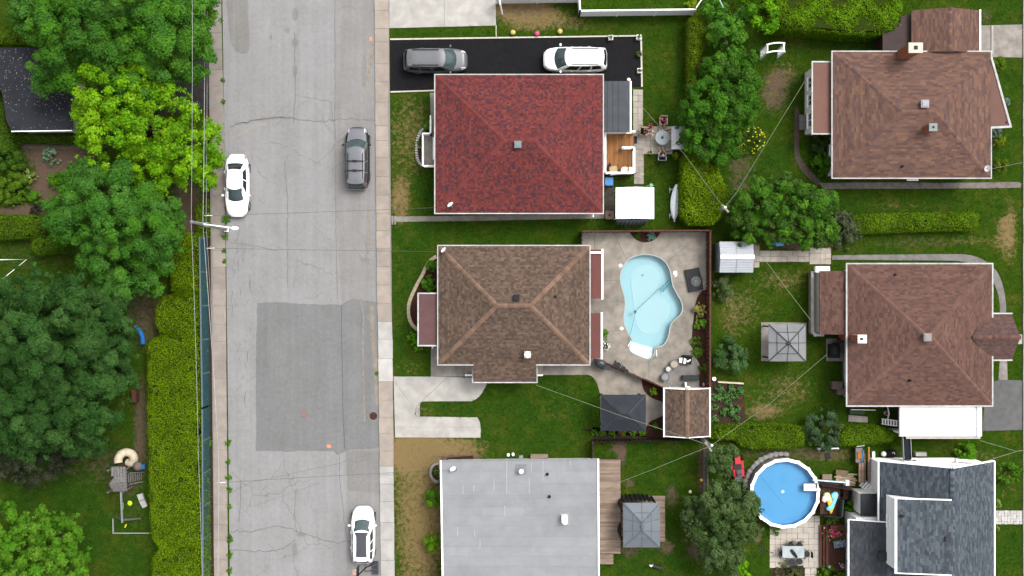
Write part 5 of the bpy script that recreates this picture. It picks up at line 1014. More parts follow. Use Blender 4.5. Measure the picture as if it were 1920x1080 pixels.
# ---- top right brown house
PUR = [(.172, .099, .08), (.13, .081, .072), (.212, .122, .091), (.11, .073, .068), (.19, .109, .086), (.238, .135, .092), (.148, .09, .077)]
x0, y0, x1, y1 = rect(1561, 333, 1857, 97.5, E); h3 = thing('bungalow', 'brown hip roofed bungalow in the top right with an orange brick chimney', 'house', ((x0 + x1) / 2, (y0 + y1) / 2, 0))
walls(h3, x0 + .4, y0 + .4, x1 - .5, y1 - .5, E - .02, SIDING, (2, 3, 2, 3)); pl, rd, zr = hip(x0, y0, x1, y1, E, .3); rf = roof_faces(h3, pl, PUR, rd, PUR[:2] + PUR[4:5], tab=.42, con=.6, course=.15)
gutter(rf, [(x1 + .05, y0 + 3.6), (x1 + .05, y0 - .05), (x0 - .05, y0 - .05), (x0 - .05, y1 + .05), (x1 + .05, y1 + .05), (x1 + .05, y1 - .3)], E - .02, closed=False)
cz = 2.75; cq = [XY(1856, 99, cz), XY(1894.5, 237.5, cz), XY(1856, 239.5, cz)]; cn = MB().prism(cq, cz - .12, cz).build('canopy', M('brown_canopy', (.155, .085, .068), (.14, .078, .062), 1, .7, fine=.06), h3)
gutter(cn, [cq[0], cq[1], cq[2]], cz, .15, False); a = Vector((*cq[1], 0)); MB().box((a.x - .3, a.y + .3, cz / 2), (.12, .12, cz)).build('canopy_post', WHITE, h3)
vent(rf, at_roof(pl, 1731, 196), .55, .32, M('lilac_vent', (.36, .36, .40)))
def chimney(root, p, sx, sy, h, capm, base=-.4, flue=True):
    o = MB().box(p + Vector((0, 0, (h + base) / 2)), (sx * .84, sy * .84, h - base)).build('chimney', BRICK, root)
    m = MB()
    for k in range(int((h - base) / .1)): m.box(p + Vector((0, 0, base + .1 * k)), (sx * .84 + .006, sy * .84 + .006, .014))
    m.build('mortar_course', M('mortar', (.3, .22, .17)), o); MB().box(p + Vector((0, 0, h + .05)), (sx, sy, .12)).build('cap', capm, o)
    if flue: MB().box(p + Vector((0, 0, h + .116)), (sx * .27, sx * .27, .02)).build('flue', BLACKP, o); 
chimney(h3, P(1716, 90, 5.3) - Vector((0, 0, 5.3)), 1.0, .72, 5.3, M('cream_cap', (.58, .54, .44)), 0)
p = at_roof(pl, 1738, 243); chimney(h3, p, .58, .56, 1.05, M('grey_green_cap', (.24, .28, .27))); pipe(rf, at_roof(pl, 1691, 312)); dish(rf, at_roof(pl, 1850, 318), 3.0)
q = rect(1524, 250, 1559, 117, 2.6); ex = flatroof(h3, corners(*q), 2.6, M('brown_flat_roof', (.175, .092, .072), (.155, .083, .066), 1, .7, fine=.06), 'annex_roof'); gutter(ex, [(q[2], q[1] - .04), (q[0] - .05, q[1] - .04), (q[0] - .05, q[3] + .04), (q[2], q[3] + .04)], 2.58, .1, False)
MB().box(((q[0] + q[2]) / 2 + .1, (q[1] + q[3]) / 2, 1.2), (q[2] - q[0] - .05, q[3] - q[1] - .5, 2.4)).build('annex_wall', SIDING, h3); HARD.append(corners(*q))
for k in (.25, .5, .78): window(h3, (q[0] + .125, lerp(q[3], q[1], k), 1.5), (-1, 0), .8 if k < .7 else 1.0, .9)
MB().prism([XY(1499, 215, .4), XY(1512, 215, .4), XY(1512, 243, .4), XY(1499, 243, .4)], 0, .4).build('step', GREYW, h3)
MB().box(P(1711, 336.5, 1.2), (.85, .2, .1)).build('awning', WHITE, h3)
# garage of the top right house
z = 2.6; q = rect(1709, 97, 1836, 13, z); xm = P(1782, 50, 3.4).x; g3 = thing('garage', 'brown gable roofed garage above the top right bungalow', 'garage', ((q[0] + q[2]) / 2, (q[1] + q[3]) / 2, 0)); q = (q[0], q[1] - .1, q[2], q[3] - .25)
MB().box(((q[0] + q[2]) / 2, (q[1] + q[3]) / 2 + .2, z / 2 - .02), (q[2] - q[0] - .5, q[3] - q[1] - .9, z - .04)).build('wall', SIDING, g3); HARD.append(corners(*q))
pl = [[(q[0], q[3], z), (q[0], q[1], z), (xm, q[1], 3.4), (xm, q[3], 3.4)], [(q[2], q[1], z), (q[2], q[3], z), (xm, q[3], 3.4), (xm, q[1], 3.4)]]; rf = roof_faces(g3, pl, PUR, [((xm, q[1], 3.4), (xm, q[3], 3.4))], PUR[:4], tab=.42, con=.6)
MB().bar((q[2] + .05, q[1], z), (q[2] + .05, q[3] + .05, z), .11, .14).build('gutter', WHITE, rf); q2 = rect(1655, 97, 1708, 24, 2.2)
MB().prism([(q2[0], q2[1]), (q2[2], q2[1]), (q2[2], q2[3] - .05), (q2[0] + 1.4, q2[3] - .25), (q2[0], q2[3] - 1.2)], 2.1, 2.2).build('lean_to_roof', M('dark_lean_to', (.07, .05, .048), (.055, .04, .04), 1.2, .8, fine=.1), g3); MB().box(((q2[0] + q2[2]) / 2 + .1, (q2[1] + q2[3]) / 2 - .3, 1.04), (q2[2] - q2[0] - .3, q2[3] - q2[1] - .9, 2.08)).build('lean_to_wall', BRWOOD, g3)
pt_ = P(1861, 75, .1); MB().box((pt_.x, pt_.y, .05), (.16, 2.2, .1)).build('parking_kerb', CONC, label='pale concrete strip across the top right driveway', cat='kerb')
# ---- middle right brown house
x0, y0, x1, y1 = rect(1588.5, 760, 1859.5, 495.5, E); h4 = thing('bungalow', 'brown pyramid roofed bungalow at the middle right with a white chimney cap', 'house', ((x0 + x1) / 2, (y0 + y1) / 2, 0))
MID = [(.152, .085, .07), (.12, .072, .063), (.182, .101, .08), (.097, .062, .058), (.164, .093, .073), (.198, .11, .083)]
walls(h4, x0 + .6, y0 + .4, x1 - .4, y1 - .4, E - .02, SIDING, (2, 2, 2, 2)); pl, rd, zr = hip(x0, y0, x1, y1, E, .32); rf = roof_faces(h4, pl, MID, rd, [(.178, .102, .082), (.162, .094, .077)], tab=.3, con=.6)
gutter(rf, corners(x0 - .05, y0 - .05, x1 + .05, y1 + .05), E - .02, .1); vent(rf, at_roof(pl, 1736, 632), .56, .3, M('taupe_vent', (.28, .26, .26))); pipe(rf, at_roof(pl, 1705, 713))
for xx in (1678, 1705): pipe(rf, at_roof(pl, xx, 515 if xx == 1678 else 713), .07, .25)
chimney(h4, P(1616, 635.5, 4.7) - Vector((0, 0, 4.7)), .62, .58, 4.7, WHITE, 0, False); p = P(1616, 635.5, 4.85); MB().ell(p, (.14, .1, .08), 10, 5).build('flue', DARKM, h4)
q = rect(1846, 674, 1897, 589, 2.8); ym = (q[1] + q[3]) / 2; zq = 3.6; pl2 = [[(q[0] - .0, q[1], 2.8), (q[2], q[1], 2.8), (q[2] + .25, ym, zq), (q[0] - 1.2, ym, zq)], [(q[2], q[3], 2.8), (q[0], q[3], 2.8), (q[0] - 1.2, ym, zq), (q[2] + .25, ym, zq)]]
pr = roof_faces(h4, pl2, [(.13, .08, .07), (.16, .095, .08), (.10, .066, .062)], [((q[0] - 1.2, ym, zq), (q[2] + .25, ym, zq))], MID[:3], name='porch_roof'); gutter(pr, [(x1 + .1, q[1] - .05), (q[2], q[1] - .05)], 2.78, .1, False); gutter(pr, [(x1 + .1, q[3] + .05), (q[2], q[3] + .05)], 2.78, .1, False)
MB().box((q[2] - .5, ym, .25), (1.6, 2.6, .5)).build('porch', CONC2, h4); HARD.append(corners(x1 - .3, q[1] + .3, q[2], q[3] - .3))
for yy in (q[1] + .3, q[3] - .3): MB().box((q[2] - .3, yy, 1.35), (.14, .14, 2.7)).build('porch_post', WHITE, h4)
q = rect(1538, 627, 1590, 508, 2.5); pl3 = [[(q[0], q[3], 2.35), (q[0], q[1], 2.35), (q[2], q[1], 2.75), (q[2], q[3], 2.75)]]; roof_faces(h4, pl3, MID, name='annex_roof', tab=.3); HARD.append(corners(*q))
MB().box(((q[0] + q[2]) / 2 + .1, (q[1] + q[3]) / 2, 1.15), (q[2] - q[0] - .1, q[3] - q[1] - .2, 2.3)).build('annex_wall', CREAM, h4); q5 = rect(1523, 628, 1537, 511, 1.0); m = MB(); m.prism([(q5[0] + .1, q5[1]), (q5[2] + .3, q5[1]), (q5[2] + .3, q5[3]), (q5[0], q5[3]), (q5[0], q5[1] + .2)], 0, .95); m.build('terrace', M('tan_floor', (.33, .28, .22), (.28, .24, .19), 3, fine=.1), h4)
gutter(h4, [(q5[2] + .2, q5[1]), (q5[0] + .2, q5[1]), (q5[0], q5[1] + .25), (q5[0], q5[3])], 1.0, .2, False, name='parapet', ht=.16)
for k in range(3): MB().box((q5[2] + .06, lerp(q5[1] + .8, q5[3] - .7, k / 2), 1.9), (.09, 1.1, .8)).build('sliding_window', WHITE, h4)
MB().box(P(1541, 505, 1.2), (1.05, .45, .5)).build('air_conditioner', WHITE, h4)
# carport roof
z = 2.5; q = rect(1686, 818, 1841, 758, z); cp = MB().prism(corners(*q), z - .12, z).build('carport_roof', TENT, h4); HARD.append(corners(q[0] + .3, q[1] + .3, q[2] - .3, q[3]))
MB().box(((q[0] + q[2]) / 2, q[1] + .2, 1.2), (q[2] - q[0] - .2, .12, 2.38)).build('carport_wall', SIDING, h4); MB().bar((q[2] - .4, q[1], z + .02), (q[2] - .4, q[3], z + .02), .08, .04).build('roof_trim', GREYM, cp); MB().bar((q[0] + .02, q[1] - .02, z), (q[0] + .02, q[3], z), .07, .1).build('roof_trim', GREYM, cp)
MB().bar((q[0], q[1] + .25, z + .012), (q[0] + 2.2, q[1] + .2, z + .012), .025, .015).build('roof_seam', GREYM, cp); MB().bar((lerp(q[0], q[2], .37), q[1] + .2, z + .012), (lerp(q[0], q[2], .37), q[3], z + .012), .02, .015).build('roof_seam', GREYM, cp)
MB().box(((q[0] + q[2]) / 2 + .3, q[1] - .14, z - .3), (q[2] - q[0] - .6, .16, .1)).build('fascia', CREAM, h4)
# ---- grey shingled house bottom right
GRY = [(.08, .096, .113), (.097, .116, .136), (.054, .066, .08), (.118, .138, .158), (.067, .08, .096), (.14, .16, .182)]
z = 3.2; zr = 6.2; xl, xr = P(1648, 900, z).x, P(1863, 900, z).x; yt = P(1648, 866, z).y; yb = -26; xm = P(1786, 882, zr).x
h5 = thing('shingled_house', 'grey shingled gable house with a white dormer in the bottom right corner', 'house', (xm, -19, 0)); ytw = P(1760, 858, 0).y
MB().prism([(xl + .35, ytw), (xr - .3, ytw), (xr - .3, yb), (xl + .35, yb)], 0, z + .05).build('wall', SIDING, h5); HARD.append([(xl, ytw), (xr, ytw), (xr, yb), (xl, yb)])
MB().add([(xl + .35, ytw, z), (xr - .3, ytw, z), (xm, ytw, zr - .25), (xl + .35, ytw - .2, z), (xr - .3, ytw - .2, z), (xm, ytw - .2, zr - .25)], [(0, 1, 2), (5, 4, 3), (0, 2, 5, 3), (1, 4, 5, 2)]).build('gable', SIDING, h5)
for k in range(14): zz = .3 + k * .3; hw = 1 if zz < z else max(.1, (zr - .3 - zz) / (zr - z)); xa, xb = lerp(xm, xl + .35, hw), lerp(xm, xr - .3, hw); MB().bar((xa, ytw + .012, zz), (xb, ytw + .012, zz), .02, .02).build('clapboard', SIDING, h5)
window(h5, (P(1690, 858).x, ytw, 1.6), (0, 1), 1.0, 1.1); window(h5, (P(1764, 858).x, ytw, 4.0), (0, 1), 1.3, .9); p_ = Vector((P(1768, 858).x, ytw + .1, 0)); MB().tube([p_ + Vector((0, 0, 2.8)), p_ + Vector((1.5, 0, 3.9))], .04, 6).build('service_mast', GREYM, h5); MB().box(p_ + Vector((0, .1, 2.6)), (.3, .2, .4)).build('meter_box', WHITE, h5)
yte = yt + .05
pl = [[(xl, yte, z), (xl, yb, z), (xm, yb, zr), (xm, yte, zr)], [(xr, yb, z), (xr, yte, z), (xm, yte, zr), (xm, yb, zr)]]
rf = roof_faces(h5, pl, GRY, [((xm, yb, zr), (xm, yte, zr))], GRY, tab=.35)
for xe in (xl - .05, xr + .05): MB().bar((xe, yb, z), (xe, yte, z), .1, .15).build('gutter', WHITE, rf)
for xe in (xl, xr): MB().bar((xe, yte + .03, z - .02), (xm, yte + .03, zr - .02), .09, .16).build('fascia', WHITE, rf)
# dormer
sl_ = (zr - z) / (xm - xl); dz = 5.75; dx = P(1680, 1000, dz).x; dxw = dx + .1; dyt = P(1700, 935, dz).y; dyb = P(1700, 1074, dz).y; zrd = zr + .12
zb_ = z + (dxw - xl) * sl_; m = MB(); m.add([(dxw, dyt - .15, zb_ - .1), (dxw, dyb + .1, zb_ - .1), (dxw, dyb + .1, dz), (dxw, dyt - .15, dz), (xm, dyt - .15, zrd - .1), (xm, dyb + .1, zrd - .1)], [(0, 3, 2, 1), (0, 4, 3), (1, 2, 5)]); dm = m.build('dormer', WHITE, h5)
for k in range(4): MB().bar((dxw - .012, dyt - .2, zb_ + .1 + k * .25), (dxw - .012, dyb + .15, zb_ + .1 + k * .25), .015, .015).build('clapboard', WHITE, dm)
MB().bar((dx - .02, dyb - .05, dz - .02), (dx - .02, dyt + .05, dz - .02), .16, .14).build('fascia', WHITE, dm)
for yy in (dyt + .02, dyb - .02): MB().bar((dx, yy, dz - .05), (xm - .1, yy, zrd - .05), .08, .14).build('fascia', WHITE, dm)
roof_faces(dm, [[(dx, dyt, dz), (dx, dyb, dz), (xm, dyb, zrd), (xm, dyt, zrd)]], [(.112, .132, .152), (.086, .102, .12), (.143, .165, .186), (.063, .076, .09)], name='dormer_roof', tab=.35)
for yy in (977, 989): window(dm, (dxw, P(1670, yy, 5).y, zb_ + .55), (-1, 0), .28, .32)
p = P(1691, 967, 5.9); pipe(h5, p, .08, .35, DARKM); p = P(1777, 1011, 6.3); MB().box(p, (.35, .35, .16)).build('roof_vent', DARKM, h5); p = P(1655, 1043, 3.6); MB().box(p, (.6, .6, .14)).build('roof_vent', DARKM, h5)
# low wing
z2 = 2.7; zt2 = 3.3; q = [P(1592, 976, z2).x, yb, P(1664, 976, zt2).x, P(1640, 975, z2).y]; roof_faces(h5, [[(q[0], q[3], z2), (q[0], q[1], z2), (xl + .45, q[1], zt2 + .3), (xl + .45, q[3], zt2 + .3)]], [(.082, .088, .1), (.1, .107, .12), (.064, .07, .08)], name='wing_roof', tab=.35)
xw = P(1581, 1000, 0).x + .12; MB().prism([(xw, q[3] - .2 + .35), (xl + .4, q[3] + .15), (xl + .4, yb), (xw, yb)], 0, z2 - .05).build('wing_wall', SIDING, h5); HARD.append([(xw, q[3] + .15), (xl, q[3] + .15), (xl, yb), (xw, yb)])
MB().bar((q[0] - .05, yb, z2 - .02), (q[0] - .05, q[3] + .05, z2 - .02), .1, .14).build('gutter', WHITE, h5); MB().bar((q[0], q[3] + .04, z2), (xl + .4, q[3] + .04, zt2 + .25), .07, .13).build('fascia', WHITE, h5)
for yy in (1016, 1040): window(h5, (xw, P(1585, yy, 1.5).y, 1.5), (-1, 0), .85, 1.2)
q = rect(1614, 967, 1649, 926, 2.4); MB().prism(corners(*q), 2.3, 2.4).build('porch_roof', M('charcoal_membrane', (.04, .042, .046), (.033, .035, .038), 3, .85, fine=.2), h5); MB().box(((q[0] + q[2]) / 2, (q[1] + q[3]) / 2, 1.14), (q[2] - q[0] - .1, q[3] - q[1] - .1, 2.28)).build('porch_wall', SIDING, h5); HARD.append(corners(*q))
for k in range(7): p = P(1618 + k * 2.9, 906 + k * 3.0, .2); MB().box((p.x, p.y, .12 + .14 * k), (.16, .62, .05), -.75).build('step', WHITE, h5)
# ---- dark flat roof at top left
z = 3.0; q = [XY(-60, 89, z), XY(75, 89, z), XY(105, 96, z), XY(138, 150, z), XY(136, 245, z), XY(22, 246.5, z), XY(12, 225, z), XY(2, 165, z), XY(-60, 165, z)]; h6 = thing('outbuilding', 'dark flat roofed building littered with pale leaf debris at the top left', 'building', P(60, 170))
MB().prism([(x + .25 if x < -35 else x - .2, y - .2 if y > 15 else y + .2) for x, y in q], 0, z - .1).build('wall', CREAM, h6); HARD.append(q); rf = MB().prism(q, z - .1, z).build('roof', M('dark_membrane', (.036, .039, .048), (.028, .031, .038), 1.2, .8, fine=.2, big=.2), h6)
MB().bar(Vector((*q[4], z)), Vector((*q[5], z)), .07, .14).build('drip_edge', WHITE, rf); n = 700; X = rng.uniform(-60, 138, n); Y = 90 + 155 * rng.random(n); k = inside(np.array([XY(x, y, z)[0] for x, y in zip(X, Y)]), np.array([XY(x, y, z)[1] for x, y in zip(X, Y)]), q) & ((Y < 200) | (rng.random(n) < .4)); C = np.array([P(x, y, z + .015) for x, y in zip(X[k], Y[k])])
V, F = leafquads(C, rng.normal(size=C.shape) * .15 + np.array([0, 0, 1]), .085, .4); o = fast('leaf_litter', V, F, FLOWER, rf, pick([(.4, .38, .33), (.3, .28, .22), (.5, .47, .42)], len(C))); o['kind'] = 'stuff'
# ------------------------------------------------------------------ cars
CARGLASS = M('car_glass', (.055, .085, .088), (.04, .06, .065), 1.5, .07, spec=.6); CARDARK = M('car_dark_glass', (.012, .016, .018), (.018, .022, .024), 2, .06, spec=.6)
LAMP = M('headlamp', (.75, .76, .78), (.6, .62, .65), 8, .15); TAIL = M('tail_lamp', (.5, .02, .015), (.4, .015, .012), 8, .2); CHROME = M('chrome', (.7, .71, .72), (.6, .61, .62), 8, .18, .9)
def paint(name, c, metal=0, rough=.3, coat=.3): return M(name, c, tuple(x * .94 for x in c), 3, rough, metal, coat=coat)
def car(name, label, px, py, L, W, Ht, rz, body, kind, roofm=None, glass=CARGLASS, cat='car'):
    t_ = thing(name, label, cat, P(px, py, .01), rz)
    # stations along x (front +). hood / belt / tail heights
    k = {'sedan': dict(wsb=.20, wst=.03, rt=-.22, rb=-.35, hood=.74, belt=.93, tail=.95, wb=.86, wr=.62, zn=.60, nf=3.6, nr=4.0),
         'suv': dict(wsb=.24, wst=.12, rt=-.42, rb=-.47, hood=.95, belt=1.06, tail=1.02, wb=.88, wr=.70, zn=.74, nf=4.0, nr=5.5),
         'van': dict(wsb=.27, wst=.125, rt=-.42, rb=-.475, hood=.92, belt=1.02, tail=1.0, wb=.90, wr=.72, zn=.70, nf=4.0, nr=5.6),
         'hatch': dict(wsb=.23, wst=.08, rt=-.40, rb=-.46, hood=.92, belt=1.02, tail=.98, wb=.86, wr=.66, zn=.68, nf=3.8, nr=4.4)}[kind]
    ns = 34; V = []; F = []; prof = [(.80, .17, 0), (.955, .25, 0), (1.0, .48, 0), (.992, .66, 0), (.955, .0, -.13), (.90, .0, -.035), (.72, .0, .0), (.40, .0, .018), (0, .0, .028)]
    def hw(u):
        n = k['nf'] if u > 0 else k['nr']; return W / 2 * (1 - min(.995, abs(u)) ** n) ** (1 / n) * (1 - .03 * u * u)
    def belt(u):
        x = u / 2
        if x > k['wsb']: f = (x - k['wsb']) / (.5 - k['wsb']); z = lerp(k['belt'] - .03, k['hood'], min(1, f * 1.05)); z -= (z - k['zn']) * max(0, (f - .72) / .28) ** 2
        elif x < k['rb']: f = (k['rb'] - x) / (.5 + k['rb']); z = k['tail'] - .22 * f ** 3
        else: z = lerp(k['belt'], k['tail'], (k['wsb'] - x) / (k['wsb'] - k['rb']))
        return z
    us = [-.992 + 1.984 * (.5 - .5 * cos(pi * i / (ns - 1))) * 1 for i in range(ns)]
    for u in us:
        h_ = hw(u); zb = belt(u); e = max(0, (abs(u) - .9) / .1); sec = []
        for f, za, dz in prof:
            zz = za if za else zb + dz; zz = min(zz, zb) if za else zz
            zz = lerp(zz, lerp(.35, zz, .8), e * .5); sec.append((h_ * f, zz))
        ring = [(u * L / 2, -y, z_) for y, z_ in sec] + [(u * L / 2, y, z_) for y, z_ in sec[-2::-1]]
        V += ring
    m_ = len(prof) * 2 - 1
    for i in range(ns - 1):
        for j in range(m_ - 1): F.append((i * m_ + j, (i + 1) * m_ + j, (i + 1) * m_ + j + 1, i * m_ + j + 1))
        F.append((i * m_, i * m_ + m_ - 1, (i + 1) * m_ + m_ - 1, (i + 1) * m_))
    F += [tuple(range(m_)), tuple(range((ns - 1) * m_ + m_ - 1, (ns - 1) * m_ - 1, -1))]
    mb = MB(True); mb.add(V, F); mb.build('body', body, t_, True)
    # greenhouse cage
    wb, wr = k['wb'] * W / 2, k['wr'] * W / 2; zt = Ht; bx = [k['wsb'] * L, k['rb'] * L]; tx = [k['wst'] * L, k['rt'] * L]
    bow_f, bow_r = .16 * W, .05 * W
    def ringpt(s, top):        # s in [0,4): front edge, left side, rear edge, right side
        e = int(s) % 4; f = s - int(s); w_ = wr if top else wb; xf, xr = (tx if top else bx); z_ = (zt - .03) if top else None
        if e == 0: y = lerp(-w_, w_, f); x = xf + (bow_f if not top else bow_f * .6) * (1 - (2 * f - 1) ** 2)
        elif e == 1: x = lerp(xf, xr, f); y = w_ * (1 + (.05 if not top else .04) * sin(pi * f) - .07 * f * f)
        elif e == 2: w2 = w_ * .93; y = lerp(w2, -w2, f); x = xr - bow_r * (1 - (2 * f - 1) ** 2)
        else: x = lerp(xr, xf, f); y = -w_ * (1 + (.05 if not top else .04) * sin(pi * f) - .07 * (1 - f) ** 2)
        if not top: z_ = belt(2 * x / L) + (.012 if abs(y) < .7 * W / 2 else -.06)
        return Vector((x, y, z_))
    def surf(s, v, off=0.0):
        b, t = ringpt(s, False), ringpt(s, True); p = b.lerp(t, v); o = Vector((p.x - (bx[0] + bx[1]) / 2, p.y * 1.6, 0)).normalized() if int(s) % 2 else Vector((1 if int(s) == 0 else -1, 0, 0)); o = (o + Vector((0, 0, .5 if int(s) % 2 == 0 else .25))).normalized()
        return p + o * (sin(pi * v) * .028 + off)
    n_s = 10; mb = MB(True); S_ = [e + j / n_s for e in range(4) for j in range(n_s)]; nv = 5; vs = [surf(s, v / nv) for v in range(nv + 1) for s in S_]; ns_ = len(S_)
    mb.add(vs, [(v * ns_ + i, v * ns_ + (i + 1) % ns_, (v + 1) * ns_ + (i + 1) % ns_, (v + 1) * ns_ + i) for v in range(nv) for i in range(ns_)])
    # roof: rows between front arc and rear arc
    nr_ = 12; vs = []
    for i in range(nr_ + 1):
        f = i / nr_
        for j in range(n_s + 1):
            g = j / n_s; a = ringpt(g, True); b = ringpt(2 + (1 - g), True) if g < 1 else ringpt(2.0, True); lft = ringpt(1 + min(f, .9999), True); wy = abs(lft.y)
            x = lerp(a.x, b.x, f); y = lerp(-wy, wy, g) if 0 < i < nr_ else lerp(a.y, b.y, f); vs.append((x, y, zt - .03 + .055 * (1 - (2 * g - 1) ** 4) * min(1, 6 * f, 6 * (1 - f)) ** .5))
    mb.add(vs, [(i * (n_s + 1) + j, i * (n_s + 1) + j + 1, (i + 1) * (n_s + 1) + j + 1, (i + 1) * (n_s + 1) + j) for i in range(nr_) for j in range(n_s)]); rf = mb.build('roof', roofm or body, t_, True)
    def pane(nm, s0, s1, v0, v1, mat, n=8, m=4):
        b = MB(True); b.add([surf(lerp(s0, s1, i / n), lerp(v0, v1, j / m), .012) for j in range(m + 1) for i in range(n + 1)], [(j * (n + 1) + i, j * (n + 1) + i + 1, (j + 1) * (n + 1) + i + 1, (j + 1) * (n + 1) + i) for j in range(m) for i in range(n)]); return b.build(nm, mat, t_, True)
    ws = pane('windshield', .04, .96, .05, .96, glass); pane('rear_window', 2.08, 2.92, .12, .92, CARDARK)
    cuts = [(.10, .46), (.50, .88)] if kind == 'sedan' else [(.10, .38), (.42, .66), (.70, .92)]
    for a, b in cuts: pane('side_window', 1 + a, 1 + b, .14, .9, CARDARK); pane('side_window', 4 - b, 4 - a, .14, .9, CARDARK)
    w_ = MB(True)
    for y in (-.3, .25): a = surf(.5 + y * .8, .08, .025); b = surf(.5 + y * .8 + .24, .13, .03); w_.tube([a, b], .012, 4)
    w_.build('wiper', BLACKP, ws)
    for x in (.31 * L, -.29 * L):
        for y in (-1, 1):
            c = Vector((x, y * (W / 2 - .125), .33)); b = MB(True); vs = []; n = 20
            for yy, r_ in ((-.10, .27), (-.10, .325), (-.03, .335), (.03, .335), (.10, .325), (.10, .27)): vs += [c + Vector((cos(2 * pi * q / n) * r_, yy, sin(2 * pi * q / n) * r_)) for q in range(n)]
            b.add(vs, [(i * n + q, i * n + (q + 1) % n, (i + 1) * n + (q + 1) % n, (i + 1) * n + q) for i in range(5) for q in range(n)]); w = b.build('wheel', RUBBER, t_, True)
            b = MB(True); vs = [c + Vector((cos(2 * pi * q / n) * .24, y * .085, sin(2 * pi * q / n) * .24)) for q in range(n)]; b.add(vs, [tuple(range(n))]); b.build('rim', GREYM, w)
    for y in (-1, 1):
        b = MB(True); b.ell((k['wsb'] * L - .18, y * (W / 2 + .07), belt(2 * k['wsb']) + .06), (.09, .12, .08), 10, 6); b.build('mirror', body if roofm is None or kind == 'hatch' else DARKM, t_, True)
        u = .86; h_ = hw(u); b = MB(True); vs = []
        for i in range(5):
            uu = .80 + .14 * i / 4; x = uu * L / 2; yo = hw(uu) * .93; yi = yo - .17 + .03 * i; zz = belt(uu) - .045
            vs += [(x + .01, y * yo * 1.015, zz - .05), (x, y * yi, zz + .075)]
        b.add(vs, [(2 * i, 2 * i + 2, 2 * i + 3, 2 * i + 1) for i in range(4)]); b.build('headlight', LAMP, t_)
        b = MB(True); b.add([p_ for i in range(5) for uu in (-.86 - .10 * i / 4,) for p_ in ((uu * L / 2 - .01, y * hw(uu) * 1.0, belt(uu) - .16), (uu * L / 2, y * (hw(uu) * .93 - .02 - .02 * i), belt(uu) - .005))], [(2 * i, 2 * i + 2, 2 * i + 3, 2 * i + 1) for i in range(4)]); b.build('taillight', TAIL, t_)
        for uu in (.05, -.22): b = MB(True); b.box((uu * L, y * (W / 2 * .985), .82), (.2, .03, .03)); b.build('door_handle', body, t_)
    b = MB(True); b.tube([(hw(.0) * 0 + (.5 * L * cos(a) * .0 + .965 * L / 2 - .32 * (1 - cos(a))), W * .36 * sin(a) / .8, .56) for a in np.linspace(-.8, .8, 9)], .05, 6); b.build('grille', BLACKP, t_)
    b = MB(True); b.tube([(uu * L / 2 - .015, y * hw(uu), .56) for uu, y in [(-.95, -1), (-.975, -1), (-.988, -1), (-.994, -.9), (-.995, 0), (-.994, .9), (-.988, 1), (-.975, 1), (-.95, 1)]], .05, 6); b.build('rear_bumper', body if kind in ('sedan', 'hatch') else GREYM, t_); b = MB(True); b.lathe((lerp(tx[0], tx[1], .93), 0, zt + .01), [(.025, 0), (.012, .05), (.004, .12)], 6); b.build('antenna', BLACKP, t_)
    return t_, dict(tx=tx, wr=wr, zt=zt, L=L, W=W, surf=surf, belt=belt, hw=hw)
WP = paint('white_car_paint', (.80, .80, .80)); GP = paint('grey_car_paint', (.12, .124, .133), .2, .38, .15); BP = paint('black_car_paint', (.012, .013, .015), 0, .35, .05); SILV = paint('silver_grey_roof', (.145, .152, .168), .2, .38, .15)
car('sedan', 'white sedan parked at the left kerb facing down the street', 448.5, 350, 4.62, 1.80, 1.44, -pi / 2, WP, 'sedan', glass=CARGLASS)
def rails(c, info, n, z=.07):
    for y in (-1, 1): b = MB(True); b.tube([(lerp(info['tx'][0], info['tx'][1], f), y * info['wr'] * .86, info['zt'] + (.0 if f in (.12, .88) else z)) for f in (.12, .16, .5, .84, .88)], .028, 6); b.build('roof_rail', BLACKP, c)
    for f in n: x = lerp(info['tx'][0], info['tx'][1], f); b = MB(True); b.bar((x, -info['wr'] * .98, info['zt'] + z + .04), (x, info['wr'] * 1.02, info['zt'] + z + .04), .07, .035); b.box((x, 0.05, info['zt'] + z + .07), (.14, .34, .05)); b.build('crossbar', BLACKP, c)
c, i_ = car('crossover', 'dark grey crossover with a roof rack parked at the right kerb', 672.5, 298.5, 4.6, 1.82, 1.68, pi / 2, BP, 'suv', SILV); rails(c, i_, (.36, .64))
for uu, nm in ((.55, 'hood'),): b = MB(True); n = 7; b.add([(lerp(.505, .95, i / n) * i_['L'] / 2, lerp(-1, 1, j / 8) * i_['hw'](lerp(.505, .95, i / n)) * .80, i_['belt'](lerp(.505, .95, i / n)) + .034 - .02 * abs(lerp(-1, 1, j / 8)) ** 3) for i in range(n + 1) for j in range(9)], [(i * 9 + j, (i + 1) * 9 + j, (i + 1) * 9 + j + 1, i * 9 + j + 1) for i in range(n) for j in range(8)]); b.build('hood', SILV, c, True)
c, i_ = car('minivan', 'grey minivan on the blacktop driveway nearest the street', 818.5, 117, 4.72, 1.82, 1.72, 0, GP, 'van', None); rails(c, i_, ())
c, i_ = car('minivan', 'white minivan on the blacktop driveway beside the square planters', 1077, 115, 4.72, 1.86, 1.72, pi, WP, 'van', None); rails(c, i_, ())
c, i_ = car('hatchback', 'white hatchback with a black glass roof parked at the right kerb', 683, 999, 4.2, 1.80, 1.58, pi / 2, WP, 'hatch', None)
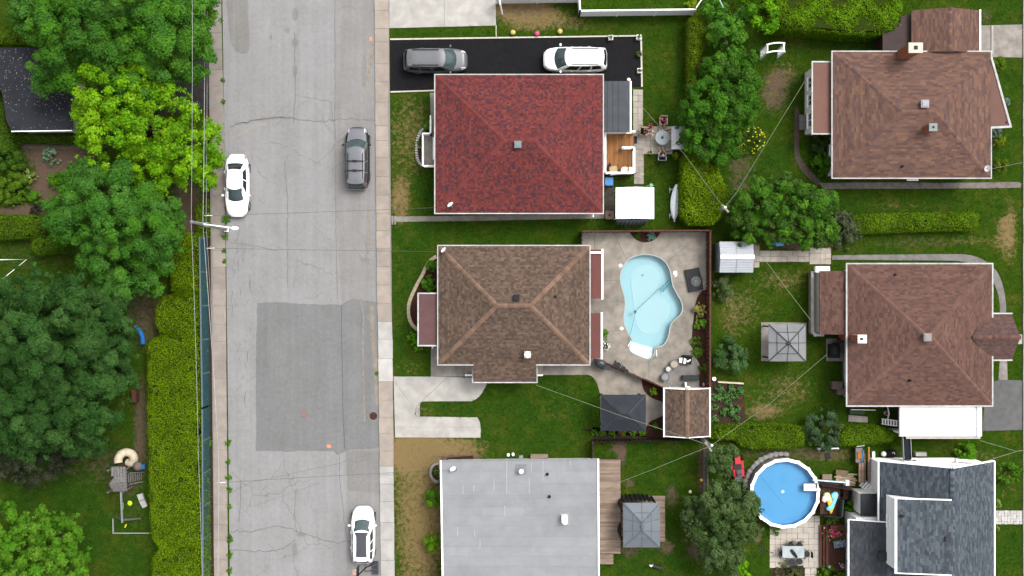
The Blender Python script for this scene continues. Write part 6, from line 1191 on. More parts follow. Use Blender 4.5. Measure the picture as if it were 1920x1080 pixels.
b = MB(True); tx, wr, zt = i_['tx'], i_['wr'], i_['zt']; b.add([(lerp(tx[0] + .05, tx[1] + .25, i / 8), lerp(-1, 1, j / 8) * wr * .82, zt + .036 - .05 * abs(lerp(-1, 1, j / 8)) ** 4) for i in range(9) for j in range(9)], [(i * 9 + j, (i + 1) * 9 + j, (i + 1) * 9 + j + 1, i * 9 + j + 1) for i in range(8) for j in range(8)]); b.build('glass_roof', M('roof_glass', (.055, .06, .068), (.045, .05, .056), 2, .08, spec=.6), c, True)
# basketball hoop at the bottom kerb
bh = thing('basketball_hoop', 'portable basketball hoop with a dark base at the bottom right kerb', 'hoop', P(705, 1064)); p = P(705, 1064); m = MB(); m.prism(wpoly([(699.5, 1052), (709.5, 1052), (710, 1076), (699, 1076)]), .02, .28); m.build('base', M('blue_grey_plastic', (.075, .085, .10), (.06, .068, .08), 5, .6), bh)
for k in range(3): MB().box(P(704.5, 1056 + k * 8, .3), (.3, .22, .05)).build('ballast_cap', DARKM, bh)
MB().tube([P(700, 1057, .3), P(685, 1056, .5), P(684, 1071, .5), P(699, 1070, .3)], .03, 6).build('brace', BLACKP, bh); MB().tube([P(697, 1059, .3), P(686, 1064, 2.0), P(672, 1078, 3.0)], .05, 8).build('pole', BLACKP, bh); MB().bar(P(671, 1062, 3.0), P(670, 1090, 3.0), .06, 1.0).build('backboard', BLACKP, bh); MB().tube([P(665 + 5.5 * cos(a), 1078 + 5.5 * sin(a), 2.9) for a in np.arange(0, 6.6, .5)], .02, 5).build('rim', ORANGE, bh)
# ------------------------------------------------------------------ people (one skinned body each, clothes and hair as parts)
def skin(name, verts, edges, rad, mat, root, sub=2):
    me = bpy.data.meshes.new(name); me.from_pydata([tuple(v) for v in verts], edges, []); o = link(name, me, mat, root)
    md = o.modifiers.new('skin', 'SKIN'); md.use_smooth_shade = True; sv = me.skin_vertices[0].data if me.skin_vertices else None
    if sv is None:
        bpy.context.view_layer.objects.active = o; sv = me.skin_vertices[0].data
    for i, r_ in enumerate(rad): sv[i].radius = (r_, r_) if not isinstance(r_, tuple) else r_; sv[i].use_root = (i == 0)
    o.modifiers.new('sub', 'SUBSURF').levels = sub; o.modifiers['sub'].render_levels = sub; return o
def person(label, px, py, z, rz, top, bottom, hair, arms='lap', bare=True):
    t_ = thing('person', label, 'person', P(px, py, .02), rz)       # faces +x, seated, hips at origin height z
    V = [(0, 0, z), (-.03, 0, z + .18), (-.06, 0, z + .38), (-.06, 0, z + .50), (-.03, 0, z + .60), (-.01, 0, z + .68)]; E_ = [(0, 1), (1, 2), (2, 3), (3, 4), (4, 5)]; Rr = [(.15, .12), (.13, .10), (.15, .10), .06, .085, .09]
    def ad(p, par, r_): V.append(p); E_.append((par, len(V) - 1)); Rr.append(r_); return len(V) - 1
    for s_ in (-1, 1):
        h_ = ad((.04, s_ * .10, z), 0, .085); kn = ad((.44, s_ * .13, z + .05), h_, .062); an = ad((.50, s_ * .13, z - .36), kn, .042); ad((.66, s_ * .15, .04), an, .036)
        sh_ = ad((-.06, s_ * .17, z + .43), 2, .06); el = ad((.03, s_ * .25, z + .18) if arms == 'lap' else (.10, s_ * .27, z + .22), sh_, .042); wr_ = ad((.24, s_ * .13, z + .12) if arms == 'lap' else (.33, s_ * .17, z + .24), el, .03); w0 = V[wr_]
        pm = ad((w0[0] + .06, w0[1] - s_ * .02, w0[2]), wr_, (.036, .018))
        for j, (dy, ln) in enumerate(((-.03, .07), (-.01, .085), (.01, .08), (.03, .065))): f1 = ad((w0[0] + .10, w0[1] - s_ * .02 + dy, w0[2]), pm, .010); ad((w0[0] + .10 + ln * .6, w0[1] - s_ * .02 + dy, w0[2] - .03), f1, .008)
        ad((w0[0] + .06, w0[1] - s_ * .075, w0[2] - .005), pm, .011)
    skin('body', V, E_, Rr, SKIN, t_)
    skin('shirt', [(0, 0, z + .03), (-.03, 0, z + .18), (-.06, 0, z + .40), (-.06, .17, z + .43), (-.06, -.17, z + .43), (.0, .24, z + .24), (.0, -.24, z + .24)], [(0, 1), (1, 2), (2, 3), (2, 4), (3, 5), (4, 6)], [(.17, .14), (.155, .13), (.175, .12), .078, .078, .06, .06], top, t_)
    skin('trousers', [(0, 0, z), (.04, .10, z), (.04, -.10, z), (.30, .12, z + .03), (.30, -.12, z + .03)], [(0, 1), (0, 2), (1, 3), (2, 4)], [(.165, .135), .10, .10, .085, .085], bottom, t_)
    b = MB(True); b.ell((-.03, 0, z + .70), (.105, .092, .10), 12, 8); b.build('hair', hair, t_, True)
    b = MB(True); b.ell((.10, 0, z + .655), (.025, .014, .02), 6, 4); b.build('nose', SKIN, t_, True)
    for s_ in (-1, 1):
        b = MB(True); b.ell((.07, s_ * .035, z + .685), (.014, .012, .010), 6, 4); b.build('eye', BLACKP, t_); b = MB(True); b.ell((-.01, s_ * .095, z + .67), (.022, .012, .032), 6, 4); b.build('ear', SKIN, t_, True)
        b = MB(True); b.ell((.60, s_ * .14, .05), (.13, .05, .05), 10, 5); b.build('shoe', WHITE if bare else BLACKP, t_, True)
    return t_
def lawn_chair(label, px, py, rz, fab, frame=GREYM, name='lawn_chair'):
    t_ = thing(name, label, 'chair', P(px, py, .02), rz); b = MB(True); b.box((.05, 0, .40), (.48, .50, .035)); b.build('seat', fab, t_); b = MB(True); b.box((-.25, 0, .68), (.035, .50, .55), 0, -.22); b.build('backrest', fab, t_)
    for s_ in (-1, 1): b = MB(True); b.tube([(.32, s_ * .27, 0), (.28, s_ * .27, .62), (-.28, s_ * .27, .64), (-.36, s_ * .27, 0)], .018, 6); b.build('leg', frame, t_); b = MB(True); b.box((0, s_ * .28, .65), (.56, .06, .025)); b.build('armrest', frame, t_)
    b = MB(True); b.tube([(-.20, -.26, .42), (-.34, -.26, .98), (-.34, .26, .98), (-.20, .26, .42)], .018, 6); b.build('back_frame', frame, t_); return t_
PINK = M('coral_cloth', (.62, .11, .13), (.55, .09, .11), 7, .9); NAVY = M('royal_blue_cloth', (.012, .055, .17), (.01, .045, .14), 7, .9); BLK = M('black_cloth', (.018, .016, .018), (.024, .02, .022), 7, .9); DEN = M('denim', (.06, .075, .11), (.05, .06, .09), 9, .9); BEIGE = M('beige_canvas', (.42, .34, .22), (.36, .29, .19), 6, .9)
HD = M('dark_hair', (.03, .018, .013), (.02, .012, .01), 20, .6); HB = M('bald_scalp', (.50, .29, .21), (.46, .26, .19), 8, .5)
lawn_chair('beige lawn chair holding the person in the coral top', 1242, 229, -pi / 2, BEIGE); person('person in a coral top and black trousers seated above the round glass table', 1241.5, 228, .47, -pi / 2 - .1, PINK, BLK, HD)
lawn_chair('tan framed lawn chair holding the person in the black top', 1206, 248, -.1, BLK, BEIGE); person('person in a black top and denim shorts seated left of the round glass table', 1207, 249, .47, -.05, BLK, DEN, HD)
lawn_chair('pale framed blue lawn chair below the round glass table', 1239.5, 295, pi / 2, NAVY); person('bald person in a blue shirt seated below the round glass table', 1239.5, 294, .47, pi / 2, NAVY, DEN, HB, 'rest')
# round glass table
tb = thing('round_glass_table', 'round frosted glass patio table with an umbrella hole', 'table', P(1239.5, 260, .02)); p = P(1239.5, 260.5, 0); MB().lathe(p + Vector((0, 0, .71)), [(.50, 0), (.54, .005), (.54, .02), (.50, .025)], 40).build('tabletop', M('frosted_glass', (.36, .41, .42), (.30, .35, .36), 2, .25), tb); m = MB(); m.tube([p + Vector((.54 * cos(a), .54 * sin(a), .72)) for a in np.linspace(0, 2 * pi, 41)], .018, 6); m.build('rim', GREYM, tb)
for k in range(4): a = k * pi / 2 + .7; MB().tube([p + Vector((cos(a) * .42, sin(a) * .42, .7)), p + Vector((cos(a) * .50, sin(a) * .50, 0.02))], .02, 6).build('leg', GREYM, tb)
MB().lathe(p + Vector((.0, .0, .735)), [(.10, 0), (.09, .03), (.05, .05)], 14).build('umbrella_plug', DARKM, tb); MB().tube([p + Vector((.05, .2, .745)), p + Vector((.05, .14, .745)), p + Vector((.12, .14, .745)), p + Vector((.13, .2, .745))], .012, 5).build('eyeglasses', BLACKP, label='dark eyeglasses lying on the round glass table', cat='eyeglasses')
# swing with a pale canopy
q = rect(1259, 280, 1283.5, 237, 2.0); sw = thing('canopy_swing', 'garden swing under a pale grey sloping canopy', 'swing', ((q[0] + q[2]) / 2, (q[1] + q[3]) / 2, 0)); m = MB(); vs = []
for k in range(9):
    for j in range(4): vs.append((lerp(q[0], q[2], j / 3), lerp(q[1], q[3], k / 8), 2.0 + .12 * sin(pi * j / 3) - .015 * (k % 2)))
m.add(vs, [(k * 4 + j, k * 4 + j + 1, k * 4 + j + 5, k * 4 + j + 4) for k in range(8) for j in range(3)]).build('canopy', M('pale_canvas', (.50, .50, .52), (.45, .45, .47), 3, .8), sw)
for y in (q[1] + .05, q[3] - .05): MB().tube([(q[0] - .1, y, .02), ((q[0] + q[2]) / 2, y, 1.95), (q[2] + .1, y, .02)], .025, 6).build('frame', DARKM, sw)
MB().box(((q[0] + q[2]) / 2, (q[1] + q[3]) / 2, .48), (.5, q[3] - q[1] - .3, .08)).build('seat', DARKM, sw); MB().box(((q[0] + q[2]) / 2 + .28, (q[1] + q[3]) / 2, .75), (.07, q[3] - q[1] - .3, .5)).build('backrest', DARKM, sw)
# pavers of the red house back yard, each its own slab
def pavers(name, x0_, y0_, x1_, y1_, nx, ny, z, mat, gap=.35, jit=.05, tint=1.0, skip=None):
    base = MB().prism(wpoly([(x0_, y0_), (x1_, y0_), (x1_, y1_), (x0_, y1_)]), -.05, z - .02).build(name, SOIL, kind='structure'); HARD.append(wpoly([(x0_, y0_), (x1_, y0_), (x1_, y1_), (x0_, y1_)])); dx, dy = (x1_ - x0_) / nx, (y1_ - y0_) / ny; g = gap / S
    pr = None
    for i in range(nx):
        for j in range(ny):
            if skip and skip(x0_ + (i + .5) * dx, y0_ + (j + .5) * dy): continue
            c = P(x0_ + (i + .5) * dx, y0_ + (j + .5) * dy, 0); k = tint * random.uniform(1 - jit * 2, 1 + jit * 2)
            MB().box((c.x + random.uniform(-.01, .01), c.y + random.uniform(-.01, .01), z - .03 + random.uniform(-.004, .004)), (dx / S - g, dy / S - g, .06), random.uniform(-.02, .02) if jit > .03 else 0, col=(k, k, k)).build('paver', mat, base)
    return base
pavers('paver_walk', 1187, 168, 1205.5, 247, 2, 7, .03, PAVER); pavers('paver_walk', 1188.5, 247, 1207, 345, 2, 9, .03, PAVER, tint=.92); pavers('paver_patio', 1206.5, 237, 1261, 289, 4, 4, .034, PAVER, jit=.08)
pavers('paver_walk', 1414, 457, 1424, 502, 1, 4, .03, PAVER, tint=1.05); pavers('paver_walk', 1424, 470, 1517, 491, 9, 2, .03, PAVER, tint=1.12); pavers('paver_walk', 1517.5, 464.5, 1558, 495.5, 4, 3, .034, PAVER, tint=1.08)
TILE = M('cream_tile', (.50, .455, .395), (.44, .40, .345), 2, .8, fine=.06, vcol=True); pc = (1473, 926)
pavers('tile_patio', 1443, 967, 1537, 1064.5, 9, 9, .03, TILE, .5, .02, skip=lambda x, y: hypot(x - pc[0], y - pc[1]) < 50); pavers('tile_walk', 1509, 1065, 1531, 1100, 2, 3, .03, TILE, .5, .02)
pavers('white_paver_walk', 1866, 957, 1917, 983, 9, 5, .03, M('white_paver', (.52, .50, .48), (.42, .40, .385), 6, .85, fine=.15, vcol=True), .4, .06)
MB().prism(wpoly([(1187, 255.5), (1194.5, 255.5), (1194.5, 269.5), (1187, 269.5)]), .03, .045).build('door_mat', BLACKP, label='black door mat at the foot of the cedar deck', cat='mat')
def pot(label, px, py, r_, mat, plant=None, col=None, h=.35, square=False):
    p = P(px, py, 0); t_ = thing('planter' if square else 'flower_pot', label, 'planter' if square else 'pot', (p.x, p.y, .02)); n = 4 if square else 16; m = MB(); prof = [(r_ * .8, .02), (r_, h), (r_ * .82, h), (r_ * .78, h - .06)]
    if square: prof = [(r_ * 1.41, .02), (r_ * 1.41, h), (r_ * 1.02, h), (r_ * 1.02, h - .05)]
    m.lathe(p, prof, n); o = m.build('box' if square else 'pot', mat, t_)
    if square: o.rotation_euler = (0, 0, pi / 4)
    MB().lathe(p, [(r_ * .74, h - .09), (r_ * .74, h - .06)], 12).build('soil', SOIL, t_)
    if plant:
        n_ = 60; C = np.array(p) + np.array([0, 0, h + .05]) + rng.normal(size=(n_, 3)) * np.array([r_ * .5, r_ * .5, .06]); V, F = leafquads(C, rng.normal(size=(n_, 3)) * .6 + np.array([0, 0, 1]), .1, .6); fast('leaves', V, F, LEAF, t_, pick(plant, n_))
    if col: C = np.array(p) + np.array([0, 0, h + .13]) + rng.normal(size=(20, 3)) * np.array([r_ * .45, r_ * .45, .05]); V, F = leafquads(C, rng.normal(size=(20, 3)) * .4 + np.array([0, 0, 1]), .11, .9); fast('blossom', V, F, FLOWER, t_, pick(col, 20))
    return t_
pot('white square planter nearest the white minivan on the driveway edge', 1144.5, 72, .17, WHITE, GG, h=.4, square=True); pot('white square planter at the upper right driveway corner', 1196.5, 71.5, .17, WHITE, GG, h=.4, square=True); pot('white square planter on the right driveway edge by the annex', 1198.5, 134, .17, WHITE, GG, h=.4, square=True); pot('dark round pot on the right driveway edge', 1197.5, 103, .2, DARKM, GG)
pot('white pot with yellow leaves at the patio corner', 1219.5, 286, .17, WHITE, [(.4, .36, .03), (.06, .1, .01)]); pot('dark pot with pink flowers beside the person in black', 1218, 238, .2, DARKM, [(.05, .06, .02)], [(.5, .12, .15)]); pot('pale ring pot half under the green tree', 1288, 212, .2, M('pale_pot', (.4, .38, .36)), None)
shrub('yellow green plant below the swing canopy', 1266, 292, 6, .5, [(.28, .33, .02), (.2, .26, .015)], .1, .1)
for i, (x, y, c, lab) in enumerate(((1007, 64, (.6, .07, .16), 'pink flower pot on the grass edge above the driveway'), (962, 62, (.55, .45, .12), 'pale yellow ornament on the grass above the grey minivan'), (1050, 60, (.55, .42, .12), 'pale yellow ornament on the grass above the white minivan'))):
    t_ = thing('garden_ornament', lab, 'ornament', P(x, y)); p = P(x, y); MB().lathe(p, [(.04, 0), (.03, .2), (.17, .24), (.19, .3), (.12, .34)], 12).build('bowl', M('ornament_%d' % i, c, tuple(v * .7 for v in c), 12), t_); MB().ell(p + Vector((0, 0, .36)), (.07, .07, .06), 8, 5).build('knob', M('ornament_top_%d' % i, tuple(min(1, v * 1.3 + .1) for v in c)), t_)
# wheeled blue bin, box planter, kayak and deck furniture
p = P(1142, 340, .9); bn = thing('recycling_bin', 'blue wheeled recycling bin under the cedar deck', 'bin', (p.x, p.y, .02)); BLU = M('blue_bin_plastic', (.10, .26, .55), (.085, .23, .5), 5, .5); MB().box((p.x, p.y, .5), (.52, .48, .9)).build('tub', BLU, bn); MB().box((p.x, p.y, .98), (.6, .55, .07)).build('lid', BLU, bn); MB().box((p.x + .1, p.y + .05, 1.02), (.2, .3, .02)).build('lid_panel', BLU, bn); MB().tube([(p.x - .25, p.y - .32, .95), (p.x + .25, p.y - .32, .95)], .02, 6).build('handle', BLU, bn)
for s_ in (-1, 1): MB().tube([(p.x + s_ * .27, p.y - .25, .12), (p.x + s_ * .33, p.y - .25, .12)], .12, 12).build('wheel', RUBBER, bn)
p = P(1143, 403, .4); pb = thing('box_planter', 'square wooden box planter left of the white canopy tent', 'planter', (p.x, p.y, .02)); m = MB(); s_ = .28
for a, b in (((-s_, -s_), (s_, -s_)), ((s_, -s_), (s_, s_)), ((s_, s_), (-s_, s_)), ((-s_, s_), (-s_, -s_))): m.bar((p.x + a[0], p.y + a[1], .22), (p.x + b[0], p.y + b[1], .22), .07, .4)
m.build('box', M('tan_wood', (.33, .22, .16), (.27, .18, .13), 6), pb); MB().box((p.x, p.y, .2), (.5, .5, .3)).build('soil', M('tan_lid', (.30, .21, .16)), pb); MB().ell((p.x, p.y, .38), (.1, .08, .05), 8, 5).build('knob', DARKM, pb)
ky = thing('upturned_boat', 'pale upturned rowing boat on low stands beside the wide hedge', 'boat', P(1264.5, 382)); m = MB(); vs = []; n = 20; w8 = 9
for i in range(n + 1):
    f = i / n; cx, cy = lerp(1267.5, 1262.5, f), lerp(347, 417, f); wd = 9.0 * (sin(pi * min(1, f * 1.02 + .03)) ** .62 if f < .98 else .08) + .3
    for j in range(w8): g = lerp(-1, 1, j / (w8 - 1)); vs.append(P(cx + wd * g, cy, 0) + Vector((0, 0, .35 + .24 * (1 - abs(g) ** 2.4) ** .8 + (.03 if j == w8 // 2 else 0))))
m.add(vs, [(i * w8 + j, (i + 1) * w8 + j, (i + 1) * w8 + j + 1, i * w8 + j + 1) for i in range(n) for j in range(w8 - 1)]); m.build('hull', M('pale_blue_hull', (.80, .83, .86), (.72, .76, .80), 3, .4), ky, True)
MB().tube([vs[i * w8 + w8 // 2] + Vector((0, 0, .02)) for i in range(n + 1)], .025, 5).build('keel', M('hull_keel', (.42, .48, .55)), ky)
for y in (356, 404):
    for s_ in (-1, 1): MB().tube([P(1265 + s_ * 4, y, .0) + Vector((0, 0, .5)), P(1265 + s_ * 9.5, y, 0) + Vector((0, 0, .4)), P(1265 + s_ * 9.5, y + 5, 0) + Vector((0, 0, .02)), P(1265 + s_ * 9.5, y - 5, 0) + Vector((0, 0, .02))], .035, 6).build('stand', M('mint_metal', (.45, .52, .52)), ky)
p = P(1150.5, 318, 1.3); ch = thing('wicker_chair', 'tan cushioned chair on the cedar deck', 'chair', (p.x, p.y, .8), .1); b = MB(True); b.box((0, 0, .35), (.6, .55, .16)); b.build('cushion', M('tan_cushion', (.48, .36, .2), (.42, .31, .17), 5), ch); b = MB(True); b.box((0, -.34, .55), (.55, .12, .5)); b.build('backrest', WHITE, ch)
for s_ in (-1, 1): b = MB(True); b.tube([(s_ * .33, .3, 0), (s_ * .33, .3, .55), (s_ * .33, -.3, .55), (s_ * .33, -.3, 0)], .02, 6); b.build('leg', DARKM, ch); b = MB(True); b.box((s_ * .15 - .35, .38, .3), (.03, .3, .6)); b.build('side_frame', DARKM, ch)
p = P(1175, 319, 1.3); ch = thing('lounge_chair', 'white chair with a pale yellow cushion on the cedar deck', 'chair', (p.x, p.y, .8)); b = MB(True); b.ell((-.12, 0, .38), (.32, .28, .1), 14, 6); b.build('cushion', M('pale_yellow_cushion', (.62, .58, .42), (.56, .52, .38), 5), ch); b = MB(True); b.box((.28, 0, .5), (.26, .4, .5)); b.build('backrest', WHITE, ch)
for x in (-.3, .3):
    for y in (-.2, .2): b = MB(True); b.box((x, y, .17), (.05, .05, .34)); b.build('leg', WHITE, ch)
p = P(1135.5, 292, 1.5); MB().box((p.x, p.y, 1.15), (.18, .38, .7)).build('speaker_box', BLACKP, label='small black cabinet on the cedar deck against the house', cat='cabinet')
p = P(1221, 347.5, .3); t_ = thing('watering_can', 'mint green watering can above the white canopy tent', 'watering can', (p.x, p.y, .02)); G_ = M('mint_plastic', (.26, .5, .33)); MB().lathe((p.x, p.y, .02), [(.14, 0), (.16, .2), (.1, .3)], 12).build('can', G_, t_); MB().tube([(p.x - .12, p.y, .1), (p.x - .32, p.y - .05, .3)], .03, 6).build('spout', G_, t_); MB().tube([(p.x + .1, p.y, .28), (p.x + .22, p.y, .25), (p.x + .15, p.y, .06)], .02, 5).build('handle', G_, t_)
# ------------------------------------------------------------------ kidney pool
pk = thing('swimming_pool', 'kidney shaped in-ground pool with pale blue water and white steps', 'pool', P(1218, 575)); W = wpoly(POOL); n = len(W); CCW = area2(W) > 0
LINER = M('pale_blue_liner', (.39, .54, .575), (.375, .525, .565), 1.0, .6); cx = sum(x for x, y in W) / n; cy = sum(y for x, y in W) / n
def inset(poly, d):
    out = []; m = len(poly); sg = 1 if area2(poly) > 0 else -1
    for i in range(m):
        a, b, c = np.array(poly[i - 1]), np.array(poly[i]), np.array(poly[(i + 1) % m]); t = (c - a) / (np.linalg.norm(c - a) + 1e-9); out.append(tuple(b + sg * d * np.array([-t[1], t[0]])))
    return out
W1 = inset(W, .02); Wb = inset(W, .55); m = MB(); levels = [(W, .045), (W, -.62)]
for (pa, za), (pb, zb) in zip(levels[:-1], levels[1:]): m.add([(x, y, za) for x, y in pa] + [(x, y, zb) for x, y in pb], [(i, (i + 1) % n, n + (i + 1) % n, n + i) for i in range(n)])
m.flat(W, -.62); m.build('basin', LINER, pk)
hop = catmull([(1207, 497), (1225, 500), (1236, 515), (1236, 545), (1245, 560), (1256, 575), (1252, 595), (1240, 610), (1230, 625), (1205, 625), (1190, 600), (1186, 560), (1182, 530), (1186, 508)], 4); m = MB(); Wh = wpoly(hop, -.6)
m.add([(x, y, -.61) for x, y in Wh] + [(x * 1.0 + (cx - x) * .06, y + (cy - y) * .06, -.595) for x, y in Wh], [(i, (i + 1) % len(Wh), len(Wh) + (i + 1) % len(Wh), len(Wh) + i) for i in range(len(Wh))]); m.flat([(x + (cx - x) * .06, y + (cy - y) * .06) for x, y in Wh], -.595); m.build('floor_panel', M('paler_liner', (.45, .565, .59), (.44, .555, .585), 1.0, .6), pk)
MB().flat(W1, -.08).build('water', watermat('pool_water', (.86, .965, .98), .04), pk)
m = MB()
for i in range(n): a, b = Vector((*W[i], .04)), Vector((*W[(i + 1) % n], .04)); m.bar(a, b, .07, .05)
m.build('coping', M('coping_edge', (.40, .42, .40), (.34, .36, .34), 4), pk)
ST = M('white_step_liner', (.75, .80, .82), (.70, .76, .78), 2, .5)
def clip(poly, nx, ny, c):
    out = []
    for i in range(len(poly)):
        a, b = poly[i], poly[(i + 1) % len(poly)]; da, db = a[0] * nx + a[1] * ny - c, b[0] * nx + b[1] * ny - c
        if da >= 0: out.append(a)
        if da * db < 0: out.append((a[0] + (b[0] - a[0]) * da / (da - db), a[1] + (b[1] - a[1]) * da / (da - db)))
    return out
SB = catmull([(1185, 641), (1205, 648), (1227, 652.5), (1226.5, 661), (1221.5, 669.5), (1214, 672.3), (1200, 667.4), (1184.6, 659.6), (1180.6, 651)], 4)
for k in range(4): MB().prism(wpoly(clip(SB, -.28, .96, -.28 * 1205 + .96 * (647.5 + 5 * k))), -.8, -.5 + k * .12).build('step', ST, pk)
MB().lathe(P(1204.5, 516, -.59), [(.1, 0), (.1, .02)], 14).build('drain', M('drain_grey', (.3, .4, .42)), pk)
for i, (x, y) in enumerate(((1163.5, 498), (1165.5, 616))): MB().lathe(P(x, y, .04), [(.13, 0), (.13, .02), (.1, .03)], 18).build('skimmer_lid', WHITE, label=['round white skimmer lid left of the pool top', 'round white skimmer lid left of the lower pool side'][i], cat='lid')
p = P(1266, 511.5, .05); m = MB(); m.box((p.x, p.y, .055), (.26, .26, .03), .15); m.box((p.x + .05, p.y - .22, .06), (.2, .08, .04), .5); m.build('skimmer_lid', WHITE, label='square white skimmer lid right of the kidney pool', cat='lid')
for i, (x, y) in enumerate(((1180, 645), (1231, 663))):
    m = MB(); d = (3, -5) if i == 0 else (.5, 7); m.tube([P(x - d[0], y - d[1], .05), P(x - d[0] * .8, y - d[1] * .8, .75), P(x + d[0] * .5, y + d[1] * .5, .8), P(x + d[0], y + d[1], .05)], .028, 8); m.build('handrail', WHITE, label=['white tube handrail left of the pool steps', 'white tube handrail right of the pool steps'][i], cat='handrail')
hs_ = thing('pool_cleaner', 'blue pool cleaner with a coiled teal hose floating on the kidney pool', 'pool cleaner', P(1191, 585)); HOSE = M('teal_hose', (.03, .22, .28), (.025, .18, .24), 8, .5); path = [(1265, 516), (1258, 522)]
for k in range(44): f = k / 43; a = k * .75; path.append((lerp(1256, 1240, f) + 3.6 * cos(a), lerp(527, 545, f) + 3.6 * sin(a)))
path += [(1235, 541), (1226, 551), (1212, 564), (1200, 575), (1192, 583)]; MB().tube([P(x, y, -.04) for x, y in catmull(path, 2, False)], .021, 6).build('hose', HOSE, hs_)
p = P(1191, 585, -.05); m = MB(); m.prism([(p.x - .1, p.y + .1), (p.x + .1, p.y + .1), (p.x + .03, p.y - .12), (p.x - .05, p.y - .12)], -.1, .04); m.build('head', M('teal_plastic', (.01, .13, .30)), hs_); MB().tube([P(1191, 587, -.04), P(1186, 610, -.04), P(1180, 632, .06), P(1176, 652, .06)], .016, 5).build('rope', HOSE, hs_)
# black slab with round grille
p = P(1300.5, 524.5, .05); hp = thing('heat_pump', 'black square slab with a round grey grille beside the kidney pool', 'heat pump', (p.x, p.y, .05), .2); b = MB(True); b.box((0, 0, .12), (1.1, 1.68, .24)); b.build('housing', BLACKP, hp); b = MB(True); b.lathe((.1, -.15, .24), [(.42, 0), (.40, .05), (.36, .055), (.36, .02)], 30); b.build('ring', DARKM, hp); GR = M('grille_grey', (.24, .25, .25), (.2, .21, .21), 8, .5)
for k in range(6): b = MB(True); rr = .06 + k * .058; b.tube([(.1 + rr * cos(a), -.15 + rr * sin(a), .30) for a in np.linspace(0, 2 * pi, 25)], .012, 4); b.build('grille_ring', GR, hp)
for k in range(10): a = k * pi / 5; b = MB(True); b.bar((.1, -.15, .305), (.1 + .38 * cos(a), -.15 + .38 * sin(a), .305), .02, .015); b.build('grille_bar', GR, hp)
b = MB(True); b.tube([(.1 + .5 * cos(a), -.1 + .56 * sin(a), .25) for a in np.linspace(0, 2 * pi, 25)], .02, 4); b.build('moulded_ring', DARKM, hp)
# pool fence: red-brown rail walls of single boards
def board_fence(label, pts, h, mat, step=.16, th=.025, alt=.03, rails_=True, z0=0, capw=0, capm=None, cat='fence', name='fence'):
    a0 = P(*pts[0]); t_ = thing(name, label, cat, a0); me_cache = {}
    for a, b in zip(pts[:-1], pts[1:]):
        A, B = P(*a), P(*b); d = (B - A); L = d.length; ang = atan2(d.y, d.x); n = int(L / step); nn = Vector((-sin(ang), cos(ang), 0))
        for k in range(n):
            c = lerp(A, B, (k + .5) / n) + nn * (alt if k % 2 else -alt); key = 'b%.3f' % (L / n)
            if key not in me_cache: bb = MB(True); bb.box((0, 0, h / 2), (L / n - .01, th, h)); o = bb.build('board', mat, t_); me_cache[key] = o.data
            else: o = link('board', me_cache[key], None, t_)
            o.location = c - abspos(t_) + Vector((0, 0, z0 + random.uniform(-.01, .01))); o.rotation_euler = (0, 0, ang)
        if rails_:
            for z in (.3, h - .3): MB().bar(A + Vector((0, 0, z + z0)), B + Vector((0, 0, z + z0)), .04, .09).build('rail', mat, t_)
        if capw: MB().bar(A + Vector((0, 0, h + z0)), B + Vector((0, 0, h + z0)), capw, .05).build('cap_rail', capm or mat, t_)
        np_ = max(1, int(L / 2.4))
        for k in range(np_ + 1): q = lerp(A, B, k / np_); MB().box((q.x, q.y, (h + .05) / 2 + z0), (.1, .1, h + .05), ang).build('post', mat, t_)
    return t_
board_fence('red brown board fence along the top of the pool patio', [(1090, 435.5), (1324, 434)], 1.5, FENCEW, capw=.1); board_fence('red brown board fence along the right of the pool patio', [(1325, 434), (1324.5, 724)], 1.5, FENCEW, alt=.05, capw=.12)
board_fence('dark short fence at the upper left corner of the pool patio', [(1089, 436), (1089, 458)], 1.2, DARKM); board_fence('dark board fence below the charcoal gazebo', [(1111, 824.5), (1320, 820)], 1.3, M('black_brown_wood', (.03, .024, .022), (.02, .017, .016), 5, .8)); board_fence('dark short fence running down to the flat roofed house', [(1110, 825), (1109, 860)], 1.3, M('brown_grey_wood', (.10, .08, .07), (.06, .05, .045), 5, .8))
board_fence('thin brown gate fence crossing the patio to the shed', [(1131, 677), (1244, 726)], 1.0, FENCEW, step=.14, alt=0, capw=.07)
tw = thing('black_towels', 'black towels draped over the thin brown gate fence', 'towel', P(1160, 688)); 
for a, b, w_ in (((1150, 682), (1163, 689), .42), ((1164, 689), (1172, 695), .34), ((1172, 694), (1178, 697), .2)):
    A, B = P(*a, 1.04), P(*b, 1.04); d = (B - A).normalized(); nn = Vector((-d.y, d.x, 0)); n = 6; vs = []
    for i in range(n + 1):
        for s_, z in ((-w_ * .6, -.25), (-w_ * .4, -.03), (0, .02), (w_ * .4, -.03), (w_ * .6, -.3)): vs.append(lerp(A, B, i / n) + nn * s_ * (1 + .2 * sin(i * 2)) + Vector((0, 0, z + random.uniform(-.01, .01))))
    MB().add(vs, [(i * 5 + j, i * 5 + j + 1, i * 5 + j + 6, i * 5 + j + 5) for i in range(n) for j in range(4)]).build('towel', BLACKP, tw)
gz = thing('lattice_fence', 'leaning slatted wooden fence beside the olive tree', 'fence', P(1323, 880))
for k in range(16): y = 842 + k * 5; MB().bar(P(1320, y, .1), P(1327, y + 3, 1.2), .1, .03).build('slat', GREYW, gz)
for x, z in ((1320, .15), (1327, 1.15)): MB().bar(P(x, 840, z), P(x, 928, z), .06, .06).build('rail', GREYW, gz)
MB().bar(P(1323.5, 925, .6), P(1321, 960, .6), .06, 1.2).build('board', GREYW, gz)
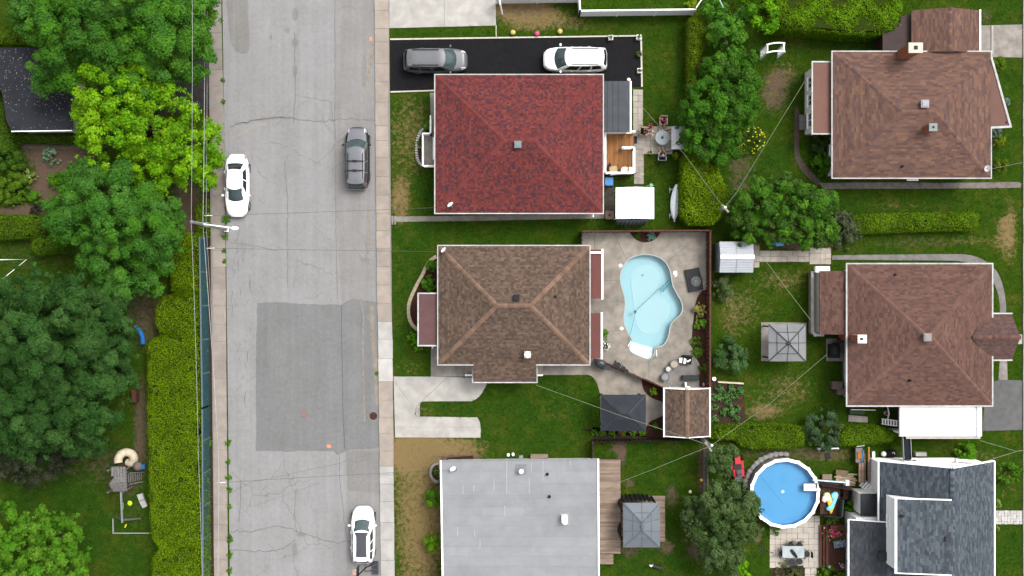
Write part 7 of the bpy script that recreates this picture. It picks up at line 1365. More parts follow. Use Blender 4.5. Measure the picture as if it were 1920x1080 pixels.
# barbecue, stools, boxes on the patio
p = P(1127, 683, 1.0); bq = thing('barbecue', 'black gas barbecue cart at the pool gate', 'barbecue', (p.x, p.y, .05), -.36); b = MB(True); b.box((0, 0, .45), (.8, .5, .75)); b.build('cabinet', DARKM, bq); b = MB(True); b.ell((-.05, .06, .9), (.42, .27, .2), 16, 8); b.build('hood', M('charcoal_hood', (.045, .05, .055), (.035, .04, .045), 6, .35), bq, True); b = MB(True); b.box((.55, 0, .82), (.32, .46, .05)); b.build('side_shelf', DARKM, bq); b = MB(True); b.box((-.52, 0, .82), (.26, .46, .05)); b.build('side_shelf', DARKM, bq); b = MB(True); b.bar((-.2, -.3, .86), (.35, -.3, .86), .05, .05); b.build('handle', BLACKP, bq)
b = MB(True); b.box((.1, -.2, .97), (.4, .1, .06)); b.build('grill_vent', BLACKP, bq)
def drum(label, px, py, r_, h, side, top, name='wicker_stool', cat='stool', off=(.06, .03)):
    p = P(px, py, h * .7); t_ = thing(name, label, cat, (p.x, p.y, .05)); MB().lathe((p.x, p.y, .05), [(r_ * .85, 0), (r_, h * .5), (r_, h), (r_ * .86, h + .02), (r_ * .84, h - .08)], 22).build('basket', side, t_); MB().lathe((p.x - off[0] * .4, p.y, h - .03), [(r_ * .8, 0), (r_ * .82, .06), (r_ * .7, .1)], 22).build('cushion', top, t_)
WK = M('grey_wicker', (.22, .215, .205), (.15, .145, .14), 20, .9)
drum('round wicker chair with a beige cushion on the pool patio', 1264, 683, .33, .5, WK, M('beige_cushion', (.36, .31, .25), (.31, .27, .22), 6), 'round_chair', 'chair'); drum('small round white side table between the wicker seats', 1253, 692, .235, .45, WK, M('white_table_top', (.5, .5, .48)), 'side_table', 'table'); drum('round wicker chair with a grey cushion on the pool patio', 1247, 707, .32, .5, WK, M('grey_cushion', (.24, .25, .26), (.2, .21, .22), 6), 'round_chair', 'chair')
p = P(1288, 675, .5); lc = thing('patio_chair', 'black patio chair with a white towel near the mulch bed', 'chair', (p.x, p.y, .05), -.1); b = MB(True); b.box((0, 0, .42), (.62, .62, .12)); b.build('seat', BLACKP, lc); b = MB(True); b.box((0, .33, .66), (.62, .1, .5)); b.build('backrest', BLACKP, lc)
for s_ in (-1, 1): b = MB(True); b.box((s_ * .3, 0, .3), (.08, .6, .58)); b.build('armrest', BLACKP, lc)
b = MB(True); b.add([(-.55, -.25, .5), (-.1, -.3, .52), (-.05, .05, .53), (-.25, .15, .55), (-.6, .1, .5)], [(0, 1, 2, 3, 4)]); b.build('towel', WHITE, lc); b = MB(True); b.bar((-.02, -.12, .56), (.28, .05, .56), .1, .02); b.build('towel', WHITE, lc)
p = P(1295, 708, .5); MB().prism(wpoly([(1279.5, 704.5), (1311, 704.5), (1311, 713), (1279.5, 713)], .5), .04, .5).build('deck_box', M('charcoal_box', (.03, .036, .04), (.022, .028, .03), 5, .5), label='long charcoal storage box at the lower pool corner', cat='box')
m = MB(); m.box(P(1285.5, 721, .4), (.1, .35, .3), .1); m.box(P(1291, 726, .3), (.18, .14, .2)); m.build('pool_pump', WHITE, label='white pool equipment against the shed wall', cat='pump')
MB().ell(P(1319, 721, .2), (.1, .16, .14), 8, 6).build('clay_pot', M('grey_clay', (.3, .25, .22)), label='small clay pot in the mulch near the shed', cat='pot'); MB().ell(P(1256, 727, .2), (.06, .06, .06), 8, 6).build('lamp_globe', WHITE, label='tiny white globe lamp above the shed roof corner', cat='lamp')
# ------------------------------------------------------------------ round above-ground pool with its deck
hz = 1.25; pc_ = P(1471.5, 925, hz); R0 = 66 / S * (H - hz) / H; rp = thing('above_ground_pool', 'round above-ground pool with blue water and a white rim', 'pool', (pc_.x, pc_.y, 0)); n = 18; HARD.append([(pc_.x + R0 * 1.05 * cos(2 * pi * k / 24), pc_.y + R0 * 1.05 * sin(2 * pi * k / 24)) for k in range(24)])
def ring18(r_, z): return [(pc_.x + r_ * cos(2 * pi * (k + .3) / n), pc_.y + r_ * sin(2 * pi * (k + .3) / n), z) for k in range(n)]
m = MB(); m.add(ring18(R0 - .1, 0) + ring18(R0 - .1, hz), [(k, (k + 1) % n, n + (k + 1) % n, n + k) for k in range(n)]); m.build('wall', M('grey_pool_wall', (.36, .37, .37), (.3, .31, .31), 3, .5), rp)
for k in range(n):
    a, b = ring18(R0, hz), ring18(R0 - .23, hz); j = (k + 1) % n; MB().add([a[k], a[j], b[j], b[k]] + [(x, y, z + .04) for x, y, z in (a[k], a[j], b[j], b[k])], [(4, 5, 6, 7), (0, 1, 5, 4), (2, 3, 7, 6), (3, 2, 1, 0)]).build('top_rail', TENT, rp); MB().box(Vector(a[k]) + (pc_ - Vector(a[k])).normalized() * .1 + Vector((0, 0, .03)), (.24, .18, .05), 2 * pi * (k + .3) / n).build('rail_cap', TENT, rp)
m = MB(); m.add(ring18(R0 - .22, hz) + ring18(R0 - .22, .8) + ring18(R0 - .5, .66), [(k, (k + 1) % n, n + (k + 1) % n, n + k) for k in range(n)] + [(n + k, n + (k + 1) % n, 2 * n + (k + 1) % n, 2 * n + k) for k in range(n)] + [tuple(range(2 * n, 3 * n))]); m.build('liner', M('blue_liner', (.145, .37, .58), (.12, .335, .555), .8, .6, lo=.3, hi=.7), rp)
MB().add(ring18(R0 - .225, hz - .12), [tuple(range(n))]).build('water', watermat('round_pool_water', (.80, .93, .985), .05), rp); MB().lathe((pc_.x, pc_.y + .02, .67), [(.13, 0), (.12, .02)], 14).build('drain', M('pale_drain', (.6, .75, .8)), rp)
MB().tube([(pc_.x - 1.6, pc_.y + 1.1, .67), (pc_.x, pc_.y - .9, .67)], .01, 4).build('liner_seam', M('seam_blue', (.07, .3, .55)), rp)
for k in range(17): a = lerp(1.45, 3.75, k / 16); st = thing('boulder', ORD[k] + ' grey rough stone from the right end of the row behind the round pool', 'stone', (pc_.x + (R0 + .12) * cos(a), pc_.y + (R0 + .12) * sin(a), 0), group='stones behind the round pool'); MB().ell((pc_.x + (R0 + .14) * cos(a), pc_.y + (R0 + .14) * sin(a), .14), (random.uniform(.2, .26), random.uniform(.26, .36), .24), 7, 5, rz=a).build('stone', STONE, st)
ldr = thing('pool_ladder', 'white moulded ladder hanging into the round pool', 'ladder', P(1520, 914, 1.1))
for k in range(3): MB().box(P(1511 + k * 8.5, 913.5, 1.2 + .03 * k), (.30, .50, .06)).build('tread', WHITE, ldr)
for y in (-1, 1): MB().tube([P(1507, 913.5 + y * 7.5, .9), P(1519, 913.5 + y * 7.5, 1.3), P(1536, 913.5 + y * 7, 1.5), P(1536, 913.5 + y * 7, .9)], .03, 6).build('side_rail', GREYM, ldr)
MB().tube([P(1518, 910, 1.2), P(1518, 913, 1.4), P(1533, 913, 1.4)], .025, 5).build('handrail', DARKM, ldr)
dk, q = boards('brown stained deck beside the round pool', 'pool_deck', 1538, 906, 1582, 968, 1.0, 14, BRWOOD, 'x', base=BRWOOD); boards('brown stained upper deck strip reaching right of the round pool', 'pool_deck', 1575, 912, 1597, 936, 1.0, 6, BRWOOD, 'x', base=BRWOOD)
wall_ = thing('deck_wind_screen', 'black panel screen round the corner of the round pool deck', 'screen', P(1578, 960))
for a, b in (((1538, 908), (1595, 917)), ((1596, 917), (1594, 938)), ((1579, 936), (1575, 968)), ((1575, 968), (1543, 966))): MB().bar(P(*a, 1.45), P(*b, 1.45), .05, .85).build('panel', BLACKP if a[0] != 1579 else M('slate_panel', (.055, .075, .085), (.045, .06, .07), 4, .5), wall_)
for a, b in (((1524, 900), (1588, 905)), ): MB().tube([P(*a, 1.6), P(*b, 1.6)], .06, 8).build('pool_pole', M('pale_aqua_pole', (.42, .58, .62)), label='pale aqua telescopic pole lying across the round pool rim', cat='pole')
MB().box(P(1588, 905, 1.5), (.26, .38, .3)).build('white_bucket', M('pale_bucket', (.55, .62, .65)), label='pale square bucket at the end of the aqua pole', cat='bucket')
# ice cream float
fl = thing('pool_float', 'inflatable ice cream cone float lying on the pool deck', 'pool float', P(1556, 945, 1.1)); Z0 = 1.12
def blob(nm, pts, h, c, z=Z0): W_ = [XY(*p_, z) for p_ in catmull(pts, 4)]; g = [sum(x for x, y in W_) / len(W_), sum(y for x, y in W_) / len(W_)]; m_ = MB(); n_ = len(W_); lv = [(1, 0), (1.03, h * .35), (.92, h * .75), (.6, h)]; vs = [(g[0] + (x - g[0]) * f, g[1] + (y - g[1]) * f, z + zz) for f, zz in lv for x, y in W_]; m_.add(vs, [(l * n_ + i, l * n_ + (i + 1) % n_, (l + 1) * n_ + (i + 1) % n_, (l + 1) * n_ + i) for l in range(3) for i in range(n_)] + [tuple(range(3 * n_, 4 * n_))]); m_.build(nm, M(nm + '_vinyl', c, tuple(v * .9 for v in c), 5, .35), fl, True)
blob('wafer_cone', [(1548, 932), (1560, 930), (1565, 945), (1559, 961), (1555, 961), (1552, 947)], .18, (.62, .42, .03)); blob('blue_drip', [(1558, 926), (1566, 922), (1571, 927), (1567, 940), (1560, 955), (1551, 957), (1549, 952), (1556, 946), (1560, 936)], .24, (.17, .52, .66)); blob('cream_scoop', [(1541, 934), (1543, 930), (1551, 929), (1558, 932), (1556, 939), (1550, 938), (1546, 942), (1541, 939)], .22, (.72, .55, .46)); blob('mint_scoop', [(1544, 926), (1548, 923), (1554, 924), (1556, 929), (1549, 930), (1544, 930)], .22, (.5, .68, .28))
# lumber pile, planks, ladder and clutter by the grey shingled house
lp = thing('lumber_pile', 'stack of pale planks beside the round pool deck', 'planks', P(1583, 895))
for k in range(7): MB().box(P(1586 + random.uniform(-2, 2), 889 + k * 3.2, .16 + .04 * (k % 3)), (1.45 + random.uniform(-.2, .2), .1, .06), random.uniform(-.12, -.02)).build('plank', M('pale_lumber', (.48, .38, .27), (.4, .31, .22), 6) if k == 0 else bpy.data.materials['pale_lumber'], lp)
MB().box(P(1578, 886, .3), (.9, .35, .22), -.1).build('box', M('cardboard', (.2, .14, .09)), lp); MB().box(P(1550, 894, .2), (.7, .4, .3)).build('wood_box', M('tan_box', (.26, .2, .15)), label='two tone wooden box above the aqua pole', cat='box')
bt = thing('workbench', 'long plank bench along the side of the grey shingled house', 'bench', P(1618, 880))
for k, (x, c) in enumerate(((1612, (1.5, 1.3, 1.25)), (1617, (1.4, 1.2, 1.15)), (1621, (.7, .6, .6)), (1629, (1.0, 1.0, 1.1)))): MB().bar(P(x, 850 if k > 1 else 868, .5), P(x, 905, .5), .16, .05, col=c).build('plank', GWOOD, bt)
MB().box(P(1610, 853, .6), (.5, 1.1, .25)).build('crate', M('purple_grey_crate', (.22, .18, .18)), bt); MB().box(P(1611.5, 854, .76), (.32, .5, .1)).build('rust_box', M('rust_orange', (.34, .16, .03)), bt); MB().bar(P(1619, 844, .8), P(1616, 866, .8), .1, .06).build('blue_plank', M('blue_plank', (.05, .17, .4)), bt); MB().bar(P(1629, 838, .8), P(1629, 860, .8), .12, .06).build('orange_plank', M('orange_plank', (.42, .17, .07)), bt); MB().bar(P(1606, 837, .6), P(1621, 835, .6), .08, .06).build('white_plank', WHITE, bt); MB().box(P(1637, 852, .3), (.2, .45, .3)).build('white_box', WHITE, bt)
p = P(1674, 850, .4); tr_ = thing('trash_bag', 'black tied trash bag at the grey shingled gable wall', 'bag', (p.x, p.y, 0)); MB().ell((p.x, p.y, .3), (.45, .32, .32), 12, 8).build('bag', BLACKP, tr_, True); MB().tube([(p.x - .1, p.y + .05, .6), (p.x, p.y + .12, .66), (p.x + .05, p.y - .02, .66)], .03, 5).build('knot', WHITE, tr_)
MB().ell(P(1657, 851, .25), (.2, .2, .2), 14, 9).build('ball', WHITE, smooth=True, label='white ball beside the black trash bag', cat='ball')
du = thing('black_duct', 'black rectangular chute between the carport and the grey shingled house', 'chute', P(1699, 838)); MB().bar(P(1698.5, 819, 1.8), P(1701, 862, 1.8), .5, .25).build('chute', M('black_membrane', (.012, .014, .02), (.016, .018, .026), 5, .6), du)
for s_ in (-7.2, 7.2): MB().bar(P(1699 + s_, 819, 1.9), P(1701 + s_, 860, 1.9), .04, .3).build('side_rail', GREYM, du)
MB().box(P(1725, 851, .3), (.8, .28, .5)).build('window_well', CONC, label='pale concrete block at the grey shingled gable wall', cat='block')
ll = thing('white_ladder', 'white ladder leaning by the white carport', 'ladder', P(1668, 792))
for k in range(6): MB().box(P(1655 + k * 5.2, 791 + k * .6, .4 + k * .2), (.1, .42, .05)).build('rung', WHITE, ll)
for s_ in (-1, 1): MB().bar(P(1653, 790 + s_ * 5, .35), P(1683, 794 + s_ * 5, 1.6), .05, .05).build('side_rail', WHITE, ll)
MB().bar(P(1690, 765, .7), P(1690, 800, .7), .5, .9).build('steps_wall', M('dark_red_siding', (.09, .035, .03)), label='dark red panel left of the white carport', cat='panel'); MB().tube([P(1664, 762, .5), P(1667, 775, .5), P(1664, 788, .5)], .05, 6).build('white_pipe', WHITE, label='white curved pipe left of the dark red panel', cat='pipe'); pot('pot with pink flowers left of the white carport', 1660, 774, .18, WHITE, GG, [(.5, .15, .3)])
MB().prism(wpoly([(1590, 778), (1626, 781), (1626, 792), (1590, 790)]), 0, .12).build('paving_strip', CONC2, label='grey paving strip below the middle right bungalow', cat='paving'); MB().box(P(1605, 771, .25), (1.1, .4, .45)).build('trough', M('dark_trough', (.05, .06, .04)), label='dark planting trough below the middle right bungalow', cat='trough'); MB().bar(P(1596, 768, .5), P(1642, 769, .5), .04, .05).build('white_rod', WHITE, label='thin white rod above the dark planting trough', cat='rod')
p = P(1566, 656, .8); gb = thing('covered_barbecue', 'black covered barbecue on a concrete pad at the middle right bungalow', 'barbecue', (p.x, p.y, .04)); MB().ell((p.x, p.y - .05, .62), (.42, .58, .6), 16, 10).build('cover', BLACKP, gb, True); MB().box((p.x, p.y - .1, .4), (.7, 1.0, .75)).build('skirt', BLACKP, gb); MB().ell((p.x + .45, p.y + .65, .5), (.26, .22, .25), 12, 8).build('kettle', DARKM, gb, True)
for i, (x, y, s_) in enumerate(((1568, 722, .75), (1576, 734, .6))): MB().box(P(x, y, .35), (s_, s_ * .75, .6)).build('patio_cushion_box', M('taupe_%d' % i, (.15, .115, .105), (.12, .09, .085), 6), label=['larger taupe covered chair against the middle right bungalow', 'smaller taupe covered chair against the middle right bungalow'][i], cat='chair')
p = P(1530, 846); MB().bar(P(1533, 841.5, .3), P(1572, 840, .3), .1, .3).build('white_rail', WHITE, label='white board at the grass edge below the dark round bush', cat='board'); MB().prism(wpoly([(1546, 850), (1556, 849), (1558, 860), (1548, 862)]), .0, .05).build('rubber_mat', BLACKP, label='small black rubber mat on the grass right of the round pool', cat='mat')
# brown deck and furniture of the grey shingled house
bd, q = boards('brown stained deck along the low wing of the grey shingled house', 'house_deck', 1554, 986, 1583, 1070, .55, 16, BRWOOD, 'y', base=BRWOOD); 
for k, x in enumerate((1539, 1545.5, 1551)): MB().bar(P(x, 984, .2 + .16 * k), P(x, 1065, .2 + .16 * k), .19, .06, col=(1.3, 1.2, 1.2)).build('deck_step', BRWOOD, bd)
bx_ = thing('flower_box', 'brown wooden flower box full of pink blossoms on the brown deck', 'planter', P(1567, 1000, .55)); MB().box(P(1569, 989, .8), (1.05, .4, .45)).build('box', BRWOOD, bx_); MB().box(P(1570, 1005, .7), (.9, .55, .3)).build('trough', BRWOOD, bx_); n_ = 240; C = np.array(P(1568, 1002, 1.0)) + rng.normal(size=(n_, 3)) * np.array([.36, .2, .07]); V, F = leafquads(C, rng.normal(size=(n_, 3)) * .6 + np.array([0, 0, 1]), .12, .6); fast('leaves', V, F, LEAF, bx_, pick(GG, n_)); n_ = 60; C = np.array(P(1566, 1001, 1.15)) + rng.normal(size=(n_, 3)) * np.array([.36, .2, .05]); V, F = leafquads(C, rng.normal(size=(n_, 3)) * .4 + np.array([0, 0, 1]), .12, .95); fast('blossom', V, F, FLOWER, bx_, pick([(.55, .02, .12), (.6, .05, .2), (.65, .25, .25)], n_))
pot('pot of pale pink flowers at the lower end of the brown deck', 1572, 1056, .2, DARKM, GG, [(.6, .3, .4), (.65, .5, .4)], .7); p = P(1574, 1020, .9); ac = thing('patterned_ottoman', 'blue patterned cushion on a frame against the low wing wall', 'cushion', (p.x, p.y, .55), .15); b = MB(True); b.box((0, 0, .35), (.85, .5, .14)); b.build('cushion', M('blue_white_pattern', (.06, .10, .15), (.32, .36, .40), 14, .8, lo=.48, hi=.55), ac); b = MB(True); b.box((0, 0, .14), (.8, .48, .26)); b.build('frame', BLACKP, ac)
MB().lathe(P(1554, 1062, .7), [(.12, 0), (.13, .12), (.08, .2)], 12).build('ash_urn', GREYM, label='small silver urn at the lower edge of the brown deck', cat='urn')
# dining set on the tiles
tbl = thing('dining_table', 'rectangular pale glass dining table on the cream tiles', 'table', P(1487.5, 1035, .03)); MB().prism([XY(x, y, .72) for x, y in ((1467, 1024), (1508, 1024), (1508, 1044), (1506, 1046), (1469, 1046), (1467, 1044))], .70, .73).build('tabletop', M('mottled_glass', (.42, .46, .47), (.30, .34, .35), 1.6, .25, lo=.3, hi=.7), tbl)
for x in (1470, 1505):
    for y in (1027, 1043): p = P(x, y); MB().box((p.x, p.y, .36), (.05, .05, .7)).build('leg', DARKM, tbl)
m = MB(); m.tube([P(1483, 1031, .75), P(1488, 1037, .76), P(1494, 1045, .76)], [.10, .14, .09], 8); m.build('closed_umbrella', BLACKP, label='closed black umbrella lying across the dining table', cat='umbrella')
def dchair(lab, px, py, rz):
    t_ = thing('dining_chair', lab, 'chair', P(px, py, .03), rz); b = MB(True); vs = []; n_ = 10; b.prism([(.24 * cos(a) * (1.0 if cos(a) < 0 else .95), .24 * sin(a)) for a in np.linspace(0, 2 * pi, 17)[:-1]], .42, .46); b.build('seat', M('black_mesh', (.03, .032, .035), (.045, .047, .05), 30, .7) if 'black_mesh' not in bpy.data.materials else bpy.data.materials['black_mesh'], t_)
    b = MB(True); vs = [(-.20 - .10 * cos(a * .55) - (.05 if z > .6 else 0), .25 * sin(a), z) for z in (.46, .66, .86) for a in np.linspace(-1.2, 1.2, 9)]; b.add(vs, [(r_ * 9 + i, r_ * 9 + i + 1, (r_ + 1) * 9 + i + 1, (r_ + 1) * 9 + i) for r_ in range(2) for i in range(8)]); b.build('backrest', bpy.data.materials['black_mesh'], t_); b = MB(True); b.tube(vs[18:], .022, 6); b.build('back_frame', BLACKP, t_)
    for x in (-.22, .2):
        for y in (-.2, .2): b = MB(True); b.tube([(x, y, .43), (x * 1.25, y * 1.1, 0)], .016, 5); b.build('leg', BLACKP, t_)
for lab, x, y, a in (('black dining chair at the upper left of the glass table', 1480, 1020, -pi / 2), ('black dining chair at the upper right of the glass table', 1496, 1020, -pi / 2), ('black dining chair at the lower left of the glass table', 1481, 1051, pi / 2), ('black dining chair at the lower right of the glass table', 1496, 1050, pi / 2), ('black dining chair at the left end of the glass table', 1465, 1035, 0), ('black dining chair at the right end of the glass table', 1509.5, 1036, pi)): dchair(lab, x, y, a)
m = MB(); m.tube([P(1429, 1015, .02), P(1429, 1042, .02)], .03, 5); m.tube([P(1418, 1028, .02), P(1430, 1030, .03), P(1450, 1037, .03)], .03, 5); m.build('umbrella_stand', DARKM, label='thin black cross shaped stand on the grass left of the tiles', cat='stand')
# garden tractor under the olive tree
p = P(1384, 876, .6); gt = thing('garden_tractor', 'red and grey garden tractor left of the round pool', 'tractor', (p.x, p.y, .02), pi / 2 + .1); RD = M('tractor_red', (.55, .015, .03), (.5, .012, .025), 5, .35); b = MB(True); b.box((.55, 0, .55), (.6, .42, .3)); b.build('hood', RD, gt); b = MB(True); b.box((-.45, 0, .55), (.55, .8, .16)); b.build('rear_fender', RD, gt); b = MB(True); b.box((0, 0, .4), (.7, .6, .08)); b.build('platform', DARKM, gt); b = MB(True); b.box((-.35, 0, .75), (.36, .38, .1)); b.box((-.55, 0, .92), (.1, .38, .3)); b.build('seat', M('grey_vinyl', (.09, .10, .11)), gt); b = MB(True); b.tube([(.12 + .14 * cos(a), .14 * sin(a), .95) for a in np.linspace(0, 2 * pi, 17)], .016, 5); b.build('steering_wheel', BLACKP, gt); b = MB(True); b.box((.1, 0, .28), (.6, .95, .12)); b.build('mower_deck', RD, gt)
for x, r_, w_ in ((.62, .19, .14), (-.45, .27, .22)):
    for s_ in (-1, 1): b = MB(True); b.tube([(x, s_ * .36, r_), (x, s_ * (.36 + w_), r_)], r_, 16); b.build('wheel', RUBBER, gt)
b = MB(True); b.box((-.85, .1, .5), (.35, .5, .4)); b.build('grass_bag', M('grey_bag', (.14, .15, .16)), gt)
# dog and balls in the yard below the gazebo
p = P(1230, 1060); dg = thing('dog', 'black and white dog standing on the lawn at the bottom', 'dog', (p.x, p.y, 0), pi - .3)
V = [(-.28, 0, .46), (0, 0, .47), (.25, 0, .48), (.38, 0, .58), (.50, 0, .66), (.62, 0, .62), (-.42, 0, .48), (-.62, .05, .40)]; E_ = [(0, 1), (1, 2), (2, 3), (3, 4), (4, 5), (0, 6), (6, 7)]; Rr = [.11, .115, .13, .075, .085, .04, .05, .02]
for s_ in (-1, 1):
    for par, pts in ((2, ((.26, s_ * .10, .34, .055), (.24, s_ * .10, .18, .032), (.27, s_ * .10, .02, .03))), (0, ((-.26, s_ * .10, .34, .065), (-.36, s_ * .10, .20, .034), (-.30, s_ * .10, .02, .03)))):
        pp = par
        for x, y, z, r_ in pts: V.append((x, y, z)); E_.append((pp, len(V) - 1)); Rr.append(r_); pp = len(V) - 1
    V.append((.47, s_ * .07, .76)); E_.append((4, len(V) - 1)); Rr.append(.022)
m_, t, bs = nodes('dog_coat'); tc = N(t, 'ShaderNodeTexCoord'); sx = N(t, 'ShaderNodeSeparateXYZ'); t.links.new(tc.outputs['Object'], sx.inputs[0]); nz = noise(t, tc.outputs['Object'], 5, 2); ad_ = N(t, 'ShaderNodeMath', operation='MULTIPLY_ADD'); t.links.new(nz, ad_.inputs[0]); ad_.inputs[1].default_value = .5; t.links.new(sx.outputs[0], ad_.inputs[2]); c_ = mix(t, ramp(t, ad_.outputs[0], .56, .60), (.014, .013, .013), (.75, .74, .72)); c_ = mix(t, ramp(t, nz, .66, .69), c_, (.75, .74, .72)); t.links.new(c_, bs.inputs['Base Color']); bs.inputs['Roughness'].default_value = .8
skin('body', V, E_, Rr, m_, dg); b = MB(True); b.ell((.66, 0, .63), (.02, .02, .02), 6, 4); b.build('nose', BLACKP, dg)
for s_ in (-1, 1): b = MB(True); b.ell((.56, s_ * .05, .69), (.012, .012, .012), 6, 4); b.build('eye', BLACKP, dg)
for x, y, r_, c_, l_ in ((1294, 922, .13, (.72, .62, .40), 'pale cream ball on the lawn right of the grey gazebo'), (1315, 900, .12, (.65, .42, .05), 'yellow ball on the soil strip by the leaning fence')): MB().ell(P(x, y, r_), (r_, r_, r_), 14, 9).build('ball', M('ball_%d' % x, c_), smooth=True, label=l_, cat='ball')
# ------------------------------------------------------------------ white fences of the neighbour, blue fence, arbour
def panel_fence(label, pts, h, mat, th=.06, seg=2.4, name='fence', cap=WHITE, z0=0, slat=.2):
    t_ = thing(name, label, 'fence', P(*pts[0]))
    for a, b in zip(pts[:-1], pts[1:]):
        A, B = P(*a), P(*b); L = (B - A).length; n = max(1, int(L / seg))
        for k in range(n):
            p0, p1 = lerp(A, B, k / n), lerp(A, B, (k + 1) / n); MB().bar(p0 + Vector((0, 0, h / 2)), p1 + Vector((0, 0, h / 2)), th, h - .1).build('panel', mat, t_); MB().bar(p0 + Vector((0, 0, h)), p1 + Vector((0, 0, h)), th + .05, .06).build('top_rail', cap, t_); MB().box((p0.x, p0.y, (h + .08) / 2), (.11, .11, h + .08)).build('post', cap, t_)
        MB().box((B.x, B.y, (h + .08) / 2), (.11, .11, h + .08)).build('post', cap, t_)
    return t_
VIN = M('white_vinyl', (.68, .68, .69), (.63, .63, .64), 3, .5)
panel_fence('white vinyl fence along the top edge left section', [(931, 6.5), (1083, 4.5)], 1.5, VIN); panel_fence('white vinyl fence stepping down and running right along the neighbour lawn', [(1083.5, 4), (1085.5, 30.5), (1297, 28)], 1.6, VIN); MB().tube([P(936, -5, 2.0), P(938, 8, 1.8), P(942, 27, .1)], .06, 8).build('downspout', WHITE, label='white downspout at the corner of the top driveway', cat='downspout')
MB().bar(P(1303, 18, 1.4), P(1315, 0, 1.4), .08, 1.2).build('white_screen', VIN, label='short angled white fence panel at the top hedge corner', cat='fence'); sf = thing('low_white_fence', 'low white fence pieces along the narrow hedge', 'fence', P(1291.5, 90))
for a, b, m_ in ((50, 68, VIN), (76, 94, VIN), (95, 116, GREYM)): MB().bar(P(1291, a, .4), P(1291, b, .4), .1, .5).build('panel', m_, sf)
panel_fence('long teal panel fence running beside the tall hedge', [(388, 448), (393, 760), (394.5, 1120)], 1.9, M('teal_panel', (.028, .085, .105), (.024, .072, .09), 2, .6, fine=.1), .06, 2.4, cap=M('teal_cap', (.12, .17, .18)))
ab = thing('garden_arbour', 'white open garden arbour on the upper right lawn', 'arbour', P(1452, 95)); hA = 2.2
for s_ in (0, 1):
    a = [(1437, 84), (1437, 99)][s_]; b = [(1472, 81), (1472, 96.5)][s_]; MB().tube([P(lerp(a[0], b[0], f), lerp(a[1], b[1], f) - 2.0 * sin(pi * f), hA) for f in np.linspace(0, 1, 7)], .055, 6).build('top_beam', WHITE, ab)
for x, ya, yb in ((1439, 83, 99), (1470, 81, 96)): MB().bar(P(x, ya, hA), P(x, yb, hA), .08, .08).build('cross_beam', WHITE, ab)
for x, y in ((1438, 84), (1438, 99), (1471, 82), (1471, 97)): p = P(x, y, hA); MB().box((p.x, p.y, hA / 2), (.08, .08, hA)).build('post', WHITE, ab)
for x in (1438, 1471):
    for k in range(6): a, b = P(x, 84, hA), P(x, 98, hA); MB().bar((a.x, a.y, .3 + k * .32), (b.x, b.y, .3 + k * .32), .03, .03).build('lattice', VIN, ab)
# ------------------------------------------------------------------ play set and lawn bits on the left
ps = thing('play_tower', 'weathered wooden play tower with a cream tube slide in the left yard', 'playset', P(238, 890)); zt = 2.6
q = [P(205, 908, 2.2), P(237, 908, 2.2), P(238, 922, 2.2), P(212, 922, 2.2)]; rA, rB = P(204, 908, 2.9), P(236, 903, 2.9)
for pl_ in ([P(212, 922, 2.3), P(239, 921, 2.3), rB, rA], [P(234, 882, 2.5), P(218, 888, 2.4), rA, rB]): 
    e0, e1, t1, t0 = pl_
    for k in range(6): f0, f1 = k / 6, (k + .94) / 6; MB().add([e0.lerp(t0, f0), e1.lerp(t1, f0), e1.lerp(t1, f1) + Vector((0, 0, -.02)), e0.lerp(t0, f1) + Vector((0, 0, -.02))], [(0, 1, 2, 3)]).build('roof_board', GREYW, ps)
for k in range(5): x = 211 + k * 5.5; MB().bar(P(x, 875, 2.6), P(x, 893 + (2 - abs(k - 2)) * 5, 2.75), .16, .03).build('roof_board', GREYW, ps)
for x, y in ((212, 878), (238, 878), (212, 918), (238, 918)): p = P(x, y, 1.2); MB().box((p.x, p.y, 1.15), (.1, .1, 2.3)).build('post', GREYW, ps)
for k in range(7): MB().bar(P(212, 880 + k * 5.5, 1.2), P(238, 880 + k * 5.5, 1.2), .18, .03).build('floor_board', GREYW, ps)
for k in range(8): MB().bar(P(241 + k * 3.4, 905 - k * .8, 1.0 - k * .1), P(241 + k * 3.4, 888 - k * .4, 1.0 - k * .1), .05, .04).build('ramp_slat', GREYW, ps)
MB().bar(P(242, 908, 1.0), P(268, 903, .3), .06, .08).build('ramp_rail', GREYW, ps); MB().bar(P(242, 887, 1.0), P(268, 885, .3), .06, .08).build('ramp_rail', GREYW, ps)
pth = [P(*x_, z) for x_, z in (((222, 868), 1.35), ((222, 860), 1.3), ((228, 851), 1.15), ((238, 848), 1.0), ((248, 852), .85), ((251, 861), .7), ((246, 868), .55), ((240, 866), .4))]; m = MB(); sm = [Vector(v) for v in catmull([tuple(v) for v in pth], 5, False)]; m.tube(sm, .30, 14, cap=False); m.build('tube_slide', M('cream_plastic', (.60, .52, .38), (.54, .46, .33), 3, .5), ps, True)
for k in range(4, len(sm) - 2, 5): d = (sm[k + 1] - sm[k - 1]).normalized(); MB().tube([sm[k] - d * .03, sm[k] + d * .03], .32, 14).build('slide_collar', M('cream_collar', (.56, .48, .35)), ps)
MB().ell(P(258, 874, 1.2), (.34, .34, .3), 14, 9).build('barrel', M('brown_grey_plastic', (.16, .13, .125)), ps, True); MB().box(P(268, 875, 1.1), (.35, .32, .3), .2).build('blue_barrel_end', M('playset_blue', (.02, .12, .30)), ps)
sb = thing('swing_frame', 'grey swing beam reaching from the play tower', 'swing', P(228, 950)); MB().bar(P(227, 922, 2.2), P(229.5, 980, 2.2), .12, .14).build('beam', GREYM, sb)
for e in ((217, 968), (264, 972)): MB().bar(P(229, 975, 2.15), P(*e, .02), .1, .1).build('leg', GREYW, sb)
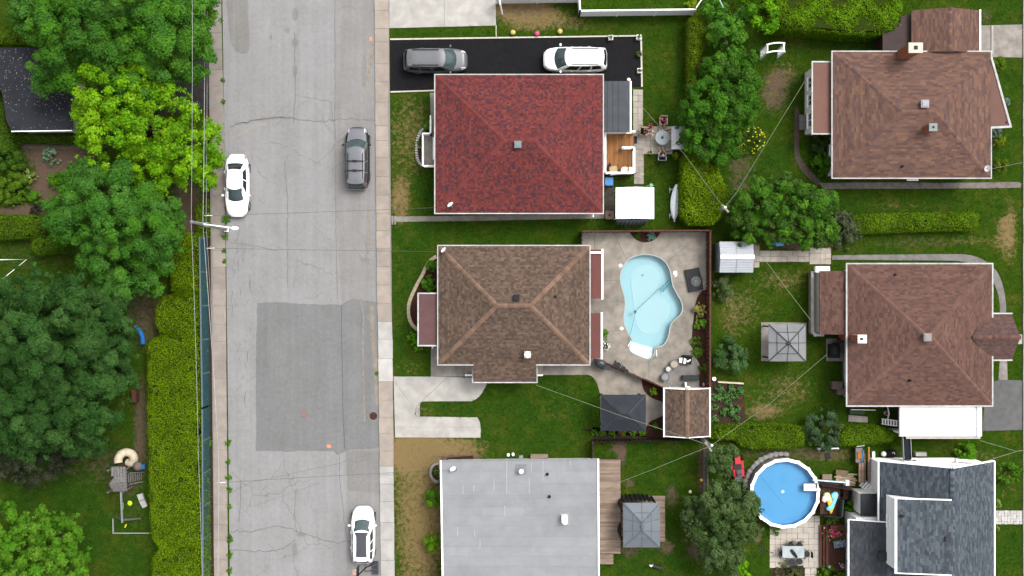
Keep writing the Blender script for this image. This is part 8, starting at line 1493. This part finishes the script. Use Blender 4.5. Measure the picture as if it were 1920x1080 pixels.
for y in (945, 952): MB().tube([P(228, y, 2.15), P(229, y, .55)], .012, 4).build('rope', M('rope_%d' % y, (.35, .32, .2)), sb)
MB().box(P(229, 948.5, .5), (.2, .45, .05)).build('swing_seat', M('lime_plastic', (.3, .55, .03)), sb); bo = thing('sandbox_lid', 'pale two part lid lying beside the tall hedge', 'lid', P(267, 938))
for a, b, c, d in (((258, 927), (268, 924), (272, 935), (262, 938)), ((262.3, 939), (272.3, 936), (278, 948), (269, 952))): MB().prism(wpoly([a, b, c, d]), .01, .2).build('panel', M('pale_grey_plastic', (.45, .43, .42)) if a[0] == 258 else bpy.data.materials['pale_grey_plastic'], bo)
MB().lathe(P(244, 943), [(.17, .02), (.18, .06), (.08, .09)], 16).build('flying_disc', M('lime_disc', (.42, .62, .02)), label='lime green flying disc on the grass under the swing', cat='disc'); m = MB(); m.tube([P(234, 989, .05), P(237, 983, .06)], .05, 6); m.build('toy_shovel', M('toy_yellow', (.7, .62, .02)), label='yellow toy below the swing beam', cat='toy')
gb_ = thing('play_area_border', 'thin pale border boards round the play area', 'edging', P(240, 999))
for a, b in (((212, 972), (212.5, 999.5)), ((212, 999.5), (281, 999.5))): MB().bar(P(*a, .1), P(*b, .1), .06, .16).build('board', M('pale_border', (.34, .34, .30)) if a[0] == 212 and b[0] == 212.5 else bpy.data.materials['pale_border'], gb_)
MB().tube([P(253, 612, .9), P(262, 620, .9), P(267, 632, .9), P(268, 645, .9)], .16, 8).build('trampoline_rim', M('bright_blue_pad', (.02, .15, .42)), label='curved bright blue pad showing under the huge feathery tree', cat='trampoline'); MB().box(P(254, 742, .4), (.35, .9, .7)).build('red_brown_box', FENCEW, label='red brown box showing beside the huge feathery tree', cat='box')
for i, (x, y) in enumerate(((1, 768), (1, 830))): MB().ell(P(x, y, .3), (.25, .3, .25), 10, 6).build('red_toy', M('red_toy_%d' % i, (.5, .02, .03)), smooth=True, label=['red toy at the left photo edge, the upper one', 'red toy at the left photo edge, the lower one'][i], cat='toy')
m = MB(); m.tube([P(0, 487, 2.0), P(50, 486.5, 2.0), P(0, 527, 2.0)], .03, 5); m.build('clothesline', WHITE, label='thin white clothesline corner at the left photo edge', cat='clothesline')
# vegetable bed frame and clutter in the middle right yard
MB().bar(P(1346, 716, .15), P(1394, 719, .15), .12, .2).build('border_board', M('cream_board', (.6, .52, .4), (.5, .43, .33), 4), label='cream board along the top of the vegetable bed', cat='board'); MB().lathe(P(1338, 710), [(.13, .0), (.15, .25), (.08, .25), (.08, .1)], 14).build('ring_pot', WHITE, label='white ring shaped pot above the vegetable bed', cat='pot')
for i, (x, y) in enumerate(((1387, 745), (1389, 760))): pot(['small terracotta pot at the right of the vegetable bed, upper one', 'small terracotta pot at the right of the vegetable bed, lower one'][i], x, y, .1, M('terracotta_%d' % i, (.45, .11, .06)), None, h=.2)
tp = thing('tarp_pile', 'blue and lilac tarps under the thicket above the paver path', 'tarp', P(1455, 455)); MB().prism(wpoly([(1436, 452), (1451, 450), (1452, 460), (1436, 460)]), .02, .35).build('lilac_tarp', M('lilac_tarp', (.22, .24, .32)), tp); MB().prism(wpoly([(1451, 449), (1466, 447), (1467, 461), (1452, 462)]), .02, .5).build('blue_tarp', M('sky_blue_tarp', (.13, .36, .62)), tp); MB().prism(wpoly([(1472, 452), (1484, 449), (1485, 458), (1473, 460)]), .02, .3).build('pink_board', M('pink_board', (.3, .21, .19)), tp)
# ------------------------------------------------------------------ utility poles, lamp, wires
POLE = M('weathered_pole', (.30, .29, .26), (.23, .22, .2), 6, .9, stretch=(1, 1, .2)); WIRE = M('pale_cable', (.40, .40, .38), (.30, .30, .29), 5, .6); WIRED = M('dark_cable', (.10, .10, .10), (.08, .08, .08), 5, .6); WIREG = M('aged_cable', (.24, .27, .18), (.2, .22, .15), 5, .6)
up = thing('street_lamp_pole', 'wooden utility pole with a white street lamp arm over the left kerb', 'street lamp', P(427, 430)); b0 = P(427, 430); MB().tube([b0, b0 + Vector((0, 0, 4.5)), b0 + Vector((0, 0, 9.0))], [.15, .13, .11], 12).build('pole', POLE, up); MB().lathe(b0 + Vector((0, 0, 9.0)), [(.13, 0), (.1, .12), (.03, .18)], 10).build('cap', GREYM, up)
a0 = b0 + Vector((0, 0, 6.6)); a1 = P(433, 427, 7.1); a2 = P(447, 428.5, 7.1); MB().tube([a0, a0.lerp(a1, .5) + Vector((0, 0, .35)), a1], [.05, .045, .04], 8).build('arm', WHITE, up); m = MB(); m.ell(a1.lerp(a2, .5), ((a2 - a1).length * .55, .13, .08), 14, 7); m.build('lamp_head', WHITE, up, True); MB().ell(a1.lerp(a2, .5) + Vector((0, 0, -.06)), ((a2 - a1).length * .35, .1, .05), 12, 6).build('lens', LAMP, up); MB().box(b0 + Vector((.12, 0, 6.0)), (.3, .3, .5)).build('junction_box', GREYM, up); MB().box(b0 + Vector((0, -.05, .4)), (.3, .3, .3)).build('foot_guard', WHITE, up)
def wire(name, label, pts, r_, mat, sag=.25, cat='cable', grp=None):
    Q = [Vector(p_) for p_ in pts]; path = []
    for i in range(len(Q) - 1):
        n_ = 14
        for k in range(n_ + (1 if i == len(Q) - 2 else 0)): f = k / n_; path.append(Q[i].lerp(Q[i + 1], f) - Vector((0, 0, sag * 4 * f * (1 - f))))
    return MB().tube(path, r_, 5).build(name, mat, label=label, cat=cat, group=grp)
T9 = b0 + Vector((0, 0, 9.1)); wire('power_line', 'high power line running straight along the left side of the street', [P(360, -120, 9.1), T9, P(372, 860, 9.1), P(381, 1200, 9.1)], .014, WIRE, .15)
t6 = b0 + Vector((0, 0, 5.9)); wire('telephone_cable', 'thick telephone cable strung low along the left sidewalk', [P(385, -120, 5.9), t6 + Vector((-.15, 0, 0)), P(408, 820, 5.9), P(410, 905, 5.9), P(407, 1200, 5.9)], .022, WIRE, .1); wire('telephone_cable', 'thin second telephone cable beside the thick one at the left sidewalk', [P(388, -120, 5.4), t6 + Vector((-.05, 0, -.4)), P(404, 760, 5.4), P(411, 905, 5.5), P(402, 1200, 5.4)], .012, WIRE, .15)
def clamp(lab, px, py, z): t_ = thing('cable_clamp', lab, 'clamp', P(px, py, z)); p = P(px, py, z); MB().tube([p + Vector((-.1, 0, 0)), p + Vector((.45, .02, -.03))], .018, 6).build('arm', WHITE, t_); MB().ell(p, (.06, .05, .05), 8, 5).build('splice', GREYM, t_); MB().ell(p + Vector((.15, .12, 0)), (.045, .04, .04), 8, 5).build('insulator', GREYM, t_)
clamp('white cable clamp above the street lamp arm', 386, 404.5, 5.9); clamp('white cable clamp below the street lamp arm', 390, 465.5, 5.9); clamp('white cable clamp low down the street near the bottom', 411, 905, 5.9)
wire('service_drop', 'service cable crossing the road to the red roofed bungalow', [P(392, 404.5, 5.85), P(848, 388, 3.6)], .012, WIRED, .3); wire('service_drop', 'service cable crossing the road to the brown roofed bungalow', [P(396, 465.5, 5.85), P(836, 472, 3.6)], .012, WIRED, .3); wire('service_drop', 'service cable crossing the road to the flat roofed house', [P(416, 905, 5.85), P(851, 881, 3.6)], .012, WIRED, .3)
def backpole(name, label, px, py, z, arm): t_ = thing(name, label, 'utility pole', P(px, py, z) - Vector((0, 0, z))); p = P(px, py, z); MB().tube([(p.x, p.y, 0), (p.x, p.y, z * .5), (p.x, p.y, z)], [.15, .13, .11], 12).build('pole', POLE, t_); MB().bar(P(*arm[0], z - .3), P(*arm[1], z - .3), .14, .16).build('crossarm', POLE, t_); MB().ell(p + Vector((.05, .05, .08)), (.1, .1, .1), 8, 6).build('insulator', WHITE, t_); return p
pA = backpole('utility_pole', 'grey utility pole with a short crossarm at the edge of the wide hedge', 1358, 390, 3.6, ((1354, 384), (1366, 398))); pB = backpole('utility_pole', 'grey utility pole with a slanted crossarm behind the brown shed', 1333, 836, 4.6, ((1322, 828), (1334, 846)))
for off, lab in ((0, 'pale cable from the hedge pole down to the flat patio of the red roofed bungalow'), ): wire('service_drop', lab, [pA, P(1284, 290, 3.3), P(1204, 200, 2.9)], .014, WIREG, .1)
wire('service_drop', 'pale cable from the hedge pole up to the top right bungalow', [pA, P(1380, 362, 3.5), P(1509, 152, 2.8)], .014, WIREG, .05); wire('service_drop', 'pale cable from the striped shed corner to the middle right bungalow', [P(1411, 458, 2.2), P(1440, 495, 2.6), P(1520, 600, 2.6)], .016, WIREG, .1)
wire('service_drop', 'pale cable from the shed pole over the charcoal gazebo to the brown roofed bungalow', [pB, P(1160, 778, 3.9), P(1005, 722, 2.9)], .014, WIREG, .1); wire('service_drop', 'pale cable from the shed pole up across the lawn to the middle right bungalow', [pB, P(1440, 760, 3.9), P(1550, 665, 2.8)], .013, WIREG, .1); wire('service_drop', 'thin pale cable from the shed pole over the yard toward the flat roofed house', [pB, P(1225, 880, 4.0), P(1122, 920, 3.2)], .014, WIREG, .1)
wire('service_drop', 'grey cable crossing the lawn at the lower right corner', [P(1838, 826, 4.0), P(1905, 846, 4.5), P(1960, 842, 5)], .011, WIRE, .1); wire('service_drop', 'grey cable at the lower right from the gable to the street', [P(1845, 866, 4.2), P(1905, 847, 4.5)], .011, WIRE, .05); wire('service_drop', 'thin cable from the top right bungalow to the street', [P(1852, 318, 3.6), P(1960, 296, 6)], .012, WIRE, .1)
MB().bar(P(1347, -5, 3.0), P(1356, 14, 3.0), .08, .08).build('mint_pole', M('mint_pole_paint', (.35, .48, .42)), label='pale mint pole sticking out of the foliage at the top', cat='pole')
# ------------------------------------------------------------------ grass blades on the open lawn
def blades():
    n = 150000; X = rng.uniform(-39.5, 39.5, n); Y = rng.uniform(-22.5, 22.5, n); ok = np.ones(n, bool)
    ok &= ~inside(X, Y, wpoly([(376, -60), (376, 1140), (742, 1140), (738, 600), (730, -60)])) | (X * S + 960 > 741)
    for poly in HARD: ok &= ~inside(X, Y, poly)
    px = X * S + 960; py = 540 - Y * S; ok &= ~((px > 386) & (px < 729))
    X, Y, px, py = X[ok], Y[ok], px[ok], py[ok]; d, s_, l = wear(px, py)
    keep = rng.random(len(X)) > s_ * .85; X, Y, d, s_, l = X[keep], Y[keep], d[keep], s_[keep], l[keep]; m = len(X)
    hgt = rng.uniform(.03, .10, m) * (1 - .4 * d) * (1 + .5 * l); a = rng.uniform(0, 2 * pi, m); lean = rng.uniform(.2, 1.2, m)
    base = np.stack([X, Y, np.full(m, .002)], 1); u = np.stack([np.cos(a), np.sin(a), np.zeros(m)], 1); w_ = np.stack([-np.sin(a), np.cos(a), np.zeros(m)], 1) * rng.uniform(.012, .035, (m, 1)); tip = base + u * (hgt * lean)[:, None] * 1.3 + np.array([0, 0, 1]) * hgt[:, None]
    V = np.stack([base - w_, base + w_, tip + w_ * .4, tip - w_ * .4], 1).reshape(-1, 3)
    g = pick([(.042, .098, .006), (.060, .118, .007), (.032, .075, .005)], m); lu = pick([(.028, .085, .007), (.044, .118, .009), (.02, .062, .006)], m); dr = pick([(.24, .175, .08), (.16, .135, .045), (.30, .22, .11)], m)
    C = g * (1 - l[:, None]) + lu * l[:, None]; k = (rng.random(m) < np.clip((d - .22) * 1.5, 0, 1))[:, None]; C = np.where(k, dr, C) * rng.uniform(.7, 1.35, (m, 1)); o = fast('grass', V, np.arange(len(V)).reshape(-1, 4), GRASSB, None, np.clip(C, 0, 1)); setp(o, 'short mown grass of the lawns round the houses', 'grass', kind='stuff')
blades()
